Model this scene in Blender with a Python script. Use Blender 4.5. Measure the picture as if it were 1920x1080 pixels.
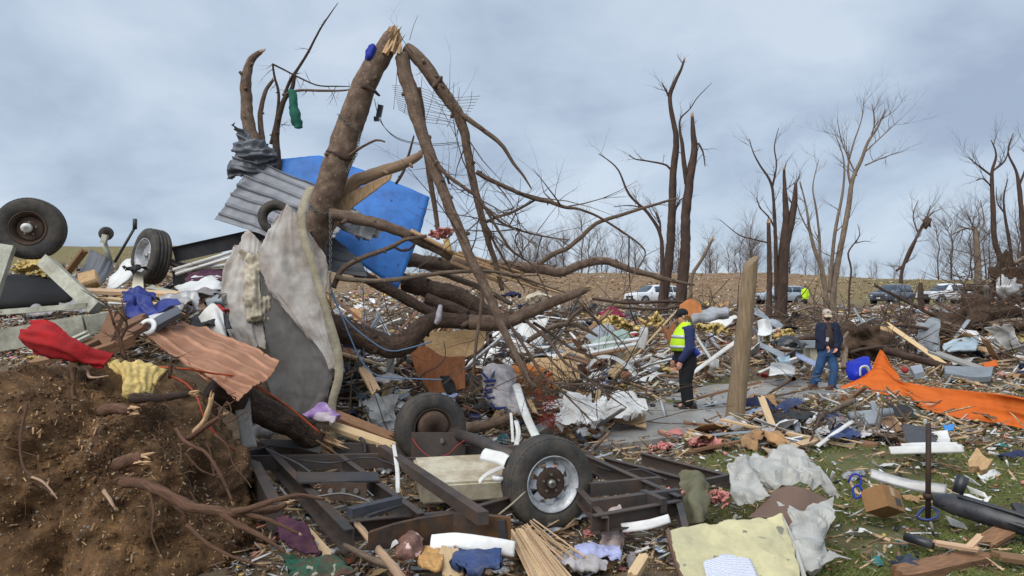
import bpy, bmesh, math, random
import numpy as np
from mathutils import Vector, Matrix, Euler, noise as mnoise

R = math.radians
scene = bpy.context.scene
col = scene.collection
for o in list(bpy.data.objects):
    bpy.data.objects.remove(o)

# ---------------------------------------------------------------- camera
CAM_Z = 1.65
FPX = 1300.0
PITCH = math.atan(50 / FPX)
cam_data = bpy.data.cameras.new('camera')
cam_data.sensor_width = 36
cam_data.lens = 36 * FPX / 1920
cam_data.clip_start = 0.05
cam_data.clip_end = 3000
cam = bpy.data.objects.new('camera', cam_data)
col.objects.link(cam)
cam.location = (0, 0, CAM_Z)
cam.rotation_euler = (R(90) + PITCH, 0, 0)
scene.camera = cam

# ---------------------------------------------------------------- sky and sun
SUN_EL, SUN_AZ = 48.0, 215.0     # compass style: 0 = +Y, clockwise
world = bpy.data.worlds.new('World')
scene.world = world
world.use_nodes = True
wn, wl = world.node_tree.nodes, world.node_tree.links
wn.clear()
w_out = wn.new('ShaderNodeOutputWorld')
w_bg = wn.new('ShaderNodeBackground')
w_bg.inputs['Strength'].default_value = 0.094
sky = wn.new('ShaderNodeTexSky')
sky.sky_type = 'NISHITA'
sky.sun_disc = False
sky.sun_elevation = R(SUN_EL)
sky.sun_rotation = R(SUN_AZ)
tc = wn.new('ShaderNodeTexCoord')
sep = wn.new('ShaderNodeSeparateXYZ')
wl.new(tc.outputs['Generated'], sep.inputs[0])
def wmath(op, a, b=None, clamp=False):
    n = wn.new('ShaderNodeMath'); n.operation = op; n.use_clamp = clamp
    for i, x in enumerate((a, b)):
        if x is None: continue
        if isinstance(x, (int, float)): n.inputs[i].default_value = x
        else: wl.new(x, n.inputs[i])
    return n.outputs[0]
zz = wmath('MAXIMUM', sep.outputs[2], 0.0)
zp = wmath('ADD', zz, 0.42)
cx = wmath('DIVIDE', sep.outputs[0], zp)
cy = wmath('DIVIDE', sep.outputs[1], zp)
comb = wn.new('ShaderNodeCombineXYZ')
wl.new(cx, comb.inputs[0]); wl.new(cy, comb.inputs[1])
def wnoise(scale, detail, dist, off):
    mp = wn.new('ShaderNodeMapping'); mp.inputs['Location'].default_value = off
    wl.new(comb.outputs[0], mp.inputs[0])
    n = wn.new('ShaderNodeTexNoise'); n.inputs['Scale'].default_value = scale
    n.inputs['Detail'].default_value = detail; n.inputs['Roughness'].default_value = 0.52
    n.inputs['Distortion'].default_value = dist
    wl.new(mp.outputs[0], n.inputs['Vector'])
    return n.outputs['Fac']
n1 = wnoise(1.7, 7, 0.3, (5.35, 1.2, 0.0))
n2 = wnoise(4.6, 6, 0.35, (7.3, 4.4, 0.0))
nn = wmath('ADD', wmath('MULTIPLY', n1, 0.72), wmath('MULTIPLY', n2, 0.28))
ramp = wn.new('ShaderNodeValToRGB')
els = ramp.color_ramp.elements
els[0].position = 0.375; els[0].color = (1.98, 2.42, 3.15, 1)
els[1].position = 0.60; els[1].color = (3.45, 3.95, 4.55, 1)
e = els.new(0.49); e.color = (2.76, 3.30, 4.02, 1)
wl.new(nn, ramp.inputs[0])
wmix = wn.new('ShaderNodeMixRGB'); wmix.inputs[0].default_value = 0.93
wl.new(sky.outputs[0], wmix.inputs[1]); wl.new(ramp.outputs[0], wmix.inputs[2])
wl.new(wmix.outputs[0], w_bg.inputs['Color'])
wl.new(w_bg.outputs[0], w_out.inputs[0])

sun_d = bpy.data.lights.new('sun', 'SUN')
sun_d.energy = 1.5
sun_d.angle = R(60)
sun_d.color = (1.0, 0.965, 0.91)
sun = bpy.data.objects.new('sun', sun_d)
col.objects.link(sun)
sv = Vector((math.sin(R(SUN_AZ)) * math.cos(R(SUN_EL)), math.cos(R(SUN_AZ)) * math.cos(R(SUN_EL)), math.sin(R(SUN_EL))))
sun.rotation_euler = (-sv).to_track_quat('-Z', 'Y').to_euler()
sun.location = sv * 50

scene.view_settings.view_transform = 'Standard'
scene.view_settings.look = 'None'
scene.view_settings.exposure = 0.97
scene.view_settings.gamma = 1
scene.view_settings.use_curve_mapping = False
scene.cycles.use_denoising = True
scene.cycles.max_bounces = 5
scene.cycles.diffuse_bounces = 3
scene.cycles.glossy_bounces = 2
scene.cycles.transparent_max_bounces = 6

# ---------------------------------------------------------------- helpers
rng = random.Random(11)
def at(px, py, Y):
    """point of the place seen at a photo position, Y metres in front of the viewer"""
    u = (px - 960) / FPX; v = (540 - py) / FPX
    dy = math.cos(PITCH) - v * math.sin(PITCH)
    dz = math.sin(PITCH) + v * math.cos(PITCH)
    return Vector((u / dy * Y, Y, CAM_Z + dz / dy * Y))
def slope(py):
    v = (540 - py) / FPX
    return (math.sin(PITCH) + v * math.cos(PITCH)) / (math.cos(PITCH) - v * math.sin(PITCH))
def at_z(px, py, z):
    s = slope(py)
    return at(px, py, (z - CAM_Z) / s)
def pix(p):
    """where a point falls in the photograph (for labels)"""
    c, s = math.cos(PITCH), math.sin(PITCH)
    d = p.y * c + (p.z - CAM_Z) * s
    up = -p.y * s + (p.z - CAM_Z) * c
    d = max(d, .01)
    return 960 + p.x / d * FPX, 540 - up / d * FPX
def srgb(r, g, b):
    f = lambda x: (x / 255 / 12.92) if x <= 10 else ((x / 255 + 0.055) / 1.055) ** 2.4
    return (f(r), f(g), f(b))
def sstep(a, b, x):
    t = min(1, max(0, (x - a) / (b - a))); return t * t * (3 - 2 * t)
def nz(x, y, z=0.0):
    return mnoise.noise(Vector((x, y, z)))

# ground relief: flat plot, then the land climbs to a road and a bank
HEAPS = [(-4.7, 9.6, 1.7, 1.7, 1.55), (-7.5, 12.5, 3.0, 2.6, 1.9), (-3.0, 10.5, 1.2, 1.6, .8),
         (-0.9, 12.0, 1.6, 1.2, .35), (1.2, 17.5, 3.2, 2.0, .45), (6.0, 12.0, 0.9, 0.8, .22),
         (5.2, 19.5, 3.2, 1.8, .35), (13.0, 23, 3.2, 2.6, .2), (20.0, 27, 3.0, 3.0, 1.6), (9.5, 27, 4, 2.5, .5), (-1.0, 24, 6, 4, .8)]
KN = [(-50, 0), (16, 0), (25, .42), (40, 1.3), (62, 2.55), (76, 3.2), (84, 4.2), (112, 8.3), (130, 8.7), (2000, 8.7)]
def base_z(y):
    for (a, za), (b, zb) in zip(KN, KN[1:]):
        if y <= b:
            return za + (zb - za) * sstep(a, b, y) if b - a < 40 else za + (zb - za) * (y - a) / (b - a)
    return KN[-1][1]
def gz(x, y, fine=True):
    z = base_z(y)
    if y > 14:
        ratio = x / max(y, 1)
        f = sstep(-.24, -.5, ratio)
        z += f * 4.2 * sstep(16, 100, y)
        fr = sstep(.36, .6, ratio)
        z -= fr * 1.1 * sstep(84, 112, y)
    for (a, b, sa, sb, h) in HEAPS:
        q = ((x - a) / sa) ** 2 + ((y - b) / sb) ** 2
        if q < 9: z += h * math.exp(-q)
    if fine:
        k = sstep(3, 30, y)
        z += nz(x * .35, y * .35, 3) * (.05 + .25 * k) + nz(x * 1.3, y * 1.3, 8) * .05 + nz(x * 4, y * 4, 5) * .018
    return z
def hit(px, py, lift=0.0):
    """ground point under a photo position"""
    d = at(px, py, 1.0) - Vector((0, 0, CAM_Z))
    y, prev = 3.0, 3.0
    while y < 400:
        if CAM_Z + d.z * y <= gz(d.x * y, y, False) + lift:
            lo, hi = prev, y
            for _ in range(14):
                m = (lo + hi) / 2
                if CAM_Z + d.z * m <= gz(d.x * m, m, False) + lift: hi = m
                else: lo = m
            return Vector((d.x * hi, hi, CAM_Z + d.z * hi))
        prev = y; y *= 1.02
    return None

def hit_many(px, py):
    px, py = np.asarray(px, float), np.asarray(py, float)
    u, v = (px - 960) / FPX, (540 - py) / FPX
    dy = math.cos(PITCH) - v * math.sin(PITCH); dz = (math.sin(PITCH) + v * math.cos(PITCH)) / dy; dx = u / dy
    ys = np.exp(np.arange(math.log(3), math.log(140), .012)); bz = np.array([base_z(t) for t in ys])
    out = np.full(len(px), np.nan)
    for k, y in enumerate(ys):
        todo = np.isnan(out)
        if not todo.any(): break
        x = dx[todo] * y; z = np.full(len(x), bz[k])
        if y > 14:
            st = lambda a_, b_, q: (lambda t: t * t * (3 - 2 * t))(np.clip((q - a_) / (b_ - a_), 0, 1))
            z += st(-.24, -.5, x / y) * 4.2 * sstep(16, 100, y) - st(.36, .6, x / y) * 1.1 * sstep(84, 112, y)
        for (a_, b_, sa, sb, h) in HEAPS: z += h * np.exp(-((x - a_) / sa) ** 2 - ((y - b_) / sb) ** 2)
        i = np.where(todo)[0]; out[i[CAM_Z + dz[todo] * y <= z]] = y
    return dx * out, out

class MB:
    def __init__(s):
        s.v, s.f, s.u = [], [], []
    def add(s, vs, fs, uvs=None):
        k = len(s.v)
        s.v += [tuple(p) for p in vs]
        s.f += [tuple(i + k for i in f) for f in fs]
        s.u += uvs if uvs else [None] * len(fs)
    def box(s, c, size, rot=None):
        c = Vector(c); M = rot.to_matrix() if isinstance(rot, Euler) else (rot or Matrix.Identity(3))
        vs = [c + M @ Vector((sx * size[0] / 2, sy * size[1] / 2, sz * size[2] / 2)) for sx in (-1, 1) for sy in (-1, 1) for sz in (-1, 1)]
        s.add(vs, [(0, 1, 3, 2), (4, 6, 7, 5), (0, 4, 5, 1), (2, 3, 7, 6), (0, 2, 6, 4), (1, 5, 7, 3)])
        return s
    def beam(s, p, q, w, h, up=(0, 0, 1), kind='box', t=.008):
        """bar from p to q: w wide, h high, box or channel section"""
        p, q = Vector(p), Vector(q)
        d = (q - p).normalized(); up = Vector(up)
        side = d.cross(up)
        if side.length < .01: side = d.cross(Vector((1, 0, 0)))
        side.normalize(); up = side.cross(d).normalized()
        if kind == 'box': sec = [(-w/2, -h/2), (w/2, -h/2), (w/2, h/2), (-w/2, h/2)]
        elif kind == 'chan': sec = [(-w/2, -h/2), (w/2, -h/2), (w/2, -h/2+t), (-w/2+t, -h/2+t), (-w/2+t, h/2-t), (w/2, h/2-t), (w/2, h/2), (-w/2, h/2)]
        elif kind == 'chanr': sec = [(w/2, -h/2), (w/2, h/2), (-w/2, h/2), (-w/2, h/2-t), (w/2-t, h/2-t), (w/2-t, -h/2+t), (-w/2, -h/2+t), (-w/2, -h/2)]
        else: sec = [(-w/2, -h/2), (w/2, -h/2), (w/2, -h/2+t), (-w/2+t, -h/2+t), (-w/2+t, h/2), (-w/2, h/2)]
        n = len(sec)
        vs = [p + side * a + up * b for a, b in sec] + [q + side * a + up * b for a, b in sec]
        fs = [(i, (i + 1) % n, n + (i + 1) % n, n + i) for i in range(n)]
        fs += [tuple(range(n))[::-1], tuple(range(n, 2 * n))]
        s.add(vs, fs)
        return s
    def tube(s, pts, rad, n=8, step=None, rough=0.0, freq=6.0, flat=1.0, cap=True, smooth_path=True, kink=0.0):
        pts = [Vector(p) for p in pts]
        if not isinstance(rad, (list, tuple)): rad = [rad] * len(pts)
        if smooth_path and len(pts) > 2:
            P, Q = [], []
            for i in range(len(pts) - 1):
                a, b, c, d = pts[max(i - 1, 0)], pts[i], pts[i + 1], pts[min(i + 2, len(pts) - 1)]
                m = max(2, int((c - b).length / step)) if step else 4
                for k in range(m):
                    t = k / m
                    P.append(.5 * ((2 * b) + (c - a) * t + (2 * a - 5 * b + 4 * c - d) * t * t + (3 * b - a - 3 * c + d) * t ** 3))
                    Q.append(rad[i] + (rad[i + 1] - rad[i]) * t)
            P.append(pts[-1]); Q.append(rad[-1])
        elif step:
            P, Q = [], []
            for i in range(len(pts) - 1):
                m = max(1, int((pts[i + 1] - pts[i]).length / step))
                for k in range(m):
                    P.append(pts[i].lerp(pts[i + 1], k / m)); Q.append(rad[i] + (rad[i + 1] - rad[i]) * k / m)
            P.append(pts[-1]); Q.append(rad[-1])
        else: P, Q = pts, list(rad)
        if kink:
            P = [p + (mnoise.noise_vector(p * 3.1) + .5 * mnoise.noise_vector(p * 8.0)) * kink * Q[i] * min(1, i / 2, (len(P) - 1 - i) / 2) for i, p in enumerate(P)]
        k0 = len(s.v); L = len(P)
        t0 = (P[1] - P[0]).normalized()
        nrm = t0.orthogonal().normalized()
        dist = [0.0]
        for i in range(L):
            t = (P[min(i + 1, L - 1)] - P[max(i - 1, 0)])
            t = t.normalized() if t.length > 1e-9 else t0
            nrm = (nrm - t * nrm.dot(t))
            nrm = nrm.normalized() if nrm.length > 1e-6 else t.orthogonal().normalized()
            bn = t.cross(nrm)
            if i: dist.append(dist[-1] + (P[i] - P[i - 1]).length)
            for k in range(n):
                a = 2 * math.pi * k / n
                dv = nrm * math.cos(a) + bn * math.sin(a) * flat
                r = Q[i]
                if rough:
                    q = P[i] + dv * r
                    r *= 1 + rough * (mnoise.noise(q * freq) + .5 * mnoise.noise(q * freq * 2.7))
                s.v.append(tuple(P[i] + dv * r))
        for i in range(L - 1):
            for k in range(n):
                k2 = (k + 1) % n
                s.f.append((k0 + i * n + k, k0 + i * n + k2, k0 + (i + 1) * n + k2, k0 + (i + 1) * n + k))
                s.u.append([(k / n, dist[i]), ((k + 1) / n, dist[i]), ((k + 1) / n, dist[i + 1]), (k / n, dist[i + 1])])
        if cap:
            s.f.append(tuple(range(k0, k0 + n))[::-1]); s.u.append(None)
            s.f.append(tuple(range(k0 + (L - 1) * n, k0 + L * n))); s.u.append(None)
        return s
    def grid(s, G, thick=.003, closed=False):
        """sheet through a grid of points, with real thickness"""
        nu, nv = len(G), len(G[0])
        N = [[None] * nv for _ in range(nu)]
        for i in range(nu):
            for j in range(nv):
                a = G[min(i + 1, nu - 1)][j] - G[max(i - 1, 0)][j]
                b = G[i][min(j + 1, nv - 1)] - G[i][max(j - 1, 0)]
                c = a.cross(b)
                N[i][j] = c.normalized() if c.length > 1e-12 else Vector((0, 0, 1))
        top = [G[i][j] + N[i][j] * thick / 2 for i in range(nu) for j in range(nv)]
        bot = [G[i][j] - N[i][j] * thick / 2 for i in range(nu) for j in range(nv)]
        m = nu * nv; fs, us = [], []
        I = lambda i, j: i * nv + j
        def uv(i, j): return (i / (nu - 1), j / (nv - 1))
        for i in range(nu - 1):
            for j in range(nv - 1):
                q = [(i, j), (i + 1, j), (i + 1, j + 1), (i, j + 1)]
                fs.append(tuple(I(*x) for x in q)); us.append([uv(*x) for x in q])
                fs.append(tuple(m + I(*x) for x in q[::-1])); us.append([uv(*x) for x in q[::-1]])
        rim = [(i, 0) for i in range(nu)] + [(nu - 1, j) for j in range(1, nv)] + [(i, nv - 1) for i in range(nu - 2, -1, -1)] + [(0, j) for j in range(nv - 2, 0, -1)]
        for a, b in zip(rim, rim[1:] + rim[:1]):
            fs.append((I(*b), I(*a), m + I(*a), m + I(*b))); us.append([uv(*b), uv(*a), uv(*a), uv(*b)])
        s.add(top + bot, fs, us)
        return s
    def lathe(s, prof, M, n=32, closed=True):
        """prof: (radius, along) points; axis is local Z of matrix M"""
        k = len(prof)
        vs = [M @ Vector((r * math.cos(2 * math.pi * i / n), r * math.sin(2 * math.pi * i / n), h)) for i in range(n) for r, h in prof]
        fs = []
        for i in range(n):
            i2 = (i + 1) % n
            for j in range(k if closed else k - 1):
                j2 = (j + 1) % k
                fs.append((i * k + j, i2 * k + j, i2 * k + j2, i * k + j2))
        s.add(vs, fs)
        return s
    def prism(s, poly, depth, M):
        n = len(poly)
        vs = [M @ Vector((x, y, -depth / 2)) for x, y in poly] + [M @ Vector((x, y, depth / 2)) for x, y in poly]
        s.add(vs, [tuple(range(n))[::-1], tuple(range(n, 2 * n))] + [(i, (i + 1) % n, n + (i + 1) % n, n + i) for i in range(n)])
        return s
    def ball(s, c, r, n=10, m=7, jit=0.0, seed=0, M=None):
        c = Vector(c); r = Vector(r) if not isinstance(r, (int, float)) else Vector((r, r, r))
        vs, fs = [], []
        for i in range(1, m):
            for k in range(n):
                a, b = 2 * math.pi * k / n, math.pi * i / m
                d = Vector((math.sin(b) * math.cos(a), math.sin(b) * math.sin(a), math.cos(b)))
                q = 1 + (jit * mnoise.noise(d * 2.1 + Vector((seed, 0, 0))) if jit else 0)
                w = Vector((d.x * r.x, d.y * r.y, d.z * r.z)) * q
                vs.append(c + (M @ w if M else w))
        w1, w2 = Vector((0, 0, r.z)), Vector((0, 0, -r.z))
        vs += [c + (M @ w1 if M else w1), c + (M @ w2 if M else w2)]
        t, b_ = len(vs) - 2, len(vs) - 1
        for i in range(m - 2):
            for k in range(n):
                fs.append((i * n + k, (i + 1) * n + k, (i + 1) * n + (k + 1) % n, i * n + (k + 1) % n))
        for k in range(n):
            fs.append((t, k, (k + 1) % n)); fs.append((b_, (m - 2) * n + (k + 1) % n, (m - 2) * n + k))
        s.add(vs, fs)
        return s
    def caps(s, p, q, r1, r2, n=10):
        p, q = Vector(p), Vector(q)
        d = (q - p); L = d.length; d = d.normalized() if L > 1e-6 else Vector((0, 0, 1))
        pts, rr = [], []
        for a in (80, 55, 25): pts.append(p - d * r1 * math.sin(R(a))); rr.append(r1 * math.cos(R(a)))
        pts += [p, q]; rr += [r1, r2]
        for a in (25, 55, 80): pts.append(q + d * r2 * math.sin(R(a))); rr.append(r2 * math.cos(R(a)))
        return s.tube(pts, rr, n, smooth_path=False)
    def spikes(s, c, d, r, n, length, seed=1, w=.18):
        """torn wood: slivers standing on a broken end"""
        rg = random.Random(seed); c, d = Vector(c), Vector(d).normalized()
        a = d.orthogonal().normalized(); b = d.cross(a)
        for _ in range(n):
            th, q = rg.uniform(0, 6.28), math.sqrt(rg.random()) * .92
            o = c + (a * math.cos(th) + b * math.sin(th)) * r * q - d * r * .5
            hh = length * rg.uniform(.3, 1) + r * .5
            dv = (d + (a * rg.uniform(-1, 1) + b * rg.uniform(-1, 1)) * .16)
            ww = r * w * rg.uniform(.6, 1.5)
            tw = rg.uniform(0, 3)
            e1 = (a * math.cos(tw) + b * math.sin(tw)); e2 = d.cross(e1)
            base = [o + e1 * ww * 1.6, o + e2 * ww * .7, o - e1 * ww * 1.6, o - e2 * ww * .7]
            mid = [x + dv * hh * .6 - (x - o) * .3 for x in base]
            tip = o + dv * hh
            s.add(base + mid + [tip], [(0, 1, 5, 4), (1, 2, 6, 5), (2, 3, 7, 6), (3, 0, 4, 7), (4, 5, 8), (5, 6, 8), (6, 7, 8), (7, 4, 8), (3, 2, 1, 0)])
        return s
    def mesh(s, name, mat, smooth=True):
        me = bpy.data.meshes.new(name)
        me.from_pydata(s.v, [], s.f)
        if any(u is not None for u in s.u):
            uvl = me.uv_layers.new(name='UVMap')
            arr = []
            for f, u in zip(s.f, s.u):
                arr += [c for q in (u if u else [(0, 0)] * len(f)) for c in q]
            uvl.data.foreach_set('uv', arr)
        me.materials.append(mat)
        if smooth: me.polygons.foreach_set('use_smooth', [True] * len(me.polygons))
        me.update()
        return me

def link(o, parent=None):
    col.objects.link(o)
    if parent is not None: o.parent = parent
    return o
def part(name, mb, mat, parent, smooth=True, label=None):
    me = mb.mesh(name, mat, smooth) if isinstance(mb, MB) else mb
    o = link(bpy.data.objects.new(name, me), parent)
    if parent is not None and parent.location.length > 0 and isinstance(mb, MB):
        o.matrix_parent_inverse = Matrix.Translation(-parent.location)
    if label: o['label'] = label
    return o
def tag(o, label, cat, group=None):
    o['label'] = label; o['category'] = cat
    if group: o['group'] = group
    return o
def thing(name, label, cat, group=None, loc=(0, 0, 0)):
    o = bpy.data.objects.new(name, None); o.empty_display_size = .2
    o.location = loc
    link(o)
    return tag(o, label, cat, group)
def solo(name, mb, mat, label, cat, group=None, smooth=True):
    """a thing that is one mesh: origin moved to its base"""
    if isinstance(mb, MB) and mb.v:
        a = np.array(mb.v); c = Vector(((a[:, 0].min() + a[:, 0].max()) / 2, (a[:, 1].min() + a[:, 1].max()) / 2, a[:, 2].min()))
        mb.v = [tuple(q) for q in (a - np.array(c))]
        o = link(bpy.data.objects.new(name, mb.mesh(name, mat, smooth))); o.location = c
    else:
        o = link(bpy.data.objects.new(name, mb))
    return tag(o, label, cat, group)
def structure(name, mb, mat, smooth=True, kind='structure'):
    o = link(bpy.data.objects.new(name, mb.mesh(name, mat, smooth)))
    o['kind'] = kind
    return o
def copy_tree(o, parent=None):
    c = o.copy(); link(c)
    if parent is not None: c.parent = parent
    for ch in o.children:
        copy_tree(ch, c)
    return c
def edge_split(o, ang=35):
    m = o.data
    try: m.set_sharp_from_angle(angle=R(ang))
    except Exception: pass
    return o

def cr(a, b, c, d, t):
    return .5 * ((2 * b) + (c - a) * t + (2 * a - 5 * b + 4 * c - d) * t * t + (3 * b - a - 3 * c + d) * t ** 3)
def patch(ctrl, nu=24, nv=24, wr=0.0, ws=5.0, corr=None, seed=0.0, lin=False, crump=0.0, cs=4.0, fold=None, rag=0.0):
    """surface grid through control points [row][col]; wrinkles, crumples and ribs are displaced along the normal"""
    nr, nc = len(ctrl), len(ctrl[0])
    def line(pts, t):
        k = len(pts) - 1
        x = min(max(t * k, 0), k - 1e-6); i = int(x); f = x - i
        if lin or k < 2: return pts[i].lerp(pts[i + 1], f)
        return cr(pts[max(i - 1, 0)], pts[i], pts[i + 1], pts[min(i + 2, k)], f)
    G = []
    for i in range(nu):
        rowp = [line([ctrl[r][c] for r in range(nr)], i / (nu - 1)) for c in range(nc)]
        G.append([line(rowp, j / (nv - 1)) for j in range(nv)])
    if rag:
        K = [[p.copy() for p in row] for row in G]
        for i in range(nu):
            for j in range(nv):
                e = max(0, 1 - min(i, nu - 1 - i, j, nv - 1 - j) / 2.5)
                if e:
                    q = G[i][j] * 9 + Vector((seed, 0, 0)); c = ctrl[nr // 2][nc // 2]
                    w = (G[i][j] - c).normalized()
                    G[i][j] = K[i][j] + w * rag * e * (mnoise.noise(q) + .7 * mnoise.noise(q * 2.7) - .3)
    if wr or corr or crump or fold:
        H = [[p.copy() for p in row] for row in G]
        for i in range(nu):
            for j in range(nv):
                a = G[min(i + 1, nu - 1)][j] - G[max(i - 1, 0)][j]
                b = G[i][min(j + 1, nv - 1)] - G[i][max(j - 1, 0)]
                n = a.cross(b); n = n.normalized() if n.length > 1e-12 else Vector((0, 0, 1))
                p = G[i][j]; d = 0
                q = p + Vector((seed, seed * 1.7, -seed))
                if wr:
                    d += wr * (1 - 2 * abs(mnoise.noise(q * ws))) + wr * .5 * mnoise.noise(q * ws * 2.3)
                if crump:
                    d += crump * (.7 - 2.6 * abs(mnoise.noise(q * cs))) + crump * .55 * (.7 - 2.6 * abs(mnoise.noise(q * cs * 2.1 + Vector((5, 1, 2)))))
                if fold:
                    fa, ff, fx_ = fold
                    t, s_ = (i / (nu - 1), j / (nv - 1)) if fx_ == 0 else (j / (nv - 1), i / (nu - 1))
                    d += fa * (1 - 2.4 * abs(nz(t * ff, s_ * .8, seed + 3))) + .45 * fa * (1 - 2.4 * abs(nz(t * ff * 2.6, s_ * 1.7, seed + 9)))
                if corr:
                    k, amp, axis = corr
                    t = (i / (nu - 1) if axis == 0 else j / (nv - 1)) * k
                    f = t - math.floor(t)
                    d += amp * (1 if f < .12 else (1 - (f - .12) / .06 if f < .18 else (0 if f < .9 else (f - .9) / .1)))
                H[i][j] = p + n * d
        G = H
    return G
def V3(rows):
    return [[at(*p) for p in r] for r in rows]

# ---------------------------------------------------------------- materials
MATS = {}
def mat(name, color, rough=.8, var=.25, scale=6.0, bump=.3, metal=0.0, rand=0.0, dirt=0.0, dirtc=(.09, .065, .045), dscale=2.5,
        coord='Object', stretch=(1, 1, 1), grain=0.0, spec=.35, bscale=None, huer=0.0, trans=0.0, detail=5, speck=None, extra=None, coat=0.0):
    if name in MATS: return MATS[name]
    m = bpy.data.materials.new(name); m.use_nodes = True
    nt = m.node_tree; N, L = nt.nodes, nt.links
    b = N['Principled BSDF']
    b.inputs['Roughness'].default_value = rough
    b.inputs['Metallic'].default_value = metal
    b.inputs['Specular IOR Level'].default_value = spec
    if coat: b.inputs['Coat Weight'].default_value = coat; b.inputs['Coat Roughness'].default_value = .08
    if trans:
        b.inputs['Subsurface Weight'].default_value = 0
    t = N.new('ShaderNodeTexCoord'); mp = N.new('ShaderNodeMapping'); mp.inputs['Scale'].default_value = stretch
    L.new(t.outputs[coord], mp.inputs[0])
    oi = N.new('ShaderNodeObjectInfo')
    if rand:
        va = N.new('ShaderNodeVectorMath'); va.operation = 'SCALE'; va.inputs[0].default_value = (37, 19, 53)
        L.new(oi.outputs['Random'], va.inputs['Scale'])
        ad = N.new('ShaderNodeVectorMath'); L.new(mp.outputs[0], ad.inputs[0]); L.new(va.outputs[0], ad.inputs[1])
        vec = ad.outputs[0]
    else: vec = mp.outputs[0]
    n = N.new('ShaderNodeTexNoise'); n.inputs['Scale'].default_value = scale; n.inputs['Detail'].default_value = detail
    n.inputs['Roughness'].default_value = .62
    L.new(vec, n.inputs['Vector'])
    rp = N.new('ShaderNodeValToRGB')
    c = color
    rp.color_ramp.elements[0].position = .32; rp.color_ramp.elements[0].color = tuple(x * (1 - var) for x in c) + (1,)
    rp.color_ramp.elements[1].position = .68; rp.color_ramp.elements[1].color = tuple(min(x * (1 + var), .95) for x in c) + (1,)
    L.new(n.outputs['Fac'], rp.inputs[0])
    cur = rp.outputs[0]
    if dirt:
        d = N.new('ShaderNodeTexNoise'); d.inputs['Scale'].default_value = dscale; d.inputs['Detail'].default_value = 8; d.inputs['Roughness'].default_value = .7
        L.new(vec, d.inputs['Vector'])
        r2 = N.new('ShaderNodeValToRGB'); r2.color_ramp.elements[0].position = .50 - dirt * .22; r2.color_ramp.elements[1].position = .74 - dirt * .2
        r2.color_ramp.elements[1].color = (min(1, .45 + dirt * .5),) * 3 + (1,)
        L.new(d.outputs['Fac'], r2.inputs[0])
        mx = N.new('ShaderNodeMixRGB'); mx.inputs[2].default_value = tuple(dirtc) + (1,)
        L.new(r2.outputs[0], mx.inputs[0]); L.new(cur, mx.inputs[1]); cur = mx.outputs[0]
    if speck:
        sc, amt, scol = speck
        vo = N.new('ShaderNodeTexNoise'); vo.inputs['Scale'].default_value = sc; vo.inputs['Detail'].default_value = 2
        L.new(vec, vo.inputs['Vector'])
        r3 = N.new('ShaderNodeValToRGB'); r3.color_ramp.elements[0].position = amt; r3.color_ramp.elements[1].position = amt + .04
        L.new(vo.outputs['Fac'], r3.inputs[0])
        mx = N.new('ShaderNodeMixRGB'); mx.inputs[2].default_value = tuple(scol) + (1,)
        L.new(r3.outputs[0], mx.inputs[0]); L.new(cur, mx.inputs[1]); cur = mx.outputs[0]
    if rand:
        hs = N.new('ShaderNodeHueSaturation')
        mr = N.new('ShaderNodeMapRange'); mr.inputs['To Min'].default_value = 1 - rand; mr.inputs['To Max'].default_value = 1 + rand
        L.new(oi.outputs['Random'], mr.inputs[0]); L.new(mr.outputs[0], hs.inputs['Value'])
        if huer:
            wn2 = N.new('ShaderNodeTexWhiteNoise'); wn2.noise_dimensions = '1D'; L.new(oi.outputs['Random'], wn2.inputs['W'])
            m2 = N.new('ShaderNodeMapRange'); m2.inputs['To Min'].default_value = .5 - huer; m2.inputs['To Max'].default_value = .5 + huer
            L.new(wn2.outputs['Value'], m2.inputs[0]); L.new(m2.outputs[0], hs.inputs['Hue'])
        L.new(cur, hs.inputs['Color']); cur = hs.outputs[0]
    if extra: cur = extra(N, L, cur, vec, t)
    L.new(cur, b.inputs['Base Color'])
    if bump:
        if bscale:
            n2 = N.new('ShaderNodeTexNoise'); n2.inputs['Scale'].default_value = bscale; n2.inputs['Detail'].default_value = 6; n2.inputs['Roughness'].default_value = .65
            L.new(vec, n2.inputs['Vector']); src = n2.outputs['Fac']
        else: src = n.outputs['Fac']
        bp = N.new('ShaderNodeBump'); bp.inputs['Strength'].default_value = bump; bp.inputs['Distance'].default_value = .02
        L.new(src, bp.inputs['Height']); L.new(bp.outputs[0], b.inputs['Normal'])
    rv = N.new('ShaderNodeMapRange'); rv.inputs['To Min'].default_value = max(.02, rough - .12); rv.inputs['To Max'].default_value = min(1, rough + .12)
    L.new(n.outputs['Fac'], rv.inputs[0]); L.new(rv.outputs[0], b.inputs['Roughness'])
    MATS[name] = m
    return m
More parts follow.
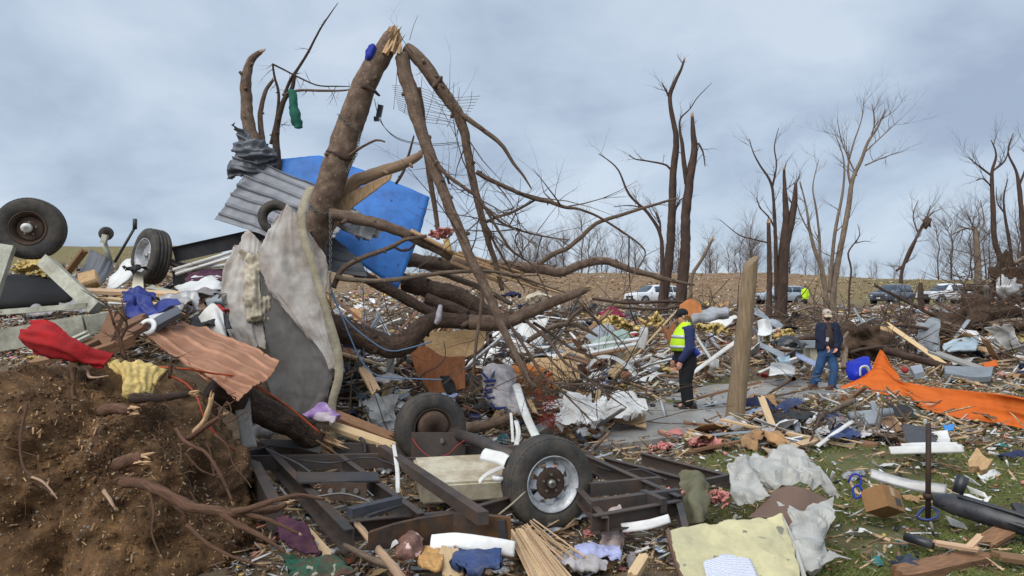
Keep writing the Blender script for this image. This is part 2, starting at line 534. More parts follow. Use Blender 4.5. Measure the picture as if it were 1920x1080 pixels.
# ================================================================= materials of the place
WOOD_ST = (3, 26, 26)
m_bark = mat('bark', srgb(140, 119, 102), .85, .35, 4.5, 1.0, coord='UV', stretch=(3.2, 3.0, 1), bscale=20, dirt=.65, dirtc=srgb(84, 64, 53), dscale=2.2, speck=(8, .66, srgb(176, 152, 130)), detail=9)
m_bark_grey = mat('bark_grey', srgb(122, 106, 90), .88, .3, 4, .6, coord='UV', stretch=(3, 2.4, 1), bscale=10, dirt=.4, dirtc=srgb(58, 46, 38), dscale=1.6)
m_bark_wet = mat('bark_wet', srgb(90, 70, 57), .7, .55, 6, 1.0, coord='UV', stretch=(7, 3.0, 1), bscale=7, dirt=.6, dirtc=srgb(28, 19, 15), dscale=2.2, speck=(7, .66, srgb(120, 86, 60)))
m_bark_far = mat('bark_far', srgb(80, 63, 54), .9, .35, 2.5, .5, coord='UV', stretch=(3, .8, 1), dirt=.3, dirtc=srgb(34, 25, 22), dscale=1.0)
m_bark_pale = mat('bark_pale', srgb(128, 112, 96), .9, .3, 3, .4, coord='UV', stretch=(3, 1, 1), dirt=.4, dirtc=srgb(80, 66, 56), dscale=1)
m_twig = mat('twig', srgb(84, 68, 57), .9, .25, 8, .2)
m_twig_haze = mat('twig_haze', srgb(122, 112, 108), .95, .15, 3, 0)  # twig colour lightened and greyed: distance haze put into the colour
m_peeled = mat('peeled_wood', srgb(174, 146, 120), .75, .2, 3, .3, coord='UV', stretch=(5, 1.5, 1), dirt=.35, dirtc=srgb(120, 92, 72))
m_torn = mat('torn_wood', srgb(190, 156, 118), .8, .28, 6, .4, stretch=(8, 8, 2))
m_dirt = mat('root_soil', srgb(116, 87, 57), .95, .5, 12, 1.0, bscale=38, dirt=.6, dirtc=srgb(62, 43, 29), dscale=1.7, speck=(60, .66, srgb(172, 142, 100)), detail=12)
m_soil_dark = mat('dark_soil', srgb(76, 58, 44), .95, .5, 6, 1.0, bscale=16, dirt=.4, dirtc=srgb(44, 32, 24), dscale=2)
m_stone = mat('stone', srgb(150, 138, 118), .85, .3, 14, .3, rand=.35)
m_root = mat('root_bark', srgb(114, 84, 66), .9, .35, 6, .6, coord='UV', stretch=(4, 3, 1), bscale=12, dirt=.5, dirtc=srgb(60, 40, 28))
m_conc = mat('wet_concrete', srgb(156, 152, 146), .42, .14, 1.4, .12, dirt=.4, dirtc=srgb(84, 80, 76), dscale=.55, bscale=40, spec=.5)

def ground_extra(N, L, cur, vec, t):
    # living turf near the right and by the slab, bare plough land on the bank, all by place
    sp = N.new('ShaderNodeSeparateXYZ'); L.new(t.outputs['Object'], sp.inputs[0])
    def mth(op, a, b=None, cl=False):
        n = N.new('ShaderNodeMath'); n.operation = op; n.use_clamp = cl
        for i, x in enumerate((a, b)):
            if x is None: continue
            if isinstance(x, (int, float)): n.inputs[i].default_value = x
            else: L.new(x, n.inputs[i])
        return n.outputs[0]
    n = N.new('ShaderNodeTexNoise'); n.inputs['Scale'].default_value = .7; n.inputs['Detail'].default_value = 7; n.inputs['Roughness'].default_value = .7
    L.new(vec, n.inputs['Vector'])
    gx = mth('MULTIPLY', mth('SUBTRACT', sp.outputs[0], 1.7), .28)
    gx = mth('MINIMUM', gx, .4)
    gy = mth('MULTIPLY', mth('SUBTRACT', 15.0, sp.outputs[1]), .05)
    gy = mth('MINIMUM', gy, .18)
    g = mth('ADD', mth('ADD', gx, gy), mth('MULTIPLY', mth('SUBTRACT', n.outputs['Fac'], .5), 2.2))
    g = mth('MULTIPLY', g, 1.6, True)
    near = mth('LESS_THAN', sp.outputs[1], 17.0)
    g = mth('MULTIPLY', g, near)
    # grassy verge far right and the field far left
    ratio = mth('DIVIDE', sp.outputs[0], mth('MAXIMUM', sp.outputs[1], 1.0))
    fr = mth('MULTIPLY', mth('SUBTRACT', ratio, .40), 7.0, True)
    fl = mth('MULTIPLY', mth('SUBTRACT', -.24, ratio), 9.0, True)
    far = mth('GREATER_THAN', sp.outputs[1], 60.0)
    gfar = mth('MULTIPLY', mth('MULTIPLY', mth('MAXIMUM', fr, fl), far), mth('MULTIPLY', n.outputs['Fac'], 1.5, True))
    r = N.new('ShaderNodeValToRGB')
    r.color_ramp.elements[0].color = srgb(66, 74, 38) + (1,); r.color_ramp.elements[1].color = srgb(112, 112, 68) + (1,)
    n3 = N.new('ShaderNodeTexNoise'); n3.inputs['Scale'].default_value = 5; n3.inputs['Detail'].default_value = 6
    L.new(vec, n3.inputs['Vector']); L.new(n3.outputs['Fac'], r.inputs[0])
    mx = N.new('ShaderNodeMixRGB'); L.new(g, mx.inputs[0]); L.new(cur, mx.inputs[1]); L.new(r.outputs[0], mx.inputs[2])
    bank = mth('MULTIPLY', mth('SUBTRACT', sp.outputs[1], 56.0), .05, True)
    r4 = N.new('ShaderNodeValToRGB')
    r4.color_ramp.elements[0].position = .3; r4.color_ramp.elements[1].position = .7
    r4.color_ramp.elements[0].color = srgb(104, 82, 60) + (1,); r4.color_ramp.elements[1].color = srgb(146, 122, 94) + (1,)
    n5 = N.new('ShaderNodeTexNoise'); n5.inputs['Scale'].default_value = .5; n5.inputs['Detail'].default_value = 10; n5.inputs['Roughness'].default_value = .75
    L.new(vec, n5.inputs['Vector']); L.new(n5.outputs['Fac'], r4.inputs[0])
    mb_ = N.new('ShaderNodeMixRGB'); L.new(bank, mb_.inputs[0]); L.new(mx.outputs[0], mb_.inputs[1]); L.new(r4.outputs[0], mb_.inputs[2])
    m3 = N.new('ShaderNodeMixRGB'); L.new(gfar, m3.inputs[0]); L.new(mb_.outputs[0], m3.inputs[1]); m3.inputs[2].default_value = srgb(112, 106, 66) + (1,)
    return m3.outputs[0]
m_ground = mat('ground_soil', srgb(122, 105, 84), .95, .45, 3.5, .9, bscale=22, dirt=.5, dirtc=srgb(52, 42, 33), dscale=1.1, extra=ground_extra, detail=9, speck=(18, .67, srgb(150, 134, 108)))

# ================================================================= ground
def make_ground():
    fine = [R(a) for a in np.linspace(-58, 58, 280)]
    rest = [R(a) for a in np.linspace(58, 302, 44)[1:-1]]
    ang = fine + rest
    rings = [0.0] + list(np.exp(np.linspace(math.log(1.2), math.log(140), 250))) + list(np.exp(np.linspace(math.log(150), math.log(1800), 16)))
    mb = MB(); n = len(ang)
    for r in rings:
        for a in ang:
            x, y = r * math.sin(a), r * math.cos(a)
            mb.v.append((x, y, gz(x, y)))
    for i in range(len(rings) - 1):
        for k in range(n):
            k2 = (k + 1) % n
            mb.f.append((i * n + k, i * n + k2, (i + 1) * n + k2, (i + 1) * n + k)); mb.u.append(None)
    structure('ground', mb, m_ground)
make_ground()

def make_slab():
    poly = [(1108, 838), (1300, 815), (1395, 788), (1470, 757), (1600, 742), (1590, 722), (1500, 712), (1425, 704), (1330, 722), (1240, 745), (1180, 772)]
    pts = [at_z(px, py, .06) for px, py in poly]
    n = len(pts); mb = MB()
    for p in pts: mb.v.append((p.x, p.y, .062))
    for p in pts: mb.v.append((p.x, p.y, -.12))
    mb.f += [tuple(range(n))] + [(i, n + i, n + (i + 1) % n, (i + 1) % n) for i in range(n)]
    mb.u += [None] * (n + 1)
    structure('concrete_slab', mb, m_conc, False)
make_slab()

# ================================================================= torn up root plate in the left foreground
def make_root_plate():
    root = thing('root_plate', 'brown earth root plate of an uprooted tree filling the lower left foreground', 'root plate', loc=(-3.15, 5.1, 0))
    bm = bmesh.new(); bmesh.ops.create_icosphere(bm, subdivisions=7, radius=1)
    def shape(d):
        e = .72
        s = Vector((math.copysign(abs(d.x) ** e, d.x), math.copysign(abs(d.y) ** e, d.y), math.copysign(abs(d.z) ** e, d.z)))
        p = Vector((s.x * 1.42, s.y * .98, s.z * 1.10)) + Vector((-3.40, 5.25, .12))
        # the crown falls away to the right, foot spreads out
        p.z -= .55 * sstep(-2.75, -1.75, p.x) * (1 if p.z > 0 else 0) * min(1, max(0, p.z))
        if p.z < .45 and p.y < 5.4: p.y -= .22 * (1 - max(p.z, -.2) / .45) * .7; p.x += .18 * (1 - max(p.z, 0) / .45) * (1 if d.x > 0 else 0)
        q = p
        dn = .20 * mnoise.noise(q * 1.4) + .11 * mnoise.noise(q * 3.2) + .065 * mnoise.noise(q * 7.5) + .034 * mnoise.noise(q * 17) + .018 * mnoise.noise(q * 36)
        cav = mnoise.noise(q * 2.0 + Vector((4, 2, 9)))
        dn -= .45 * max(0, cav - .14)
        return p + d * dn
    for v in bm.verts: v.co = shape(v.co.normalized())
    me = bpy.data.meshes.new('soil'); bm.to_mesh(me)
    surf = [v.co.copy() for v in bm.verts if v.co.y < 5.1 and v.co.z > 0]
    nrm = [v.normal.copy() for v in bm.verts if v.co.y < 5.1 and v.co.z > 0]
    bm.free()
    me.materials.append(m_dirt); me.polygons.foreach_set('use_smooth', [True] * len(me.polygons))
    o = link(bpy.data.objects.new('soil', me), root); o.matrix_parent_inverse = Matrix.Translation(-root.location)
    # pebbles and clods, nobody could count them
    rg = random.Random(5)
    def lump_cloud(n, lo, hi, nm, m, jit):
        mb = MB()
        for _ in range(n):
            i = rg.randrange(len(surf)); p = surf[i]
            s = lo + (hi - lo) * rg.random() ** 3
            mb.ball(p + Vector((rg.uniform(-.02, .02), -s * .3, s * .1)), (s, s * rg.uniform(.6, 1), s * rg.uniform(.5, .9)), 6, 4, jit, rg.random() * 90)
        q = part(nm, mb, m, root, False); q['kind'] = 'stuff'
    lump_cloud(1500, .003, .014, 'pebbles', m_stone, .5)
    lump_cloud(3800, .004, .02, 'clods', m_dirt, 1.5)
    # small wood slivers lying on the soil
    mb = MB()
    for _ in range(420):
        p = rg.choice(surf); e = Euler((rg.uniform(0, 3), rg.uniform(0, 3), rg.uniform(0, 3)))
        mb.box(p + Vector((0, -.012, .01)), (rg.uniform(.008, .05), rg.uniform(.004, .012), rg.uniform(.002, .006)), e)
    q = part('wood_slivers', mb, MATS['torn_wood'], root, False); q['kind'] = 'stuff'
    # hair roots
    mb = MB()
    for _ in range(900):
        i = rg.randrange(len(surf)); p = surf[i]
        if p.x < -2.7 and rg.random() < .6: continue
        L = rg.uniform(.05, .28); d = Vector((rg.uniform(-.5, 1), rg.uniform(-.9, .1), rg.uniform(-.9, .3))).normalized()
        pts = [p]
        for k in range(4):
            d = (d + Vector((rg.uniform(-.5, .5), rg.uniform(-.4, .3), rg.uniform(-.6, .3)))).normalized(); pts.append(pts[-1] + d * L / 4)
        mb.tube(pts, [.003, .002, .0016, .0012, .0008], 3, smooth_path=False)
    q = part('hair_roots', mb, m_root, root); q['kind'] = 'stuff'
    # named roots
    def rt(pts, r0, r1, m=m_root, torn=True, n=9):
        P = [at(*p) for p in pts]; k = len(P)
        r0 *= .7; r1 *= .7
        mb = MB().tube(P, [r0 + (r1 - r0) * i / (k - 1) for i in range(k)], n, step=.02, rough=.28, freq=22, kink=.9)
        o = part('root', mb, m, root)
        if torn:
            part('torn_end', MB().spikes(P[-1], P[-1] - P[-2], r1, 9, r1 * 4, k + int(pts[0][0])), m_torn, o, False)
        return o
    rt([(225, 895, 4.25), (300, 925, 4.1), (375, 955, 4.0), (430, 962, 4.0), (490, 955, 4.05), (535, 945, 4.15)], .05, .03)
    rt([(430, 962, 4.0), (480, 945, 3.98), (520, 935, 4.0), (560, 930, 4.05), (608, 936, 4.1)], .028, .014)
    rt([(400, 955, 4.0), (450, 985, 3.95), (500, 1010, 3.9), (535, 1035, 3.9)], .03, .012)
    rt([(460, 960, 4.0), (510, 975, 3.96), (560, 1000, 3.95)], .022, .01)
    rt([(350, 985, 4.0), (390, 1020, 3.95), (440, 1045, 3.9), (500, 1062, 3.88)], .02, .008)
    rt([(330, 805, 4.55), (350, 830, 4.4), (385, 850, 4.35), (410, 885, 4.3), (435, 940, 4.25)], .022, .012)
    rt([(352, 822, 4.5), (385, 800, 4.4), (420, 778, 4.35)], .028, .018)
    rt([(365, 812, 4.55), (385, 780, 4.5), (396, 745, 4.5)], .03, .02, m_torn, True)
    rt([(250, 745, 4.7), (300, 745, 4.6), (355, 738, 4.6)], .05, .03, m_bark_wet)
    rt([(190, 775, 4.5), (225, 768, 4.42), (245, 770, 4.36)], .055, .04)
    rt([(50, 755, 4.3), (38, 820, 4.2), (42, 870, 4.15), (60, 895, 4.12), (95, 925, 4.1)], .014, .008)
    rt([(0, 835, 4.2), (35, 845, 4.18), (68, 855, 4.16)], .006, .004)
    rt([(225, 870, 4.3), (245, 860, 4.2), (265, 862, 4.15)], .06, .05)
    rt([(195, 920, 4.2), (205, 935, 4.12), (215, 952, 4.1)], .018, .012, m_peeled)
    rt([(60, 895, 4.12), (80, 905, 4.08), (105, 932, 4.06)], .012, .006, m_peeled)
    rt([(280, 925, 4.1), (290, 960, 4.05), (285, 1000, 4.0), (300, 1040, 3.95)], .014, .006)
    rt([(165, 690, 5.0), (168, 705, 4.9), (180, 708, 4.85), (200, 705, 4.85)], .016, .007, m_peeled)
    rr_ = random.Random(66)
    for k in range(20):
        x, y = rr_.uniform(270, 430), rr_.uniform(740, 930); Yd = 4.45 + rr_.uniform(-.15, .2)
        q = [(x, y, Yd)]
        for _ in range(4): q.append((q[-1][0] + rr_.uniform(-14, 30), q[-1][1] + rr_.uniform(-22, 34), q[-1][2] - rr_.uniform(0, .06)))
        rt(q, rr_.uniform(.006, .014), .003, m_root, False, 6)
    rt([(140, 690, 4.95), (135, 720, 4.85), (138, 750, 4.75)], .03, .015)
make_root_plate()

# ================================================================= trees
def grow(mb, p, d, L, r, lev, rg, droop=0.0, nside=3, spread=.75, kids=(3, 5)):
    k = 4; pts = [p.copy()]; dd = d.normalized()
    for i in range(k):
        dd = (dd + Vector((rg.uniform(-1, 1), rg.uniform(-1, 1), rg.uniform(-.7, 1) - droop)) * .2).normalized()
        pts.append(pts[-1] + dd * L / k)
    rr = [r * (1 - .8 * i / k) for i in range(k + 1)]
    mb.tube(pts, rr, nside, smooth_path=False, cap=False)
    if lev > 0:
        for _ in range(rg.randint(*kids)):
            i = rg.randint(1, k); q = pts[i]
            axis = (pts[i] - pts[i - 1]).normalized()
            nd = (axis + Vector((rg.uniform(-1, 1), rg.uniform(-1, 1), rg.uniform(-.4, .8) - droop)) * spread).normalized()
            grow(mb, q, nd, L * rg.uniform(.42, .68), max(rr[i] * .6, r * .18), lev - 1, rg, droop, 3, spread, kids)

def limb_tree(name, label, cat, Y, limbs, m_b, m_t, twigs=(2, 10, .9), seed=1, group=None, rscale=1.0, nside=8, rough=.12, torn=()):
    """limbs: lists of (px, py, r[, dY]); the first is the trunk. Broken ends named in torn get slivers."""
    rg = random.Random(seed)
    P0 = at(limbs[0][0][0], limbs[0][0][1], Y)
    root = thing(name, label, cat, group, (P0.x, P0.y, P0.z))
    tw = MB(); objs = []
    for i, lb in enumerate(limbs):
        pts = [at(q[0], q[1], Y + (q[3] if len(q) > 3 else 0)) for q in lb]
        rr = [q[2] * rscale * .74 for q in lb]
        if i == 0: pts.insert(0, Vector((pts[0].x, pts[0].y, min(pts[0].z - .3, gz(pts[0].x, pts[0].y) - .4)))); rr.insert(0, rr[0] * 1.25)
        mb = MB().tube(pts, rr, nside if i == 0 else max(5, nside - 2), step=max(.05, Y * .006), rough=rough * .9, freq=1.6 if Y > 20 else 7, kink=.12)
        o = part('trunk' if i == 0 else 'limb', mb, m_b, root); objs.append(o)
        if i in torn:
            part('torn_end', MB().spikes(pts[-1], pts[-1] - pts[-2], rr[-1], 14, rr[-1] * 3.6, seed + i), m_torn, o, False)
        lev, cnt, ln = twigs
        for _ in range(cnt if i else cnt // 3):
            k = rg.randint(1, len(pts) - 1); t = rg.random()
            if i == 0: k = len(pts) - 1
            q = pts[k - 1].lerp(pts[k], t); r = (rr[k - 1] + (rr[k] - rr[k - 1]) * t)
            ax = (pts[k] - pts[k - 1]).normalized()
            nd = (ax * .8 + Vector((rg.uniform(-1, 1), rg.uniform(-.6, .6), rg.uniform(-.5, .9)))).normalized()
            grow(tw, q, nd, ln * rg.uniform(.4, 1.2), min(r * .5, .02 * max(1, Y / 25)), lev, rg)
    if tw.v: part('twigs', tw, m_t, root)['kind'] = 'stuff'
    return root

# mid-distance broken trees
limb_tree('snapped_tree', 'tall dark snapped tree with a hooked top in front of the white SUV', 'tree', 40,
    [[(1243, 566, .42), (1255, 480, .36), (1260, 400, .32), (1262, 330, .28), (1268, 265, .24), (1262, 225, .2), (1256, 185, .16), (1265, 155, .14), (1277, 130, .1), (1283, 112, .07)],
     [(1258, 190, .1), (1250, 172, .08), (1241, 156, .04)],
     [(1262, 325, .1), (1250, 310, .08), (1215, 302, .06), (1190, 298, .05), (1180, 290, .03)],
     [(1266, 395, .08), (1275, 375, .06), (1290, 368, .04)]],
    m_bark_far, m_twig, (1, 7, 1.0), 3, torn=(0,))
limb_tree('split_tree', 'dark tree split in two with a pale torn strip hanging near its top', 'tree', 39,
    [[(1276, 566, .45), (1284, 480, .4), (1286, 400, .36), (1294, 330, .33), (1302, 280, .26), (1299, 245, .2), (1298, 218, .12)],
     [(1288, 345, .2), (1282, 300, .17), (1279, 270, .14), (1275, 245, .1), (1276, 222, .07), (1293, 205, .045), (1306, 185, .035), (1320, 170, .03), (1335, 155, .015)],
     [(1309, 268, .08), (1318, 285, .06), (1322, 312, .03)]],
    m_bark_far, m_twig, (1, 5, .9), 4, torn=(0,))
limb_tree('leaning_sapling', 'thin bare sapling bending up and left beside the two snapped trees', 'tree', 37,
    [[(1242, 500, .16), (1238, 440, .14), (1215, 400, .11), (1180, 365, .09), (1160, 320, .06), (1140, 300, .045), (1122, 288, .03)],
     [(1238, 440, .1), (1237, 415, .07), (1229, 398, .04)],
     [(1205, 390, .06), (1180, 385, .04), (1150, 388, .02)]],
    m_bark_far, m_twig, (2, 7, 1.3), 5)
limb_tree('charred_trunk', 'dark forked broken trunk standing behind the wooden post', 'tree', 34,
    [[(1463, 600, .42), (1466, 530, .4), (1470, 470, .36), (1474, 420, .26), (1472, 370, .17), (1470, 318, .08)],
     [(1474, 455, .26), (1484, 410, .24), (1490, 375, .18), (1492, 345, .09)],
     [(1456, 560, .16), (1455, 480, .13), (1452, 400, .1), (1446, 345, .08), (1425, 310, .06), (1412, 285, .04), (1405, 260, .02)],
     [(1448, 350, .07), (1456, 310, .05), (1452, 275, .035), (1460, 240, .02)],
     [(1454, 430, .06), (1440, 405, .05), (1425, 390, .04), (1418, 370, .02)]],
    m_bark_far, m_twig, (2, 6, 1.0), 6, torn=(0, 1))
limb_tree('snag', 'short splintered tree stub beside the dark forked trunk', 'tree stump', 33,
    [[(1442, 600, .2), (1443, 520, .18), (1442, 460, .15), (1441, 418, .12)],
     [(1440, 455, .05), (1410, 448, .04), (1385, 440, .035), (1350, 412, .015)]],
    m_bark_far, m_twig, (1, 5, .7), 7, torn=(0,))
limb_tree('tall_bare_tree', 'tallest bare branching tree rising behind the man in the tan cap', 'tree', 52,
    [[(1562, 548, .34), (1575, 470, .3), (1590, 395, .27), (1598, 340, .22), (1615, 300, .18), (1628, 265, .14), (1645, 240, .1), (1660, 205, .06)],
     [(1596, 350, .14), (1590, 315, .1), (1600, 270, .08), (1615, 225, .05), (1620, 185, .03)],
     [(1622, 310, .09), (1650, 298, .06), (1685, 285, .03)],
     [(1630, 265, .08), (1640, 230, .06), (1635, 195, .03)],
     [(1606, 330, .09), (1580, 270, .06), (1570, 225, .03)],
     [(1622, 285, .08), (1665, 245, .05), (1692, 220, .025)],
     [(1555, 548, .2), (1565, 440, .17), (1580, 360, .12), (1582, 300, .07), (1565, 250, .03)]],
    m_bark_pale, m_twig, (3, 7, 2.3), 8)
limb_tree('forked_bare_tree', 'pale bare tree forking low just left of the tallest tree', 'tree', 50,
    [[(1548, 552, .26), (1540, 500, .23), (1528, 470, .19), (1518, 430, .15), (1512, 390, .1), (1500, 340, .05)],
     [(1538, 495, .15), (1536, 440, .12), (1530, 390, .09), (1524, 350, .06), (1535, 300, .03)],
     [(1520, 440, .08), (1500, 400, .06), (1490, 360, .03)]],
    m_bark_pale, m_twig, (3, 6, 1.9), 9)
limb_tree('dead_sapling', 'small crooked dead sapling to the right of the tallest tree', 'tree', 46,
    [[(1592, 548, .1), (1596, 505, .09), (1590, 475, .08), (1603, 455, .06), (1612, 440, .04), (1608, 420, .02)],
     [(1604, 456, .05), (1622, 452, .03), (1630, 453, .015)]],
    m_bark_far, m_twig, (1, 5, .8), 10)
limb_tree('tilted_tree', 'bare tree leaning right on the crest with a dark clump in its crown', 'tree', 100,
    [[(1690, 512, .32), (1705, 470, .3), (1722, 440, .25), (1735, 415, .18), (1745, 385, .08)],
     [(1715, 455, .18), (1730, 420, .15), (1752, 395, .08)],
     [(1722, 440, .12), (1712, 405, .1), (1722, 375, .05)],
     [(1680, 508, .25), (1700, 490, .2), (1718, 450, .15)]],
    m_bark_far, m_twig_haze, (3, 8, 3.6), 12)
o = solo('nest_clump', MB().ball(at(1738, 416, 99.5), (.55, .5, .75), 12, 8, .9, 3), m_twig, 'dark ragged clump caught in the leaning tree on the crest', 'clump')
limb_tree('broken_bare_tree', 'pale crooked bare tree standing in the brush pile at the right', 'tree', 33,
    [[(1830, 575, .26), (1834, 520, .22), (1832, 470, .19), (1828, 425, .12)],
     [(1832, 432, .08), (1812, 428, .06), (1785, 440, .03)], [(1829, 440, .06), (1845, 420, .04), (1838, 375, .02)]],
    m_bark_pale, m_twig, (3, 6, 1.3), 13)
limb_tree('red_bare_tree', 'reddish bare tree with a spreading top near the right edge', 'tree', 44,
    [[(1878, 500, .26), (1865, 450, .22), (1862, 390, .19), (1860, 325, .14), (1868, 290, .08), (1858, 262, .03)],
     [(1860, 330, .09), (1840, 315, .07), (1815, 295, .03)], [(1862, 320, .09), (1885, 300, .06), (1895, 260, .03)],
     [(1858, 350, .06), (1845, 335, .05), (1830, 338, .03)]],
    m_bark_far, m_twig, (2, 7, 1.6), 14)
limb_tree('edge_bare_tree', 'bare forked tree cut off by the right picture edge', 'tree', 42,
    [[(1922, 500, .22), (1918, 430, .2), (1912, 360, .17), (1905, 320, .1), (1890, 285, .06), (1900, 250, .03)],
     [(1910, 350, .1), (1925, 310, .08), (1930, 270, .04)]],
    m_bark_far, m_twig, (2, 7, 1.5), 15)
limb_tree('thin_bare_tree', 'slender bare tree between the reddish tree and the right edge', 'tree', 46,
    [[(1898, 505, .16), (1892, 450, .14), (1885, 410, .11), (1882, 370, .07), (1890, 335, .03)],
     [(1884, 400, .07), (1870, 380, .05), (1868, 350, .02)]],
    m_bark_far, m_twig, (3, 6, 1.5), 16)
limb_tree('tipped_pole', 'straight bare pole trunk leaning right behind the split tree', 'tree', 45,
    [[(1296, 525, .16), (1315, 488, .15), (1335, 450, .12)]], m_bark_pale, m_twig, (1, 2, .7), 17, torn=(0,))

# treeline along the crest: prototypes copied
def make_treeline():
    protos = []
    for s in range(6):
        rg = random.Random(100 + s)
        H = rg.uniform(10, 13)
        r0 = thing('crest_tree', 'bare winter tree in the treeline along the hill crest', 'tree', 'bare trees of the treeline on the crest')
        tr, cr_ = MB(), MB()
        pts = [Vector((0, 0, -1))]
        for k in range(6): pts.append(Vector((rg.uniform(-.25, .25) * (k + 1) * .4, rg.uniform(-.3, .3), H * (k + 1) / 7)))
        rr = [.15 * (1 - .12 * k) for k in range(7)]
        tr.tube(pts, rr, 5, smooth_path=False)
        for k in range(34):
            i = rg.randint(1, 6); q = pts[i - 1].lerp(pts[i], rg.random())
            a = rg.uniform(0, 6.28)
            grow(cr_, q, Vector((math.cos(a), math.sin(a), rg.uniform(.7, 1.8))), H * rg.uniform(.18, .4), .045, 2, rg, 0, 3, .7, (4, 6))
        part('trunk', tr, m_bark_far, r0); part('crown', cr_, m_twig_haze, r0)['kind'] = 'stuff'
        protos.append(r0)
    rg = random.Random(77); used = [False] * 6
    def put(px, Y, sc):
        k = rg.randrange(6)
        r = protos[k] if not used[k] else copy_tree(protos[k]); used[k] = True
        x = (px - 960) / FPX * Y
        for lim, w in [(780, 'behind the blue board and canvas'), (900, 'behind the fallen rough logs'), (1000, 'seen between the hanging limbs'), (1140, 'in the tall clump left of the snapped trees'), (1230, 'left of the snapped trees beyond the SUV'), (1320, 'behind the snapped trees'), (1430, 'between the split tree and the dark forked trunk'), (1500, 'behind the dark forked trunk'), (1570, 'behind the pale forked tree'), (1700, 'right of the tallest tree'), (1800, 'right of the leaning crest tree'), (1880, 'behind the reddish tree'), (9999, 'at the right picture edge')]:
            if px < lim: break
        r['label'] = 'bare winter tree on the crest ' + w
        r.location = (x, Y, gz(x, Y) - .3); r.rotation_euler = (0, 0, rg.uniform(0, 6.28)); r.scale = (sc, sc, sc)
    for px in range(640, 1000, 16): put(px + rg.uniform(-22, 22), rg.uniform(145, 180), rg.uniform(.35, .85))
    for px in range(930, 1140, 9): put(px + rg.uniform(-22, 22), rg.uniform(136, 170), rg.uniform(.5, 1.15) if 990 < px < 1130 else rg.uniform(.4, .9))
    for px in range(1170, 1420, 11): put(px + rg.uniform(-22, 22), rg.uniform(140, 180), rg.uniform(.45, 1.05))
    for px in range(1390, 1560, 10): put(px + rg.uniform(-22, 22), rg.uniform(138, 175), rg.uniform(.55, 1.15))
    for px in range(1550, 1700, 24): put(px + rg.uniform(-22, 22), rg.uniform(150, 175), rg.uniform(.45, .6))
    for px in range(1760, 1990, 15): put(px + rg.uniform(-22, 22), rg.uniform(118, 150), rg.uniform(.75, 1.2))
    for k, u in enumerate(used):
        if not u: put(1000 + k * 20, 160, .8)
make_treeline()
# shrubs on the field at left
for i, (px, h, w) in enumerate([(268, 66, 2.2), (318, 60, 2.2), (165, 40, 1.3), (215, 46, 1.4), (345, 40, 1.5), (118, 30, 1.1)]):
    rg = random.Random(300 + i); Y = 58 + i * 2
    x = (px - 960) / FPX * Y
    r0 = thing('bare_shrub', ['tallest bare shrub on the grassy rise behind the left wheels', 'broad bare shrub right of the tallest one on the left rise', 'low bare shrub left of the caster jack on the rise',
        'thin bare shrub just right of the caster jack', 'small bare shrub by the grey corrugated sheet on the rise', 'small bare shrub near the left tyre on the rise'][i], 'shrub', loc=(x, Y, gz(x, Y)))
    mb, st = MB(), MB()
    hh = h / FPX * Y
    for k in range(16):
        a = rg.uniform(0, 6.28)
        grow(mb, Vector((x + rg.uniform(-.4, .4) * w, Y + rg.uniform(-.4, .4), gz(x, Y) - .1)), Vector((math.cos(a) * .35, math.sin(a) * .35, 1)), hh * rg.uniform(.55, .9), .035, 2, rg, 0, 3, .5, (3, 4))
    part('stems', mb, m_twig_haze, r0)['kind'] = 'stuff'
# ================================================================= the great broken tree and the fallen timber
RS = .66
def limb(root, spec, m, name='limb', n=10, rough=.14, freq=9, torn=0, step=.04, torn0=0):
    pts = [at(q[0], q[1], q[2]) for q in spec]; rr = [q[3] * RS for q in spec]
    mb = MB().tube(pts, rr, n, step=step, rough=rough * (.9 if name != 'trunk' else .5), freq=freq * 1.6, kink=.28 if name != 'trunk' else .12)
    rk = random.Random(int(spec[0][0] * 13 + spec[-1][1]))
    for _ in range(len(pts)):      # knots and snapped side shoots
        k = rk.randint(1, len(pts) - 1); t = rk.random(); p = pts[k - 1].lerp(pts[k], t); r = rr[k - 1] + (rr[k] - rr[k - 1]) * t
        d = (pts[k] - pts[k - 1]).normalized(); w = (Vector((rk.uniform(-1, 1), rk.uniform(-1, .4), rk.uniform(-1, 1))) + d * .4).normalized()
        rs = min(r * .45, .028)
        mb.tube([p, p + w * r * 1.05, p + w * (r + rs * rk.uniform(.6, 2.6))], [rs * 1.3, rs, rs * .6], 6, smooth_path=False, rough=.3, freq=25)
    o = part(name, mb, m, root)
    if torn: part('torn_end', MB().spikes(pts[-1], pts[-1] - pts[-2], rr[-1], torn, rr[-1] * 3.2, int(spec[0][0])), m_torn, o, False)
    if torn0: part('torn_end', MB().spikes(pts[0], pts[0] - pts[1], rr[0], torn0, rr[0] * 2.6, int(spec[0][0]) + 1), m_torn, o, False)
    return o, pts
def twiglets(root, paths, cnt, ln, seed, m=None, r=.008, lev=1):
    """the small bare twigs along a limb, as one part"""
    rg = random.Random(seed); mb = MB()
    for pts in paths:
        for _ in range(cnt):
            k = rg.randint(1, len(pts) - 1); q = pts[k - 1].lerp(pts[k], rg.random())
            ax = (pts[k] - pts[k - 1]).normalized() * rg.choice((1, 1, -1))
            grow(mb, q, ax * .5 + Vector((rg.uniform(-1, 1), rg.uniform(-1, 1), rg.uniform(-.9, .7))), ln * rg.uniform(.3, 1.2), r, lev, rg, .15, 4, .8, (1, 3))
    o = part('twigs', mb, m or m_twig, root); o['kind'] = 'stuff'
    return o

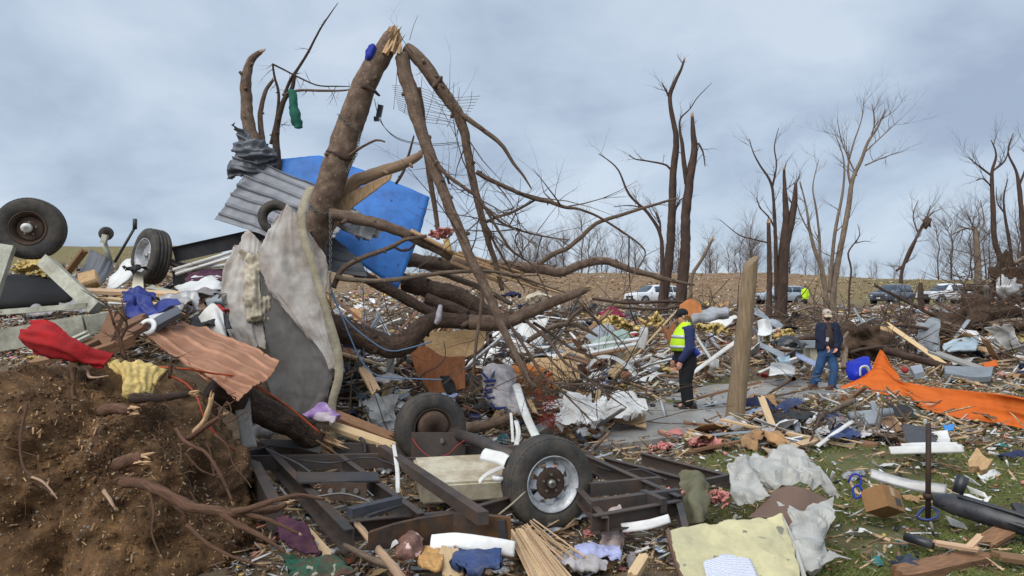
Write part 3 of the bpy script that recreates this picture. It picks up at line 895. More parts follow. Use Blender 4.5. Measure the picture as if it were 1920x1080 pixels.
T = thing('broken_tree', 'big leaning trunk snapped at the top with its crown hanging down to the right', 'tree', loc=tuple(at(505, 760, 8.8)))
_, ptr = limb(T, [(500, 790, 8.9, .30), (540, 600, 8.5, .28), (572, 500, 8.25, .262), (595, 425, 8.1, .255), (620, 345, 8.0, .245), (640, 285, 8.0, .24), (662, 220, 8.0, .232), (690, 150, 8.0, .205), (712, 108, 8.0, .185), (735, 70, 8.0, .15)], m_bark, 'trunk', 30, .09, 8, step=.025)
part('torn_end', MB().spikes(at(735, 70, 8.0), Vector((.45, 0, 1)), .105, 80, .15, 5, .13), m_torn, T, False)
# collar of bark where the trunk broke and an open dark scar
part('bark_ridge', MB().tube([at(*p) for p in [(668, 168, 7.9), (684, 163, 7.86), (700, 170, 7.86), (712, 180, 7.92)]], [.012, .022, .02, .01], 7, step=.02, rough=.4, freq=30), m_bark_wet, T)
part('bark_ridge', MB().tube([at(*p) for p in [(612, 283, 7.88), (632, 290, 7.85), (650, 297, 7.86), (664, 296, 7.92)]], [.014, .03, .03, .012], 7, step=.02, rough=.4, freq=30), m_bark_wet, T)
# long torn slabs of pale wood on the snapped end
rg = random.Random(9)
for a, b, w in [((722, 100), (748, 52), .05), ((735, 96), (752, 58), .045), ((748, 100), (757, 66), .04)]:
    p, q = at(a[0], a[1], 7.9), at(b[0], b[1], 7.94)
    part('torn_slab', MB().spikes(p, q - p, w * .6, 9, (q - p).length * 1.1, int(a[0]), .5), m_torn, T, False)
paths = []
for spec, k, torn in [
    ([(752, 105, 7.98, .12), (764, 150, 7.95, .135), (778, 205, 7.9, .125), (792, 250, 7.85, .11), (812, 310, 7.8, .10), (838, 375, 7.75, .092), (865, 440, 7.7, .088), (893, 505, 7.65, .082), (925, 570, 7.6, .074), (955, 640, 7.55, .062), (985, 700, 7.5, .052), (1004, 728, 7.5, .045)], 12, 0),
    ([(762, 90, 8.02, .10), (785, 112, 8.0, .125), (812, 145, 8.0, .12), (838, 185, 8.02, .11), (858, 215, 8.05, .10), (872, 250, 8.08, .082), (880, 300, 8.1, .075), (892, 360, 8.1, .068), (908, 425, 8.1, .058), (925, 480, 8.1, .048), (942, 545, 8.1, .036)], 12, 0),
    ([(782, 165, 8.05, .075), (790, 215, 8.1, .07), (796, 265, 8.15, .06), (806, 330, 8.2, .052), (815, 390, 8.2, .045), (821, 432, 8.2, .04)], 9, 0),
    ([(862, 212, 8.03, .05), (885, 228, 8.0, .045), (912, 248, 8.0, .042), (940, 272, 8.0, .036), (962, 305, 8.0, .03), (982, 330, 8.0, .022), (996, 353, 8.0, .012)], 9, 6),
    ([(806, 285, 7.75, .04), (832, 322, 7.72, .034), (868, 350, 7.7, .032), (900, 375, 7.7, .028), (930, 425, 7.7, .024), (960, 470, 7.75, .02), (1000, 500, 7.8, .014), (1030, 560, 7.8, .01)], 7, 0),
    ([(815, 300, 7.9, .026), (835, 325, 7.9, .026), (842, 345, 7.9, .015)], 7, 0),
    ([(893, 322, 8.1, .045), (925, 340, 8.15, .04), (965, 358, 8.2, .038), (1005, 373, 8.25, .036), (1035, 380, 8.3, .036), (1058, 388, 8.3, .034), (1085, 392, 8.3, .024), (1120, 405, 8.35, .022), (1160, 430, 8.4, .02), (1192, 452, 8.4, .018), (1210, 472, 8.4, .014), (1204, 492, 8.4, .008)], 8, 0),
    ([(905, 420, 8.1, .028), (930, 408, 8.15, .028), (960, 398, 8.2, .026), (985, 385, 8.25, .024), (1005, 374, 8.3, .018)], 7, 0),
    ([(890, 375, 8.1, .035), (920, 400, 8.1, .026), (945, 420, 8.1, .022), (985, 435, 8.1, .018), (1030, 445, 8.1, .014), (1070, 450, 8.1, .008)], 7, 0),
    ([(893, 385, 8.1, .026), (915, 430, 8.1, .024), (935, 470, 8.1, .02), (960, 510, 8.1, .016), (985, 545, 8.1, .01)], 7, 0),
    ([(905, 330, 8.1, .015), (930, 345, 8.0, .012), (960, 385, 8.0, .010), (975, 420, 8.0, .006)], 5, 0)]:
    o, pts = limb(T, spec, m_bark, 'limb', k, .11, 9, torn)
    paths.append(pts)
twiglets(T, paths[1:2] + paths[4:], 10, .65, 21, r=.005, lev=2)
twiglets(T, [paths[0][5:]], 12, .6, 22, r=.005, lev=2)
twiglets(T, [paths[0][6:], paths[1][5:], paths[4][2:], paths[6][2:], paths[8], paths[9]], 6, 1.3, 33, m_bark, .011, 2)
limb(T, [(655, 292, 7.8, .03), (680, 275, 7.7, .022), (705, 263, 7.65, .02), (722, 266, 7.62, .012)], m_bark, 'broken_twig', 7, .1)
limb(T, [(768, 75, 8.0, .006), (775, 50, 8.0, .005), (784, 28, 8.0, .003)], m_twig, 'broken_twig', 4, 0)

T2 = thing('stump_cluster', 'cluster of snapped upright stems behind the grey corrugated sheet', 'tree', loc=tuple(at(490, 330, 9.6)))
pp = []
for spec, m, torn in [
    ([(500, 400, 9.6, .17), (488, 300, 9.6, .16), (470, 245, 9.6, .14), (461, 190, 9.6, .12), (462, 145, 9.6, .11), (472, 112, 9.6, .08), (488, 98, 9.6, .05)], m_bark, 12),
    ([(505, 400, 9.7, .07), (494, 280, 9.7, .065), (488, 220, 9.7, .055), (496, 175, 9.7, .045), (512, 150, 9.7, .03)], m_bark, 8),
    ([(525, 420, 9.6, .10), (520, 310, 9.6, .085), (518, 245, 9.6, .07), (532, 190, 9.6, .055), (548, 165, 9.6, .045), (553, 140, 9.6, .035)], m_bark_wet, 0),
    ([(532, 180, 9.6, .035), (545, 150, 9.6, .034), (565, 120, 9.6, .03), (582, 90, 9.6, .026), (600, 55, 9.6, .02), (618, 28, 9.6, .014), (634, 5, 9.6, .006)], m_bark_wet, 0),
    ([(508, 270, 9.6, .04), (520, 215, 9.6, .034), (522, 175, 9.6, .03), (515, 145, 9.6, .024), (511, 120, 9.6, .02)], m_bark_wet, 0),
    ([(511, 120, 9.6, .02), (535, 132, 9.55, .018), (560, 145, 9.5, .017), (595, 160, 9.45, .015), (630, 162, 9.4, .013), (656, 162, 9.4, .008)], m_bark_wet, 0),
    ([(530, 178, 9.6, .026), (560, 170, 9.5, .026), (600, 170, 9.4, .026), (640, 170, 9.3, .02), (656, 168, 9.2, .014)], m_bark, 0)]:
    o, pts = limb(T2, spec, m, 'stem', 10, .12, 8, torn); pp.append(pts)
twiglets(T2, pp[3:], 6, .35, 23, r=.005, lev=1)

def log(label, spec, m, name='fallen_limb', n=12, torn=0, torn0=0, rough=.14, tw=0, cat='log', group=None, seed=3, twl=.5):
    t = thing(name, label, cat, group, tuple(at(*spec[0][:3])))
    o, pts = limb(t, spec, m, 'stem', n, rough, 8, torn, torn0=torn0)
    if tw: twiglets(t, [pts[1:]], tw * 2, twl * 1.2, seed, r=.006, lev=2)
    return t
log('thick dark fallen trunk curving up to a pale cut end right of the hanging cloth',
    [(600, 610, 8.1, .22), (650, 622, 8.1, .215), (705, 645, 8.1, .21), (755, 650, 8.1, .20), (785, 618, 8.15, .17), (815, 600, 8.2, .145), (860, 603, 8.2, .13), (920, 607, 8.2, .125), (965, 598, 8.2, .115), (1010, 578, 8.2, .095), (1050, 560, 8.2, .085), (1098, 543, 8.2, .065)], m_bark_wet, 'fallen_tree', 22, 0, rough=.16, tw=3)
limb_over = thing('barkless_limb', 'smooth brown end of the fallen trunk with torn tip pointing right', 'log', loc=tuple(at(900, 605, 8.15)))
limb(limb_over, [(880, 604, 8.13, .134), (920, 606, 8.12, .133), (965, 598, 8.12, .122), (1010, 578, 8.12, .102), (1050, 560, 8.12, .09), (1097, 543, 8.14, .07)], m_bark, 'stem', 14, .06, 10, 10)
log('long crooked horizontal limb reaching right in front of the white SUV',
    [(740, 488, 10.2, .16), (800, 492, 10.1, .155), (870, 498, 10.0, .15), (940, 500, 9.9, .14), (1000, 502, 9.8, .12), (1050, 511, 9.7, .10), (1090, 496, 9.7, .09), (1135, 489, 9.7, .085), (1185, 506, 9.7, .07), (1235, 521, 9.7, .055), (1270, 528, 9.7, .04), (1302, 534, 9.7, .02)], m_bark, 'fallen_limb', 12, 0, rough=.14, tw=3)
log('slim limb rising right across the sky to a torn tip at the snapped trees',
    [(1008, 498, 9.75, .055), (1035, 478, 9.7, .052), (1062, 466, 9.7, .05), (1088, 445, 9.7, .048), (1120, 418, 9.7, .044), (1165, 403, 9.7, .038), (1200, 392, 9.7, .034), (1240, 380, 9.7, .028), (1270, 372, 9.7, .02)], m_bark, 'fallen_limb', 9, 6, tw=2)
log('split limb running from the leaning trunk past pink insulation into torn slivers',
    [(618, 402, 7.85, .10), (660, 408, 7.85, .10), (710, 420, 7.85, .095), (755, 436, 7.9, .09), (800, 458, 8.0, .085), (845, 482, 8.1, .075)], m_bark, 'split_limb', 12, 0)
sl = thing('torn_slivers', 'long pale torn slivers at the end of the split limb', 'wood', loc=tuple(at(850, 480, 8.1)))
for a, b, w, h in [((770, 432, 7.86), (845, 470, 8.0), .07, .02), ((840, 470, 8.05), (1000, 530, 8.3), .05, .025), ((850, 480, 8.0), (1045, 548, 8.4), .045, .02), ((845, 490, 8.05), (940, 530, 8.2), .05, .02), ((860, 472, 8.1), (980, 512, 8.3), .03, .02), ((880, 500, 8.0), (1020, 545, 8.2), .02, .015)]:
    part('sliver', MB().beam(at(*a), at(*b), w, h, (0, -.6, 1)), m_torn, sl, False)
log('forked brown limb crossing the lower corner of the blue panel',
    [(625, 540, 7.8, .05), (640, 508, 7.8, .045), (665, 490, 7.8, .044), (700, 476, 7.8, .042), (735, 463, 7.8, .04), (760, 450, 7.8, .035), (800, 442, 7.8, .03)], m_bark, 'fallen_limb', 9)
log('short dark fork below the brown limb on the blue panel',
    [(738, 462, 7.8, .025), (752, 470, 7.8, .024), (768, 468, 7.8, .022), (778, 458, 7.8, .018), (792, 452, 7.8, .012)], m_bark_wet, 'side_branch', 7, cat='branch')
log('long pale bowed branch passing below the blue panel',
    [(630, 520, 7.75, .045), (670, 526, 7.75, .042), (730, 526, 7.75, .04), (800, 515, 7.8, .037), (870, 508, 7.85, .034), (920, 509, 7.9, .03), (965, 517, 7.95, .026), (1010, 532, 8.0, .02), (1060, 548, 8.0, .012)], m_bark_grey, 'fallen_branch', 9, tw=2, cat='branch')
log('dark mossy log slanting down behind the pale bowed branch',
    [(640, 495, 8.8, .11), (690, 520, 8.8, .11), (740, 550, 8.75, .105), (790, 578, 8.7, .095), (845, 600, 8.6, .08)], m_bark_wet, 'fallen_log', 12)
log('thick rough log right of the blue panel tip, upper of the pair',
    [(755, 528, 9.6, .19), (800, 538, 9.6, .19), (850, 552, 9.5, .18), (895, 575, 9.4, .16), (925, 596, 9.3, .12)], m_bark_wet, 'fallen_log', 14, rough=.2)
log('thick rough log right of the blue panel tip, lower of the pair',
    [(800, 560, 9.3, .12), (850, 580, 9.2, .12), (895, 596, 9.1, .10), (930, 602, 9.0, .08)], m_bark_wet, 'fallen_log', 12, rough=.2)
log('mossy pole slanting behind the torn slivers',
    [(800, 500, 10.4, .08), (850, 520, 10.3, .075), (900, 540, 10.2, .07), (960, 570, 10.1, .05)], m_bark_grey, 'fallen_limb', 9)
log('peeled pale limb arching up right over the blue panel',
    [(600, 440, 8.4, .15), (625, 385, 8.35, .15), (655, 348, 8.3, .13), (700, 326, 8.3, .11), (745, 312, 8.35, .095), (772, 300, 8.4, .085), (790, 289, 8.4, .06)], m_peeled, 'peeled_limb', 12, 5, rough=.1)
fl = MB().grid(patch(V3([[(612, 430, 8.2), (640, 375, 8.2), (690, 345, 8.2), (735, 326, 8.2)], [(618, 445, 8.2), (650, 400, 8.2), (695, 365, 8.2), (733, 336, 8.2)]]), 8, 24, wr=.01, ws=8), .02)
solo('bark_flap', fl, m_torn, 'torn flap of pale wood under the peeled limb', 'wood')
log('thin upright broken stem between the peeled limb and the hanging branches',
    [(742, 345, 8.6, .03), (755, 325, 8.6, .03), (765, 295, 8.6, .026), (772, 270, 8.6, .022), (776, 255, 8.6, .014)], m_bark, 'broken_branch', 8, 5, cat='branch')
log('dark uprooted trunk sloping down from the root plate under the copper sheet',
    [(400, 720, 6.2, .23), (440, 742, 6.35, .22), (490, 768, 6.5, .205), (545, 796, 6.65, .19), (598, 822, 6.8, .17)], m_bark_wet, 'uprooted_tree', 22, 14, rough=.2)
log('short brown log behind the far trailer wheel',
    [(868, 805, 8.0, .095), (905, 797, 8.2, .092), (940, 788, 8.3, .085), (960, 780, 8.4, .07)], m_bark, 'log', 12, 6, 6)
log('forked branch lying among debris right of the brown limb end',
    [(990, 640, 10.5, .06), (1030, 615, 10.6, .06), (1060, 608, 10.6, .058), (1095, 615, 10.6, .05), (1120, 630, 10.6, .03)], m_bark_grey, 'fallen_branch', 9, 4, cat='branch')
log('slanting limb stub pointing up beside the forked branch',
    [(1060, 610, 10.55, .05), (1075, 592, 10.5, .045), (1090, 578, 10.5, .03)], m_bark_grey, 'branch_stub', 8, 4, cat='branch')
log('thin pale branch lying level across the litter left of the slab',
    [(1050, 725, 9.5, .022), (1090, 720, 9.5, .024), (1130, 722, 9.5, .022), (1165, 730, 9.5, .016), (1185, 745, 9.5, .01)], m_bark_grey, 'fallen_branch', 7, cat='branch', tw=3)
for i, (lab, spec) in enumerate([
    ('long dark branch drooping from the fallen trunk towards the dog', [(960, 615, 8.0, .03), (990, 660, 7.9, .028), (1015, 700, 7.8, .025), (1045, 725, 7.7, .022), (1080, 760, 7.6, .014), (1110, 790, 7.5, .008)]),
    ('long dark branch sweeping right of the dog over the debris', [(985, 600, 8.1, .032), (1030, 640, 8.0, .03), (1060, 680, 7.9, .026), (1090, 700, 7.8, .02), (1140, 740, 7.8, .014), (1175, 765, 7.8, .008)]),
    ('arching dark branch falling towards the white arc of siding', [(1000, 605, 8.3, .03), (1040, 630, 8.4, .028), (1075, 655, 8.4, .024), (1110, 668, 8.4, .018), (1150, 690, 8.4, .01)]),
    ('thin dark branch hanging straight down left of the brown plywood', [(905, 530, 7.9, .034), (902, 580, 7.8, .032), (893, 640, 7.7, .028), (888, 690, 7.7, .02), (885, 730, 7.7, .008)]),
    ('crooked dark branch rising above the white plastic sheeting', [(1080, 560, 8.6, .02), (1105, 585, 8.6, .02), (1135, 615, 8.5, .017), (1165, 640, 8.5, .012), (1200, 690, 8.4, .007)])]):
    log(lab, spec, m_bark, 'drooping_branch', 7, tw=6, cat='branch', seed=50 + i, twl=.6)
for i, (lab, spec) in enumerate([
    ('slim twig standing by the left trailer rail', [(232, 672, 5.2, .018), (226, 640, 5.2, .018), (238, 610, 5.2, .015), (232, 585, 5.2, .01), (228, 560, 5.2, .005)]),
    ('slim forked twig standing left of the copper sheet', [(236, 675, 5.1, .02), (228, 645, 5.1, .018), (215, 610, 5.1, .014), (205, 580, 5.1, .010), (196, 560, 5.1, .005)]),
    ('stubby broken root standing below the copper sheet', [(318, 710, 5.0, .02), (320, 690, 5.0, .018), (322, 665, 5.0, .012)])]):
    log(lab, spec, m_root, 'upright_twig', 7, tw=3, cat='twig', seed=60 + i, twl=.2)

# ---------------------------------------------------------------- sheets, tarps and things caught in the tree
m_blue = mat('blue_paint', srgb(56, 124, 206), .55, .12, 3, .25, dirt=.25, dirtc=srgb(30, 60, 120), dscale=4, bscale=9, speck=(16, .72, srgb(24, 50, 100)))
m_greymet = mat('grey_sheet_metal', srgb(124, 127, 134), .48, .14, 3, .12, metal=.25, dirt=.3, dirtc=srgb(78, 76, 78), dscale=2)
m_silver = mat('silver_sheet', srgb(172, 172, 172), .42, .18, 4, .2, metal=.3, dirt=.35, dirtc=srgb(120, 112, 102), dscale=3)
m_blackpl = mat('black_plastic', srgb(44, 46, 52), .38, .3, 5, .3, spec=.5, dirt=.3, dirtc=srgb(84, 80, 76))
m_greytarp = mat('grey_tarp', srgb(86, 90, 98), .42, .2, 5, .25, spec=.5, dirt=.3, dirtc=srgb(50, 50, 54))
m_canvas = mat('dirty_canvas', srgb(190, 187, 182), .85, .1, 4, .3, dirt=.62, dirtc=srgb(134, 114, 100), dscale=2.2, bscale=120)
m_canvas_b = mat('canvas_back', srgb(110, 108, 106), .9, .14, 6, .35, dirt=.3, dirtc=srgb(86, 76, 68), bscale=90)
m_strap = mat('webbing', srgb(168, 160, 138), .85, .15, 30, .3, dirt=.4, dirtc=srgb(110, 98, 78))
m_copper = mat('copper_sheet', srgb(166, 122, 96), .5, .12, 2.5, .12, metal=.2, dirt=.35, dirtc=srgb(128, 84, 60), dscale=3)
m_red = mat('red_cloth', srgb(160, 24, 28), .85, .2, 8, .3, bscale=60, dirt=.25, dirtc=srgb(84, 8, 14))
m_yinsul = mat('yellow_insulation', srgb(204, 180, 116), .95, .25, 18, .9, dirt=.3, dirtc=srgb(150, 118, 62), rand=.12)
m_pinsul = mat('pink_insulation', srgb(212, 142, 134), .95, .25, 20, .9, dirt=.3, dirtc=srgb(150, 84, 78), rand=.14)
m_orange = mat('orange_tarp', srgb(206, 100, 26), .7, .12, 3, .2, dirt=.3, dirtc=srgb(160, 72, 20), dscale=1.5, coord='UV', stretch=(4, 10, 1), bscale=40)
m_chain = mat('chain_steel', srgb(112, 112, 106), .45, .2, 30, .1, metal=.8)
m_wire = mat('wire_steel', srgb(120, 120, 120), .5, .1, 10, 0, metal=.6)
m_green = mat('green_cloth', srgb(28, 92, 76), .85, .25, 8, .3, bscale=60)
m_bluecloth = mat('blue_cloth', srgb(34, 50, 150), .75, .2, 5, .2, bscale=30)
m_whitepl = mat('white_plastic', srgb(222, 222, 220), .45, .06, 5, .08, dirt=.3, dirtc=srgb(150, 140, 126), rand=.08)
m_sock = mat('sock_cloth', srgb(170, 166, 172), .9, .3, 20, .2, stretch=(1, 1, 6))

def sheet(name, label, cat, rows, m, thick=.004, nu=20, nv=20, smooth=True, **k):
    return solo(name, MB().grid(patch(V3(rows), nu, nv, **k), thick), m, label, cat, None, smooth)
sheet('blue_board', 'large bright blue board wedged behind the leaning trunk', 'board',
    [[(522, 300, 9.7), (600, 292, 9.65), (700, 326, 9.6), (806, 370, 9.5)], [(500, 360, 9.5), (590, 370, 9.45), (690, 410, 9.4), (788, 436, 9.35)], [(480, 420, 9.3), (585, 450, 9.25), (668, 490, 9.2), (746, 542, 9.15)]], m_blue, .035, 30, 44, wr=.004, ws=3, rag=.006, lin=True)
sheet('corrugated_sheet', 'grey ribbed metal sheet flung against the snapped stems', 'metal sheet',
    [[(478, 302, 9.1), (545, 330, 9.05), (600, 352, 9.0), (665, 392, 8.95)], [(440, 355, 8.95), (510, 380, 8.9), (560, 402, 8.85), (640, 432, 8.8)], [(404, 414, 8.8), (462, 432, 8.75), (520, 455, 8.7), (600, 490, 8.65)]], m_greymet, .004, 90, 50, wr=.012, ws=2.2, corr=(7, .026, 0), crump=.02, cs=2.2, rag=.018)
sheet('metal_sheet', 'bright silver sheet piece lying over the blue board below the peeled limb', 'metal sheet',
    [[(625, 376, 8.6), (670, 392, 8.6), (722, 432, 8.6)], [(620, 405, 8.5), (670, 425, 8.5), (712, 440, 8.5)], [(640, 432, 8.45), (670, 446, 8.45), (690, 452, 8.45)]], m_silver, .003, 30, 30, wr=.008, ws=6, crump=.05, cs=4, rag=.06)
sheet('metal_sheet', 'dark grey ribbed sheet below the leaning trunk and above the brown forked limb', 'metal sheet',
    [[(575, 432, 8.5), (620, 445, 8.5), (650, 470, 8.5)], [(585, 470, 8.4), (630, 485, 8.4), (676, 490, 8.4)], [(600, 505, 8.3), (650, 515, 8.3), (690, 520, 8.3)]], m_greytarp, .004, 36, 24, wr=.012, ws=3, corr=(4, .02, 0))
sheet('grey_tarp', 'crumpled dark grey tarp wrapped round the snapped stump at the far left stem', 'tarp',
    [[(446, 240, 9.3), (462, 255, 9.2), (480, 275, 9.2)], [(448, 275, 9.2), (472, 278, 9.05), (505, 290, 9.1)], [(452, 298, 9.15), (480, 300, 9.0), (518, 292, 9.1)], [(440, 318, 9.15), (470, 312, 9.05), (515, 305, 9.15)], [(442, 335, 9.2), (462, 325, 9.1), (490, 318, 9.2)]], m_greytarp, .004, 56, 46, wr=.006, ws=12, crump=.03, cs=6, rag=.04, fold=(.09, 3.4, 0))
tp = thing('canvas_tarp', 'big stained off-white canvas draped from the leaning trunk nearly to the ground', 'tarp', loc=tuple(at(580, 780, 7.6)))
part('light_side', MB().grid(patch(V3([
    [(522, 402, 7.678), (540, 384, 7.678), (556, 400, 7.665), (572, 430, 7.656)],
    [(492, 462, 7.656), (530, 452, 7.611), (570, 462, 7.620), (612, 480, 7.656)],
    [(484, 498, 7.638), (535, 512, 7.588), (580, 512, 7.611), (616, 505, 7.647)],
    [(508, 545, 7.620), (550, 560, 7.575), (590, 560, 7.593), (614, 560, 7.620)],
    [(560, 605, 7.602), (580, 612, 7.566), (602, 616, 7.575), (620, 618, 7.602)],
    [(606, 660, 7.588), (612, 662, 7.566), (620, 664, 7.566), (628, 664, 7.584)],
    [(624, 692, 7.584), (627, 693, 7.566), (630, 694, 7.566), (633, 692, 7.575)]]), 80, 56, wr=.004, ws=9, seed=2, fold=(.03, 2.4, 1), rag=.03, crump=.014, cs=2.6, lin=True), .004), m_canvas, tp)
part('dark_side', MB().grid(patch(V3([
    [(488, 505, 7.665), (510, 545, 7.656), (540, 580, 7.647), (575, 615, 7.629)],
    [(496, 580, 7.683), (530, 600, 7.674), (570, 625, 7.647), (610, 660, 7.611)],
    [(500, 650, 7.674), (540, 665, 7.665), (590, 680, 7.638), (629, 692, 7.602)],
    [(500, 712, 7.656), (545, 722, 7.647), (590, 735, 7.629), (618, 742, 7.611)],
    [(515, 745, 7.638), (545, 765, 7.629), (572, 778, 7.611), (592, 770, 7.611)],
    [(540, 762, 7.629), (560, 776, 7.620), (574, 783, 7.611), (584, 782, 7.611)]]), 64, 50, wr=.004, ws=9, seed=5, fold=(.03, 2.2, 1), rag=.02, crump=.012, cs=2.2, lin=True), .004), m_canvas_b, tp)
sheet('canvas_drape', 'beige-grey cloth hanging in folds left of the big canvas', 'tarp',
    [[(448, 462, 8.0), (470, 440, 7.95), (498, 448, 7.9)], [(428, 505, 7.9), (455, 505, 7.8), (488, 515, 7.85)], [(418, 560, 7.8), (445, 565, 7.7), (492, 570, 7.8)], [(420, 610, 7.7), (455, 625, 7.6), (495, 620, 7.7)], [(440, 645, 7.6), (470, 656, 7.55), (500, 660, 7.6)]], m_canvas, .004, 60, 40, wr=.006, ws=9, seed=9, fold=(.045, 2.6, 1), rag=.03, crump=.02, cs=3, lin=True)
sheet('canvas_fold', 'stiff cream crumpled cloth bunched between the beige drape and the canvas', 'tarp',
    [[(460, 470, 7.85), (480, 480, 7.75), (496, 475, 7.8)], [(458, 540, 7.75), (480, 545, 7.65), (500, 540, 7.72)], [(470, 600, 7.7), (484, 605, 7.62), (498, 600, 7.68)]], mat('cream_canvas', srgb(196, 188, 168), .85, .15, 6, .5, dirt=.6, dirtc=srgb(116, 98, 78)), .006, 54, 34, wr=.006, ws=11, crump=.03, cs=7, rag=.04, fold=(.05, 3, 1))
sheet('white_roll', 'white stiff sheet curling down left of the beige drape', 'sheet',
    [[(372, 595, 7.0), (398, 570, 7.1), (418, 585, 7.05)], [(395, 640, 6.9), (410, 605, 6.95), (425, 640, 6.95)], [(425, 685, 6.8), (432, 660, 6.8), (438, 690, 6.8)]], m_whitepl, .006, 20, 20, wr=.012, ws=5)
sp = [(582, 350, 7.72), (566, 392, 7.5), (566, 430, 7.42), (580, 480, 7.36), (598, 540, 7.34), (616, 600, 7.34), (632, 655, 7.36), (635, 705, 7.38), (622, 760, 7.42), (625, 800, 7.42), (626, 828, 7.42)]
solo('strap', MB().grid(patch([[at(x - 8, y, d) for x, y, d in sp], [at(x + 8, y, d - .01) for x, y, d in sp]], 3, 90, wr=.012, ws=9), .004), m_strap, 'long pale webbing strap hanging down the edge of the canvas', 'strap')
def chain(label, pts, size=.045, sag=None):
    P = [at(*p) for p in pts]; t = thing('chain', label, 'chain', loc=tuple(P[0])); mb = MB()
    dists = [0]
    for a, b in zip(P, P[1:]): dists.append(dists[-1] + (b - a).length)
    n = int(dists[-1] / (size * .72)); k = 0
    proto = None
    for i in range(n):
        s = (i + .5) / n * dists[-1]
        while dists[k + 1] < s: k += 1
        f = (s - dists[k]) / (dists[k + 1] - dists[k])
        c = P[k].lerp(P[k + 1], f); d = (P[k + 1] - P[k]).normalized()
        if proto is None:
            ring = [Vector((size / 2 * math.cos(a) * (1.0), size * .3 * math.sin(a), 0)) for a in np.linspace(0, 2 * math.pi, 11)]
            proto = MB().tube(ring, size * .085, 5, smooth_path=False, cap=False).mesh('chain_link', m_chain)
        q = d.to_track_quat('X', 'Z').to_matrix().to_4x4() @ Matrix.Rotation(R(90 * (i % 2) + 20), 4, 'X')
        o = link(bpy.data.objects.new('chain_link', proto), t); o.matrix_world = Matrix.Translation(c - P[0]) @ q
    return t
chain('steel chain wound once round the leaning trunk, upper loop', [(634, 214, 7.92), (644, 224, 7.84), (655, 234, 7.82), (667, 242, 7.84), (676, 248, 7.9)])
chain('steel chain dangling beside the leaning trunk from the upper loop', [(676, 248, 7.9), (672, 270, 7.82), (668, 290, 7.78), (660, 306, 7.77), (650, 322, 7.76)])
chain('steel chain round the foot of the leaning trunk', [(578, 382, 7.94), (588, 394, 7.88), (603, 401, 7.86), (618, 399, 7.9)])
chain('steel chain hanging straight down beside the webbing strap', [(619, 400, 7.65), (620, 450, 7.6), (619, 500, 7.55), (619, 545, 7.5), (620, 585, 7.5)])
# bent wire rack caught under the break
mb = MB(); rg = random.Random(31)
for k in range(13):
    t = k / 12
    mb.tube([at(735 + 12 * t, 160 + 45 * t, 8.4), at(790, 165 + 62 * t, 8.5), at(835 + 8 * t, 185 + 50 * t + rg.uniform(-3, 3), 8.45), at(900 - 40 * t, 180 + 70 * t, 8.4)], .003, 4)
for k in range(7):
    t = k / 6
    mb.tube([at(745 + 140 * t, 128 + 42 * t, 8.42), at(742 + 138 * t, 165 + 35 * t, 8.47), at(738 + 120 * t, 205 + 40 * t, 8.42)], .004, 4)
mb.tube([at(702, 185, 8.3), at(712, 225, 8.3), at(735, 252, 8.35), at(765, 265, 8.4), at(810, 270, 8.4), at(860, 266, 8.4)], .006, 4)
mb.tube([at(708, 192, 8.3), at(716, 230, 8.3), at(738, 256, 8.35), at(768, 268, 8.4), at(815, 273, 8.4), at(862, 268, 8.4)], .005, 4)
solo('wire_rack', mb, m_wire, 'bent thin wire rack dangling between the broken limbs against the sky', 'wire rack')
solo('wire_buckle', MB().box(at(712, 208, 8.2), (.06, .04, .14), Euler((0, .2, 0))).box(at(706, 223, 8.2), (.06, .04, .05)), m_blackpl, 'small black fitting hanging on the wire beside the leaning trunk', 'fitting', smooth=False)
sheet('green_rag', 'dark green rag hanging from a thin stem left of the leaning trunk', 'rag', [[(540, 168, 9.4), (550, 170, 9.4), (556, 175, 9.4)], [(546, 205, 9.35), (552, 210, 9.3), (560, 208, 9.35)], [(550, 235, 9.35), (558, 242, 9.3), (567, 240, 9.35)]], m_green, .01, 16, 10, wr=.03, ws=8)
sheet('blue_rag', 'small blue patterned rag stuck to the left of the trunk break', 'rag', [[(692, 88, 7.95), (700, 84, 7.9), (706, 90, 7.9)], [(686, 100, 7.95), (694, 102, 7.85), (700, 104, 7.9)], [(686, 112, 7.95), (690, 112, 7.9), (694, 114, 7.9)]], m_bluecloth, .01, 12, 10, wr=.02, ws=14)
def fluff(name, label, cat, c, r, m, n=9, seed=1, jit=1.1):
    """torn fibre batt: ragged thin layers and wisps"""
    rg = random.Random(seed); mb = MB(); c = Vector(c)
    for _ in range(n):
        o = c + Vector((rg.uniform(-1, 1) * r, rg.uniform(-.6, .6) * r, rg.uniform(-.4, .4) * r)); s = r * rg.uniform(.4, .8)
        E = Euler((rg.uniform(-.7, .7), rg.uniform(-.7, .7), rg.uniform(0, 6))).to_matrix()
        ctrl = [[o + E @ Vector((u * s * rg.uniform(.6, 1.1), v * s * .8 * rg.uniform(.6, 1.1), rg.uniform(-.15, .15) * s)) for v in (-1, 0, 1)] for u in (-1, 0, 1)]
        mb.grid(patch(ctrl, 12, 12, wr=s * .22, ws=1.6 / s, seed=rg.random() * 50, rag=s * .35, crump=s * .2, cs=3 / s), s * .14)
    return solo(name, mb, m, label, cat)
fluff('pink_insulation', 'pink insulation tuft impaled on the hanging branch', 'insulation', at(828, 437, 8.1), .11, m_pinsul, 12, 3)
sheet('insulation_shred', 'yellowish shred hanging under the pink tuft on the branch', 'insulation', [[(832, 450, 8.05), (842, 450, 8.05)], [(838, 465, 8.05), (846, 465, 8.0)], [(842, 478, 8.05), (848, 476, 8.05)]], m_yinsul, .02, 12, 8, wr=.02, ws=20)
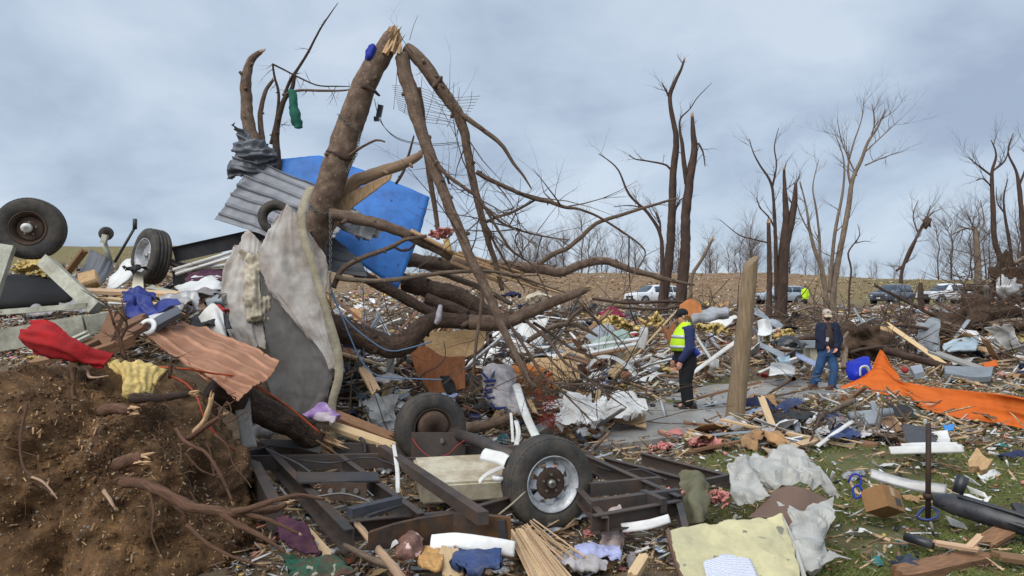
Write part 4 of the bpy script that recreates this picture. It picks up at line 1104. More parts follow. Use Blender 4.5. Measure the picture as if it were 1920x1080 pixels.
solo('sock', MB().tube([at(*p) for p in [(826, 572, 7.95), (824, 585, 7.93), (822, 597, 7.93), (818, 607, 7.95)]], [.02, .035, .035, .025], 8, step=.01, rough=.25, freq=20), m_sock, 'grey and white sock hanging over the fallen trunk', 'sock')
# copper coloured panel, red shirt, insulation on top of the root plate
sheet('copper_sheet', 'bent copper-brown ribbed roofing sheet on top of the root plate', 'metal sheet',
    [[(338, 603, 6.7), (400, 625, 6.6), (460, 648, 6.5), (523, 682, 6.35)], [(305, 616, 6.4), (370, 645, 6.3), (440, 675, 6.2), (505, 712, 6.05)], [(266, 632, 6.15), (330, 672, 6.0), (400, 700, 5.9), (476, 728, 5.85)], [(330, 668, 5.95), (370, 698, 5.85), (405, 722, 5.75), (446, 757, 5.7)]], m_copper, .004, 84, 50, wr=.010, ws=2.5, corr=(6, .016, 0), crump=.02, cs=2.5, rag=.012)
sheet('grey_plank', 'weathered pale grey board standing under the copper sheet', 'board', [[(438, 752, 6.3), (468, 745, 6.3)], [(448, 800, 6.25), (473, 795, 6.25)], [(455, 842, 6.2), (482, 838, 6.2)]], mat('grey_wood', srgb(150, 148, 144), .85, .2, 5, .3, stretch=(20, 20, 3), rand=.12), .02, 10, 6, wr=.008, ws=3)
sheet('red_shirt', 'bright red shirt lying over the crest of the root plate', 'shirt',
    [[(62, 612, 5.25), (90, 609, 5.2), (130, 634, 5.15), (180, 660, 5.05), (216, 668, 5.0)], [(48, 622, 5.1), (85, 625, 4.95), (130, 648, 4.9), (175, 667, 4.92), (212, 675, 4.95)], [(52, 636, 5.05), (85, 648, 4.9), (125, 660, 4.86), (165, 673, 4.9), (200, 684, 4.92)], [(75, 652, 5.05), (100, 662, 5.0), (130, 668, 4.95), (165, 676, 4.95), (192, 692, 4.92)]], m_red, .008, 40, 64, wr=.006, ws=12, fold=(.035, 2.0, 0), rag=.012, crump=.004, cs=6)
sheet('yellow_insulation', 'torn yellow insulation draped below the red shirt', 'insulation',
    [[(205, 678, 4.95), (235, 683, 4.9), (275, 688, 4.95), (310, 700, 5.0)], [(225, 695, 4.88), (245, 705, 4.8), (270, 708, 4.82), (292, 708, 4.9)], [(228, 718, 4.82), (248, 722, 4.75), (270, 725, 4.78), (288, 720, 4.85)], [(235, 742, 4.8), (250, 740, 4.76), (268, 738, 4.76), (284, 740, 4.8)]], m_yinsul, .012, 50, 50, wr=.008, ws=16, crump=.012, cs=6, rag=.06, fold=(.025, 2.4, 1))
solo('extension_cord', MB().tube([at(*p) for p in [(290, 688, 5.2), (350, 692, 5.3), (400, 700, 5.7), (450, 708, 6.0), (500, 735, 6.3), (550, 770, 6.5), (600, 812, 6.6)]], .008, 5, step=.08), mat('orange_cord', srgb(200, 84, 40), .6, .1, 5, 0), 'orange extension cord trailing over the copper sheet and dark trunk', 'cord')
solo('power_cable', MB().tube([at(*p) for p in [(320, 705, 5.0), (350, 720, 4.9), (372, 750, 4.8), (385, 790, 4.75), (420, 830, 4.8), (440, 845, 5.0)]], .006, 5, step=.06), mat('red_cord', srgb(160, 60, 36), .6, .1, 5, 0), 'thin red cord running down the right side of the root plate', 'cord')
for i, (lab, pts) in enumerate([
    ('blue-grey cable looping in front of the thick dark trunk', [(618, 520, 7.6), (625, 560, 7.55), (650, 600, 7.5), (690, 635, 7.5), (730, 658, 7.5), (770, 652, 7.55), (810, 640, 7.6)]),
    ('second blue-grey cable hanging beside the webbing strap', [(620, 540, 7.6), (640, 590, 7.5), (660, 640, 7.5), (680, 680, 7.5), (710, 705, 7.5), (770, 710, 7.5), (830, 712, 7.5)]),
    ('straight blue cord hanging behind the cables', [(680, 535, 8.0), (683, 600, 8.0), (682, 660, 8.0), (684, 690, 8.0)]),
    ('black cable curling over the brown plywood', [(780, 745, 8.6), (790, 705, 8.5), (820, 688, 8.45), (835, 668, 8.5), (832, 640, 8.6)])]):
    solo('cable', MB().tube([at(*p) for p in pts], .008 if i < 2 else .006, 5, step=.06), mat('cable_blue', srgb(84, 108, 134), .5, .1, 5, 0) if i < 3 else m_blackpl, lab, 'cable')
# ================================================================= wheels and trailer frames
m_rubber = mat('tyre_rubber', srgb(58, 57, 56), .75, .25, 7, .3, bscale=50, dirt=.4, dirtc=srgb(98, 88, 76), dscale=6)
m_rim = mat('worn_white_rim', srgb(196, 200, 204), .42, .1, 8, .05, metal=.3, dirt=.35, dirtc=srgb(60, 44, 36), dscale=9, spec=.5)
m_rimr = mat('rusty_rim', srgb(92, 78, 68), .7, .25, 9, .2, metal=.3, dirt=.6, dirtc=srgb(70, 48, 36), dscale=6)
m_frame = mat('black_frame_steel', srgb(66, 64, 64), .55, .3, 5, .2, dirt=.55, dirtc=srgb(96, 76, 62), dscale=2.2, metal=.15, spec=.5)
m_frame2 = mat('dark_steel', srgb(56, 56, 60), .5, .25, 6, .15, dirt=.3, dirtc=srgb(84, 70, 60), dscale=3)
m_wpaint = mat('chipped_white_paint', srgb(186, 186, 170), .6, .1, 4, .1, dirt=.55, dirtc=srgb(110, 104, 88), dscale=5, speck=(24, .7, srgb(70, 62, 52)))
m_hub = mat('hub_steel', srgb(150, 148, 142), .4, .2, 12, .1, metal=.7)
m_dark = mat('dark_void_plastic', srgb(26, 25, 25), .8, .3, 5, .2)

def wheel(parent, c, axis, Rr=.345, W=.21, rimr=.19, style='spoke', outer=True):
    """tyre, rim with real openings, hub and nuts; axis points out of the visible face"""
    c = Vector(c); z = Vector(axis).normalized()
    M = Matrix.Translation(c) @ z.to_track_quat('Z', 'Y').to_matrix().to_4x4()
    h = W / 2
    prof = [(rimr, h * .72), (rimr + .012, h * .95), (Rr * .72, h * 1.05), (Rr * .86, h * 1.04), (Rr * .94, h * .94), (Rr * .985, h * .80),
            (Rr, h * .66), (Rr, h * .46), (Rr - .011, h * .44), (Rr - .011, h * .36), (Rr, h * .34), (Rr + .003, h * .07), (Rr - .010, h * .05), (Rr - .010, -h * .05), (Rr + .003, -h * .07),
            (Rr, -h * .34), (Rr - .011, -h * .36), (Rr - .011, -h * .44), (Rr, -h * .46), (Rr, -h * .66), (Rr * .985, -h * .80), (Rr * .94, -h * .94), (Rr * .86, -h * 1.04), (Rr * .72, -h * 1.05), (rimr + .012, -h * .95), (rimr, -h * .72)]
    ty = part('tyre', MB().lathe(prof, M, 64), m_rubber, parent)
    # shoulder tread blocks
    proto = MB().box((0, 0, 0), (.020, .017, h * .30)).mesh('tread_block', m_rubber, False)
    mb = MB()
    for k in range(52):
        for s in (-1, 1):
            a = 2 * math.pi * (k + (.5 if s > 0 else 0)) / 52
            p = M @ Vector((math.cos(a) * (Rr - .0125), math.sin(a) * (Rr - .0125), s * h * .72))
            rr_ = (M.to_3x3() @ (Matrix.Rotation(a, 3, 'Z') @ Matrix.Rotation(-s * .35, 3, 'Y')))
            mb.box(p, (.018, .026, h * .34), rr_)
    q = part('tread_blocks', mb, m_rubber, ty, False); q['kind'] = 'stuff'
    m_r = m_rim if style == 'spoke' else m_rimr
    rp = [(rimr + .004, h * .98), (rimr + .014, h * 1.02), (rimr + .012, h * .92), (rimr - .006, h * .86), (rimr - .016, h * .45), (rimr - .030, h * .30), (rimr - .030, -h * .7), (rimr + .002, -h * .8), (rimr + .002, h * .6)]
    rim = part('rim', MB().lathe(rp, M, 48), m_rim if style != 'drum' else m_rimr, parent)
    if style == 'spoke':
        # disc with eight triangular openings
        mb = MB(); nS = 8; ri, ro, zc, th = .120, rimr - .036, h * .42, .010
        def ringpt(r, a, zz): return M @ Vector((r * math.cos(a), r * math.sin(a), zz))
        for k in range(nS):
            a0 = 2 * math.pi * k / nS; da = 2 * math.pi / nS
            for (f0, f1, g0, g1) in [(0, .28, 0, .24), (.72, 1, .76, 1)]:
                q = []
                for zz in (zc + th / 2 + .010, zc - th / 2):
                    q += [ringpt(ri, a0 + da * (f0 if f0 == 0 else .62), zz), ringpt(ri, a0 + da * (.38 if f0 == 0 else 1), zz), ringpt(ro, a0 + da * (g1 if f0 == 0 else 1), zz - .02), ringpt(ro, a0 + da * (g0 if f0 == 0 else .76), zz - .02)]
                mb.add(q, [(0, 1, 2, 3), (7, 6, 5, 4), (0, 4, 5, 1), (1, 5, 6, 2), (2, 6, 7, 3), (3, 7, 4, 0)])
        part('spokes', mb, m_rim, rim, False)
        part('rim_ring', MB().lathe([(ro + .022, zc - .022), (ro - .004, zc - .008), (ro - .004, zc - .022), (ro + .022, zc - .036)], M, 48), m_rim, rim)
        part('hub_plate', MB().lathe([(.0, zc + .02), (.095, zc + .016), (.124, zc + .008), (.122, zc - .004), (0, zc - .01)], M, 40), m_rimr, rim)
    else:
        zc = h * .2
        part('disc', MB().lathe([(.0, zc + .03), (.07, zc + .03), (.10, zc + .005), (rimr - .05, zc + .02), (rimr - .026, zc - .01), (rimr - .026, zc - .03), (0, zc - .02)], M, 40), m_rimr if style == 'drum' else m_rim, rim)
    part('hub', MB().lathe([(0, zc + .06), (.022, zc + .058), (.032, zc + .045), (.034, zc + .01), (0, zc + .01)], M, 20), m_hub, rim)
    nut = MB().lathe([(0, .018), (.010, .018), (.011, 0), (0, 0)], Matrix.Identity(4), 6).mesh('lug_nut', m_hub, False)
    for k in range(5):
        a = 2 * math.pi * k / 5 + .3
        o = link(bpy.data.objects.new('lug_nut', nut), rim)
        o.matrix_parent_inverse = rim.matrix_parent_inverse.copy() if False else Matrix.Identity(4)
        o.matrix_world = Matrix.Translation(-Vector(parent.location)) @ M @ Matrix.Translation(Vector((.066 * math.cos(a), .066 * math.sin(a), zc + .016)))
    return ty

TF = thing('trailer_frame', 'overturned black steel trailer frame lying across the foreground', 'trailer frame')
FZ = .37
def fr(a, b, w=.06, h=.12, kind='chan', z0=FZ, z1=None, m=None, name='rail', up=(0, 0, 1)):
    z1 = z0 if z1 is None else z1
    p, q = at_z(a[0], a[1], z0), at_z(b[0], b[1], z1)
    p.z -= h / 2; q.z -= h / 2
    return part(name, MB().beam(p, q, w, h, up, kind), m or m_frame, TF, False)
fr((480, 828), (990, 836), .06, .15, 'chanr')
fr((990, 836), (1110, 846), .06, .15, 'chanr')
fr((430, 855), (735, 850), .05, .13, 'chanr', FZ - .004)
fr((735, 858), (915, 857), .05, .12, 'chanr', FZ - .01)
fr((428, 850), (480, 868), .08, .17, 'box', FZ + .02, FZ + .03, name='end_beam')
fr((478, 866), (518, 944), .08, .18, 'box', FZ + .035, FZ, name='end_beam')
fr((430, 852), (505, 836), .06, .1, 'box', FZ + .01, name='end_brace')
fr((503, 839), (655, 992), .065, .15, 'chan', FZ + .012, FZ - .05, name='cross_member')
fr((638, 853), (790, 962), .05, .13, 'chan', FZ + .004, name='cross_member')
fr((716, 834), (906, 960), .075, .08, 'box', FZ + .07, FZ + .06, name='cross_tube')
fr((655, 976), (875, 956), .06, .12, 'chan', FZ - .06)
# near channel: a plate bowed along its top
def bowed():
    mb = MB(); pts = [(690, 1000), (735, 985), (790, 972), (850, 964), (900, 966), (958, 972)]
    top = [at_z(x, y, .36) for x, y in pts]
    n = len(top); d = Vector((0, .05, 0)); hh = [.10, .14, .17, .19, .185, .19]
    vs = []
    for p, h in zip(top, hh): vs += [p, p + Vector((0, 0, -h)), p + d + Vector((0, 0, -h)), p + d, p + d * .3 + Vector((0, 0, -.012))]
    fs = []
    for i in range(n - 1):
        for j in range(4): fs.append((i * 5 + j, i * 5 + (j + 1) % 4, (i + 1) * 5 + (j + 1) % 4, (i + 1) * 5 + j))
    fs += [(0, 3, 2, 1), ((n - 1) * 5, (n - 1) * 5 + 1, (n - 1) * 5 + 2, (n - 1) * 5 + 3)]
    mb.add(vs, fs); return mb
part('side_channel', bowed(), mat('rust_streaked_steel', srgb(56, 55, 56), .5, .25, 5, .15, dirt=.4, dirtc=srgb(138, 94, 44), dscale=2.6, metal=.15), TF, False)
part('bracket', MB().beam(at(939, 975, 4.45), at(945, 1020, 4.45), .05, .02, (0, -1, 0)), m_frame2, TF, False)
# flat plate, hanger plates with bolts
part('plate', MB().grid(patch([[at_z(556, 886, .40), at_z(708, 886, .40)], [at_z(560, 906, .39), at_z(712, 902, .39)]], 3, 6), .012), m_frame2, TF, False)
part('plate', MB().box(at(645, 922, 4.9), (.32, .012, .12)), m_rimr, TF, False)
for dx in (-.09, 0, .09): part('bolt', MB().lathe([(0, .02), (.018, .02), (.018, 0), (0, 0)], Matrix.Translation(at(645, 922, 4.9) + Vector((dx, -.006, .01))) @ Matrix.Rotation(R(90), 4, 'X'), 8), m_hub, TF, False)
part('jack_foot', MB().beam(at_z(655, 962, .42), at_z(748, 940, .42), .07, .06), mat('blue_black_steel', srgb(58, 64, 74), .45, .2, 5, .1, dirt=.3, dirtc=srgb(90, 80, 70)), TF, False)
part('jack_foot', MB().beam(at_z(690, 968, .40), at_z(752, 948, .40), .03, .02), m_frame2, TF, False)
part('hanger_plate', MB().box(at(822, 836, 6.75), (.52, .02, .26)), m_frame, TF, False)
part('bolt', MB().lathe([(0, .03), (.022, .03), (.022, 0), (0, 0)], Matrix.Translation(at(829, 826, 6.73)) @ Matrix.Rotation(R(90), 4, 'X'), 8), m_hub, TF, False)
part('axle', MB().tube([at(848, 812, 6.9), at(905, 830, 6.4), at(990, 872, 5.6)], .058, 14, smooth_path=False), m_frame, TF)
part('backing_plate', MB().lathe([(0, .05), (.12, .05), (.15, .03), (.155, 0), (0, 0)], Matrix.Translation(at(812, 800, 6.85)) @ Vector((.35, -.93, .0)).to_track_quat('Z', 'Y').to_matrix().to_4x4(), 32), m_rimr, TF)
part('hook', MB().tube([at(676, 822, 6.95), at(680, 826, 6.9), at(684, 838, 6.88), at(685, 850, 6.86)], .02, 8), m_frame2, TF)
part('strip', MB().grid(patch([[at(484, 824, 6.8), at(560, 826, 6.75), at(605, 838, 6.7)], [at(500, 836, 6.75), at(560, 842, 6.7), at(600, 850, 6.68)]], 4, 12), .01), m_frame2, TF, False)
wheel(TF, at(1026, 903, 5.42), (.36, -.93, .04), .352, .23, .2, 'spoke')
wheel(TF, at(807, 803, 6.98), (.42, -.90, .05), .352, .23, .19, 'drum')
for a, b, w, h, z0, z1, kd in [((1098, 852), (1275, 930), .05, .13, FZ, FZ - .02, 'chan'), ((1200, 848), (1365, 890), .05, .11, FZ - .02, FZ - .02, 'chan'), ((1130, 856), (1300, 900), .05, .1, FZ - .03, FZ - .03, 'chan'),
        ((1105, 906), (1236, 894), .05, .1, FZ - .01, FZ - .01, 'chanr'), ((1105, 938), (1272, 916), .06, .10, FZ - .01, FZ - .01, 'chanr'), ((1112, 966), (1276, 937), .05, .12, FZ - .04, FZ - .04, 'chan'),
        ((1205, 918), (1245, 935), .05, .1, FZ - .004, FZ - .004, 'box'), ((1085, 915), (1135, 970), .05, .11, FZ - .05, FZ - .05, 'chan'), ((1272, 936), (1286, 990), .045, .1, FZ - .04, FZ - .12, 'chan'), ((1290, 905), (1362, 890), .04, .05, FZ, FZ, 'box'), ((860, 958), (1010, 915), .05, .12, FZ - .08, FZ - .08, 'chan')]:
    fr(a, b, w, h, kd, z0, z1, name='cross_member')
solo('red_wire', MB().tube([at(*p) for p in [(773, 822, 6.7), (790, 845, 6.6), (812, 858, 6.55), (840, 852, 6.5), (858, 835, 6.5), (878, 824, 6.6), (900, 830, 6.6)]], .006, 5, step=.04), mat('red_wire', srgb(140, 50, 48), .5, .1, 5, 0), 'thin red wire looping from the far wheel over the trailer rail', 'wire')
for i_, (lab, pts, m_) in enumerate([('grey cable draped across the trailer cross members', [(500, 842, 6.6), (560, 870, 6.0), (610, 905, 5.5), (660, 900, 5.4), (700, 930, 5.0)], m_wire), ('black hose lying along the second trailer rail', [(560, 862, 6.1), (620, 868, 6.0), (690, 858, 6.1), (740, 872, 5.9)], m_blackpl),
        ('steel wire with a hook hanging inside the frame', [(590, 932, 4.75), (640, 925, 4.7), (680, 935, 4.6), (706, 948, 4.5)], m_wire), ('thin white cord trailing from the spoked wheel', [(985, 922, 5.1), (960, 945, 4.9), (935, 965, 4.8)], m_strap), ('black cable over the right frame members', [(1110, 870, 6.2), (1160, 885, 5.9), (1200, 880, 5.9), (1250, 900, 5.6)], m_blackpl)]):
    solo('loose_cable', MB().tube([at(*p) for p in pts], .007, 5, step=.05), m_, lab, 'cable')
# plastic tank and trim lying inside the frame
def tank():
    t = thing('water_tank', 'cream plastic tank lying inside the trailer frame beside the spoked wheel', 'tank', loc=tuple(at_z(870, 900, .0)))
    c = at_z(868, 895, .27); mb = MB()
    bm = bmesh.new(); bmesh.ops.create_cube(bm, size=1)
    for v in bm.verts: v.co = Vector((v.co.x * .78, v.co.y * .62, v.co.z * .17))
    bmesh.ops.bevel(bm, geom=bm.edges[:] , offset=.02, segments=2, affect='EDGES')
    bmesh.ops.rotate(bm, verts=bm.verts, cent=(0, 0, 0), matrix=(Matrix.Rotation(.25, 3, 'Z') @ Matrix.Rotation(.16, 3, 'X')))
    me = bpy.data.meshes.new('tank_body'); bm.to_mesh(me); bm.free(); me.materials.append(mat('cream_plastic', srgb(206, 198, 176), .5, .08, 5, .08, dirt=.6, dirtc=srgb(140, 122, 96), dscale=4))
    o = link(bpy.data.objects.new('tank_body', me), t); o.location = c - Vector(t.location)
    part('cap', MB().lathe([(0, .03), (.05, .03), (.055, 0), (0, 0)], Matrix.Translation(at_z(935, 900, .38)), 16), m_whitepl, t)
tank()
def trim(label, pts, w, m=None, name='white_trim', thick=.006, wr=.006):
    P = [at(*p) for p in pts]; d = (P[-1] - P[0]).normalized(); side = d.cross(Vector((0, -.85, .5))).normalized() * w / 2
    return solo(name, MB().grid(patch([[p - side for p in P], [p + Vector((0, 0, w * .18)) for p in P], [p + side for p in P]], 6, max(10, len(P) * 6), wr=wr, ws=5), thick), m or m_whitepl, label, 'trim')
trim('white bent trim standing on the tank by the spoked wheel', [(905, 852, 5.5), (935, 858, 5.4), (950, 866, 5.35)], .1)
trim('white angled strip leaning on the tank beside the wheel', [(898, 905, 5.2), (912, 890, 5.2), (945, 875, 5.15)], .03)
trim('narrow white lath standing in the trailer frame', [(738, 835, 6.2), (745, 880, 5.8), (746, 925, 5.4)], .03)
trim('long white vinyl strip lying in front of the near trailer channel', [(808, 1018, 4.35), (850, 1014, 4.33), (900, 1020, 4.3), (965, 1030, 4.3)], .09, thick=.01)
trim('short white stick lying among scraps below the channel', [(700, 1055, 4.25), (725, 1030, 4.3), (745, 1015, 4.3)], .03)
trim('white board scrap under the frame right of the spoked wheel', [(1165, 990, 4.75), (1210, 985, 4.75), (1255, 972, 4.8)], .06)

# the trailer thrown onto the heap at left
LT = thing('tipped_trailer', 'white-framed trailer thrown on its back at the left edge', 'trailer')
wheel(LT, at(58, 429, 7.2), (.30, -.95, -.04), .318, .2, .16, 'drum')
part('hub_cap', MB().lathe([(0, .16), (.045, .155), (.05, .10), (0, .10)], Matrix.Translation(at(58, 429, 7.2)) @ Vector((.30, -.95, -.04)).to_track_quat('Z', 'Y').to_matrix().to_4x4(), 24), m_whitepl, LT)
part('frame_post', MB().beam(at(84, 490, 7.0), at(182, 580, 6.6), .13, .1, (.3, -1, 0)), m_wpaint, LT, False)
part('frame_post', MB().beam(at(-20, 560, 6.8), at(14, 462, 7.0), .13, .1, (.3, -1, 0)), m_wpaint, LT, False)
part('cross_rail', MB().beam(at(-30, 588, 6.6), at(165, 573, 6.6), .06, .05), m_wpaint, LT, False)
part('sill', MB().beam(at(-10, 640, 6.4), at(160, 610, 6.4), .06, .20, (0, -.1, 1)), m_wpaint, LT, False)
part('sill', MB().beam(at(162, 610, 6.4), at(222, 598, 6.5), .06, .17, (0, -.1, 1)), m_wpaint, LT, False)
part('underbody', MB().grid(patch(V3([[(-40, 525, 8.2), (60, 520, 8.0), (125, 540, 7.8)], [(-40, 560, 7.4), (50, 565, 7.3), (135, 560, 7.3)], [(-40, 585, 7.4), (50, 580, 7.4), (120, 575, 7.4)]]), 14, 14, wr=.02, ws=3), .05), m_dark, LT)
part('axle', MB().beam(at(62, 430, 7.3), at(-40, 470, 7.9), .09, .09), m_wpaint, LT, False)
RT = thing('wheel_trailer', 'dark trailer frame with a lone wheel on top of the left heap', 'trailer')
wheel(RT, at(284, 481, 9.0), (-.62, -.77, .10), .36, .23, .21, 'plain')
part('rail', MB().beam(at(325, 478, 9.0), at(505, 438, 9.2), .06, .2, (0, -.1, 1), 'chan'), m_frame2, RT, False)
part('rail', MB().beam(at(325, 522, 9.0), at(470, 516, 9.2), .06, .2, (0, -.1, 1)), m_frame2, RT, False)
part('axle', MB().tube([at(290, 480, 9.05), at(345, 500, 9.3)], .05, 10, smooth_path=False), m_frame, RT)
part('spring', MB().beam(at(318, 492, 8.9), at(362, 508, 8.9), .05, .02), m_rimr, RT, False)
for i, (a, b) in enumerate([((325, 506, 8.7), (470, 462, 8.7)), ((330, 514, 8.65), (475, 470, 8.6)), ((352, 498, 8.8), (440, 478, 8.8)), ((330, 508, 8.8), (430, 496, 8.6))]):
    solo('white_tube', MB().tube([at(*a), at(*b)], .022, 8, smooth_path=False), m_whitepl, ['topmost white pole beside the lone wheel', 'lowest white pole beside the lone wheel', 'short white pole behind the two long poles', 'white pole pointing right under the dark rail'][i], 'pole')
JK = thing('jack_caster', 'grey caster jack wheel sticking up left of the lone wheel', 'caster')
part('caster_wheel', MB().lathe([(0, .035), (.07, .035), (.092, .025), (.092, -.025), (.07, -.035), (0, -.035)], Matrix.Translation(at(199, 438, 9.5)) @ Vector((.6, -.8, .1)).to_track_quat('Z', 'Y').to_matrix().to_4x4(), 28), m_rubber, JK)
part('fork', MB().beam(at(198, 440, 9.42), at(194, 456, 9.42), .07, .05, (0, -1, 0)), m_wpaint, JK, False)
part('tube', MB().tube([at(194, 450, 9.5), at(206, 490, 9.5)], .038, 10, smooth_path=False), m_wpaint, JK)
solo('steel_rod', MB().tube([at(215, 492, 9.3), at(252, 428, 9.3)], .018, 8, smooth_path=False).box(at(253, 420, 9.3), (.04, .04, .14)), m_frame2, 'dark rod pointing up beside the lone wheel', 'rod')
solo('tyre_half', MB().lathe([(.11, .08), (.2, .08), (.21, 0), (.2, -.08), (.11, -.08)], Matrix.Translation(at(517, 408, 8.45)) @ Vector((.2, -1, .1)).to_track_quat('Z', 'Y').to_matrix().to_4x4(), 36), m_rubber, 'dark tyre half hidden between the grey ribbed sheet and the canvas', 'tyre')
sheet('grey_crate', 'dark grey ribbed plastic crate left of the lone wheel', 'crate', [[(172, 470, 9.6), (195, 480, 9.5), (212, 492, 9.5)], [(160, 500, 9.4), (182, 508, 9.3), (205, 515, 9.3)], [(142, 520, 9.2), (165, 528, 9.15), (192, 534, 9.1)]], m_greytarp, .01, 24, 24, corr=(5, .03, 1))
sheet('blue_tub', 'deep blue plastic tub scrap behind the standing twigs', 'tub', [[(228, 552, 6.9), (255, 550, 7.0), (292, 556, 7.0)], [(230, 575, 6.6), (258, 585, 6.7), (290, 575, 6.7)], [(232, 592, 6.5), (262, 596, 6.5), (298, 585, 6.6)]], mat('deep_blue_plastic', srgb(40, 52, 120), .5, .2, 4, .1), .012, 20, 20, wr=.05, ws=4, crump=.05, cs=4)
sheet('blue_sheet', 'deep blue folded sheet right of the blue tub', 'sheet', [[(280, 580, 6.8), (305, 565, 6.8), (332, 562, 6.8)], [(285, 595, 6.6), (312, 580, 6.6), (342, 572, 6.6)]], MATS['deep_blue_plastic'], .01, 14, 18, wr=.02, ws=5)
o = thing('speaker_panel', 'slate plastic panel with a white round fitting below the blue tub', 'panel', loc=tuple(at(300, 605, 6.4)))
part('panel', MB().grid(patch(V3([[(275, 612, 6.3), (300, 595, 6.4), (335, 578, 6.5)], [(282, 625, 6.2), (308, 608, 6.3), (342, 590, 6.4)]]), 6, 10), .05), m_greytarp, o, False)
part('round_fitting', MB().lathe([(.045, .01), (.085, .01), (.09, 0), (.045, 0)], Matrix.Translation(at(276, 614, 6.2)) @ Vector((-.1, -.9, .4)).to_track_quat('Z', 'Y').to_matrix().to_4x4(), 24), m_whitepl, o)

# ================================================================= right foreground
m_foam = mat('yellow_foam', srgb(202, 194, 152), .85, .1, 5, .4, dirt=.25, dirtc=srgb(140, 138, 120), dscale=3, bscale=14, speck=(9, .68, srgb(122, 120, 108)))
m_brownp = mat('brown_panel', srgb(110, 88, 76), .6, .15, 4, .1)
m_card = mat('cardboard', srgb(150, 112, 74), .85, .15, 4, .15, dirt=.2)
m_alu = mat('crumpled_aluminium', srgb(176, 176, 172), .55, .12, 5, .1, metal=.12, dirt=.4, dirtc=srgb(140, 134, 122), dscale=2)
m_paper = mat('paper', srgb(208, 210, 220), .85, .06, 8, .1, rand=.1)
fp = thing('foam_board', 'cream foam-backed panel at the bottom edge with a sheet of paper on it', 'panel', loc=tuple(at(1380, 1080, 4.2)))
part('foam', MB().grid(patch(V3([[(1254, 998, 4.55), (1320, 985, 4.6), (1400, 975, 4.65), (1464, 968, 4.7)], [(1262, 1040, 4.35), (1330, 1030, 4.4), (1410, 1020, 4.45), (1482, 1015, 4.5)], [(1285, 1110, 4.1), (1350, 1100, 4.15), (1430, 1095, 4.2), (1502, 1090, 4.25)]]), 36, 40, wr=.006, ws=9, crump=.012, cs=6, rag=.03), .03), m_foam, fp)
part('metal_edge', MB().grid(patch(V3([[(1248, 995, 4.56), (1262, 1050, 4.34), (1285, 1112, 4.08)], [(1254, 990, 4.54), (1268, 1048, 4.3), (1292, 1112, 4.04)]]), 4, 16), .01), m_brownp, fp)
part('metal_edge', MB().grid(patch(V3([[(1462, 965, 4.7), (1484, 1015, 4.5), (1506, 1092, 4.24)], [(1468, 966, 4.68), (1492, 1018, 4.48), (1516, 1092, 4.22)]]), 4, 16), .01), m_alu, fp)
def lined_paper(N, L, cur, vec, t):
    w = N.new('ShaderNodeTexWave'); w.bands_direction = 'X'; w.inputs['Scale'].default_value = 7; w.inputs['Distortion'].default_value = 0
    L.new(t.outputs['UV'], w.inputs['Vector'])
    n = N.new('ShaderNodeTexNoise'); n.inputs['Scale'].default_value = 40; mp = N.new('ShaderNodeMapping'); mp.inputs['Scale'].default_value = (.5, 2, 1)
    L.new(t.outputs['UV'], mp.inputs[0]); L.new(mp.outputs[0], n.inputs['Vector'])
    a = N.new('ShaderNodeMath'); a.operation = 'GREATER_THAN'; a.inputs[1].default_value = .72; L.new(w.outputs['Fac'], a.inputs[0])
    b = N.new('ShaderNodeMath'); b.operation = 'GREATER_THAN'; b.inputs[1].default_value = .47; L.new(n.outputs['Fac'], b.inputs[0])
    c = N.new('ShaderNodeMath'); c.operation = 'MULTIPLY'; L.new(a.outputs[0], c.inputs[0]); L.new(b.outputs[0], c.inputs[1])
    m = N.new('ShaderNodeMixRGB'); L.new(c.outputs[0], m.inputs[0]); L.new(cur, m.inputs[1]); m.inputs[2].default_value = srgb(150, 152, 168) + (1,)
    return m.outputs[0]
m_lined = mat('printed_page', srgb(208, 212, 224), .8, .05, 8, .05, extra=lined_paper)
sheet('printed_page', 'pale printed page lying on the cream foam panel', 'paper', [[(1316, 1048, 4.32), (1360, 1040, 4.34), (1402, 1040, 4.36)], [(1324, 1080, 4.16), (1370, 1072, 4.2), (1416, 1070, 4.24)], [(1330, 1105, 4.06), (1376, 1100, 4.1), (1424, 1096, 4.14)]], m_lined, .003, 12, 14, wr=.006, ws=5)
sheet('aluminium_sheet', 'crumpled pale metal sheet standing at the left of the metal heap', 'metal sheet', [[(1364, 862, 5.3), (1382, 856, 5.3), (1402, 858, 5.3)], [(1366, 900, 5.15), (1400, 905, 5.05), (1425, 900, 5.1)], [(1388, 955, 4.95), (1412, 945, 4.9), (1442, 935, 4.95)]], m_alu, .003, 16, 16, False, crump=.05, cs=4, rag=.04)
sheet('aluminium_sheet', 'broad crumpled pale metal sheet at the top of the metal heap', 'metal sheet', [[(1395, 858, 5.5), (1440, 862, 5.5), (1470, 835, 5.6), (1490, 842, 5.6)], [(1400, 885, 5.3), (1450, 885, 5.2), (1500, 880, 5.25), (1525, 885, 5.3)], [(1420, 915, 5.15), (1455, 922, 5.05), (1505, 912, 5.05), (1545, 918, 5.1)]], m_alu, .003, 18, 22, False, crump=.07, cs=4, rag=.04)
sheet('aluminium_sheet', 'bent pale metal sheet falling to the right of the cream foam panel', 'metal sheet', [[(1455, 940, 4.9), (1505, 945, 4.8), (1560, 938, 4.85)], [(1475, 985, 4.7), (1520, 990, 4.6), (1555, 975, 4.7)], [(1490, 1035, 4.5), (1520, 1045, 4.4), (1548, 1040, 4.5)], [(1500, 1075, 4.35), (1530, 1080, 4.3), (1600, 1055, 4.4)]], m_alu, .003, 24, 18, False, crump=.07, cs=3.5, wr=.01, rag=.04)
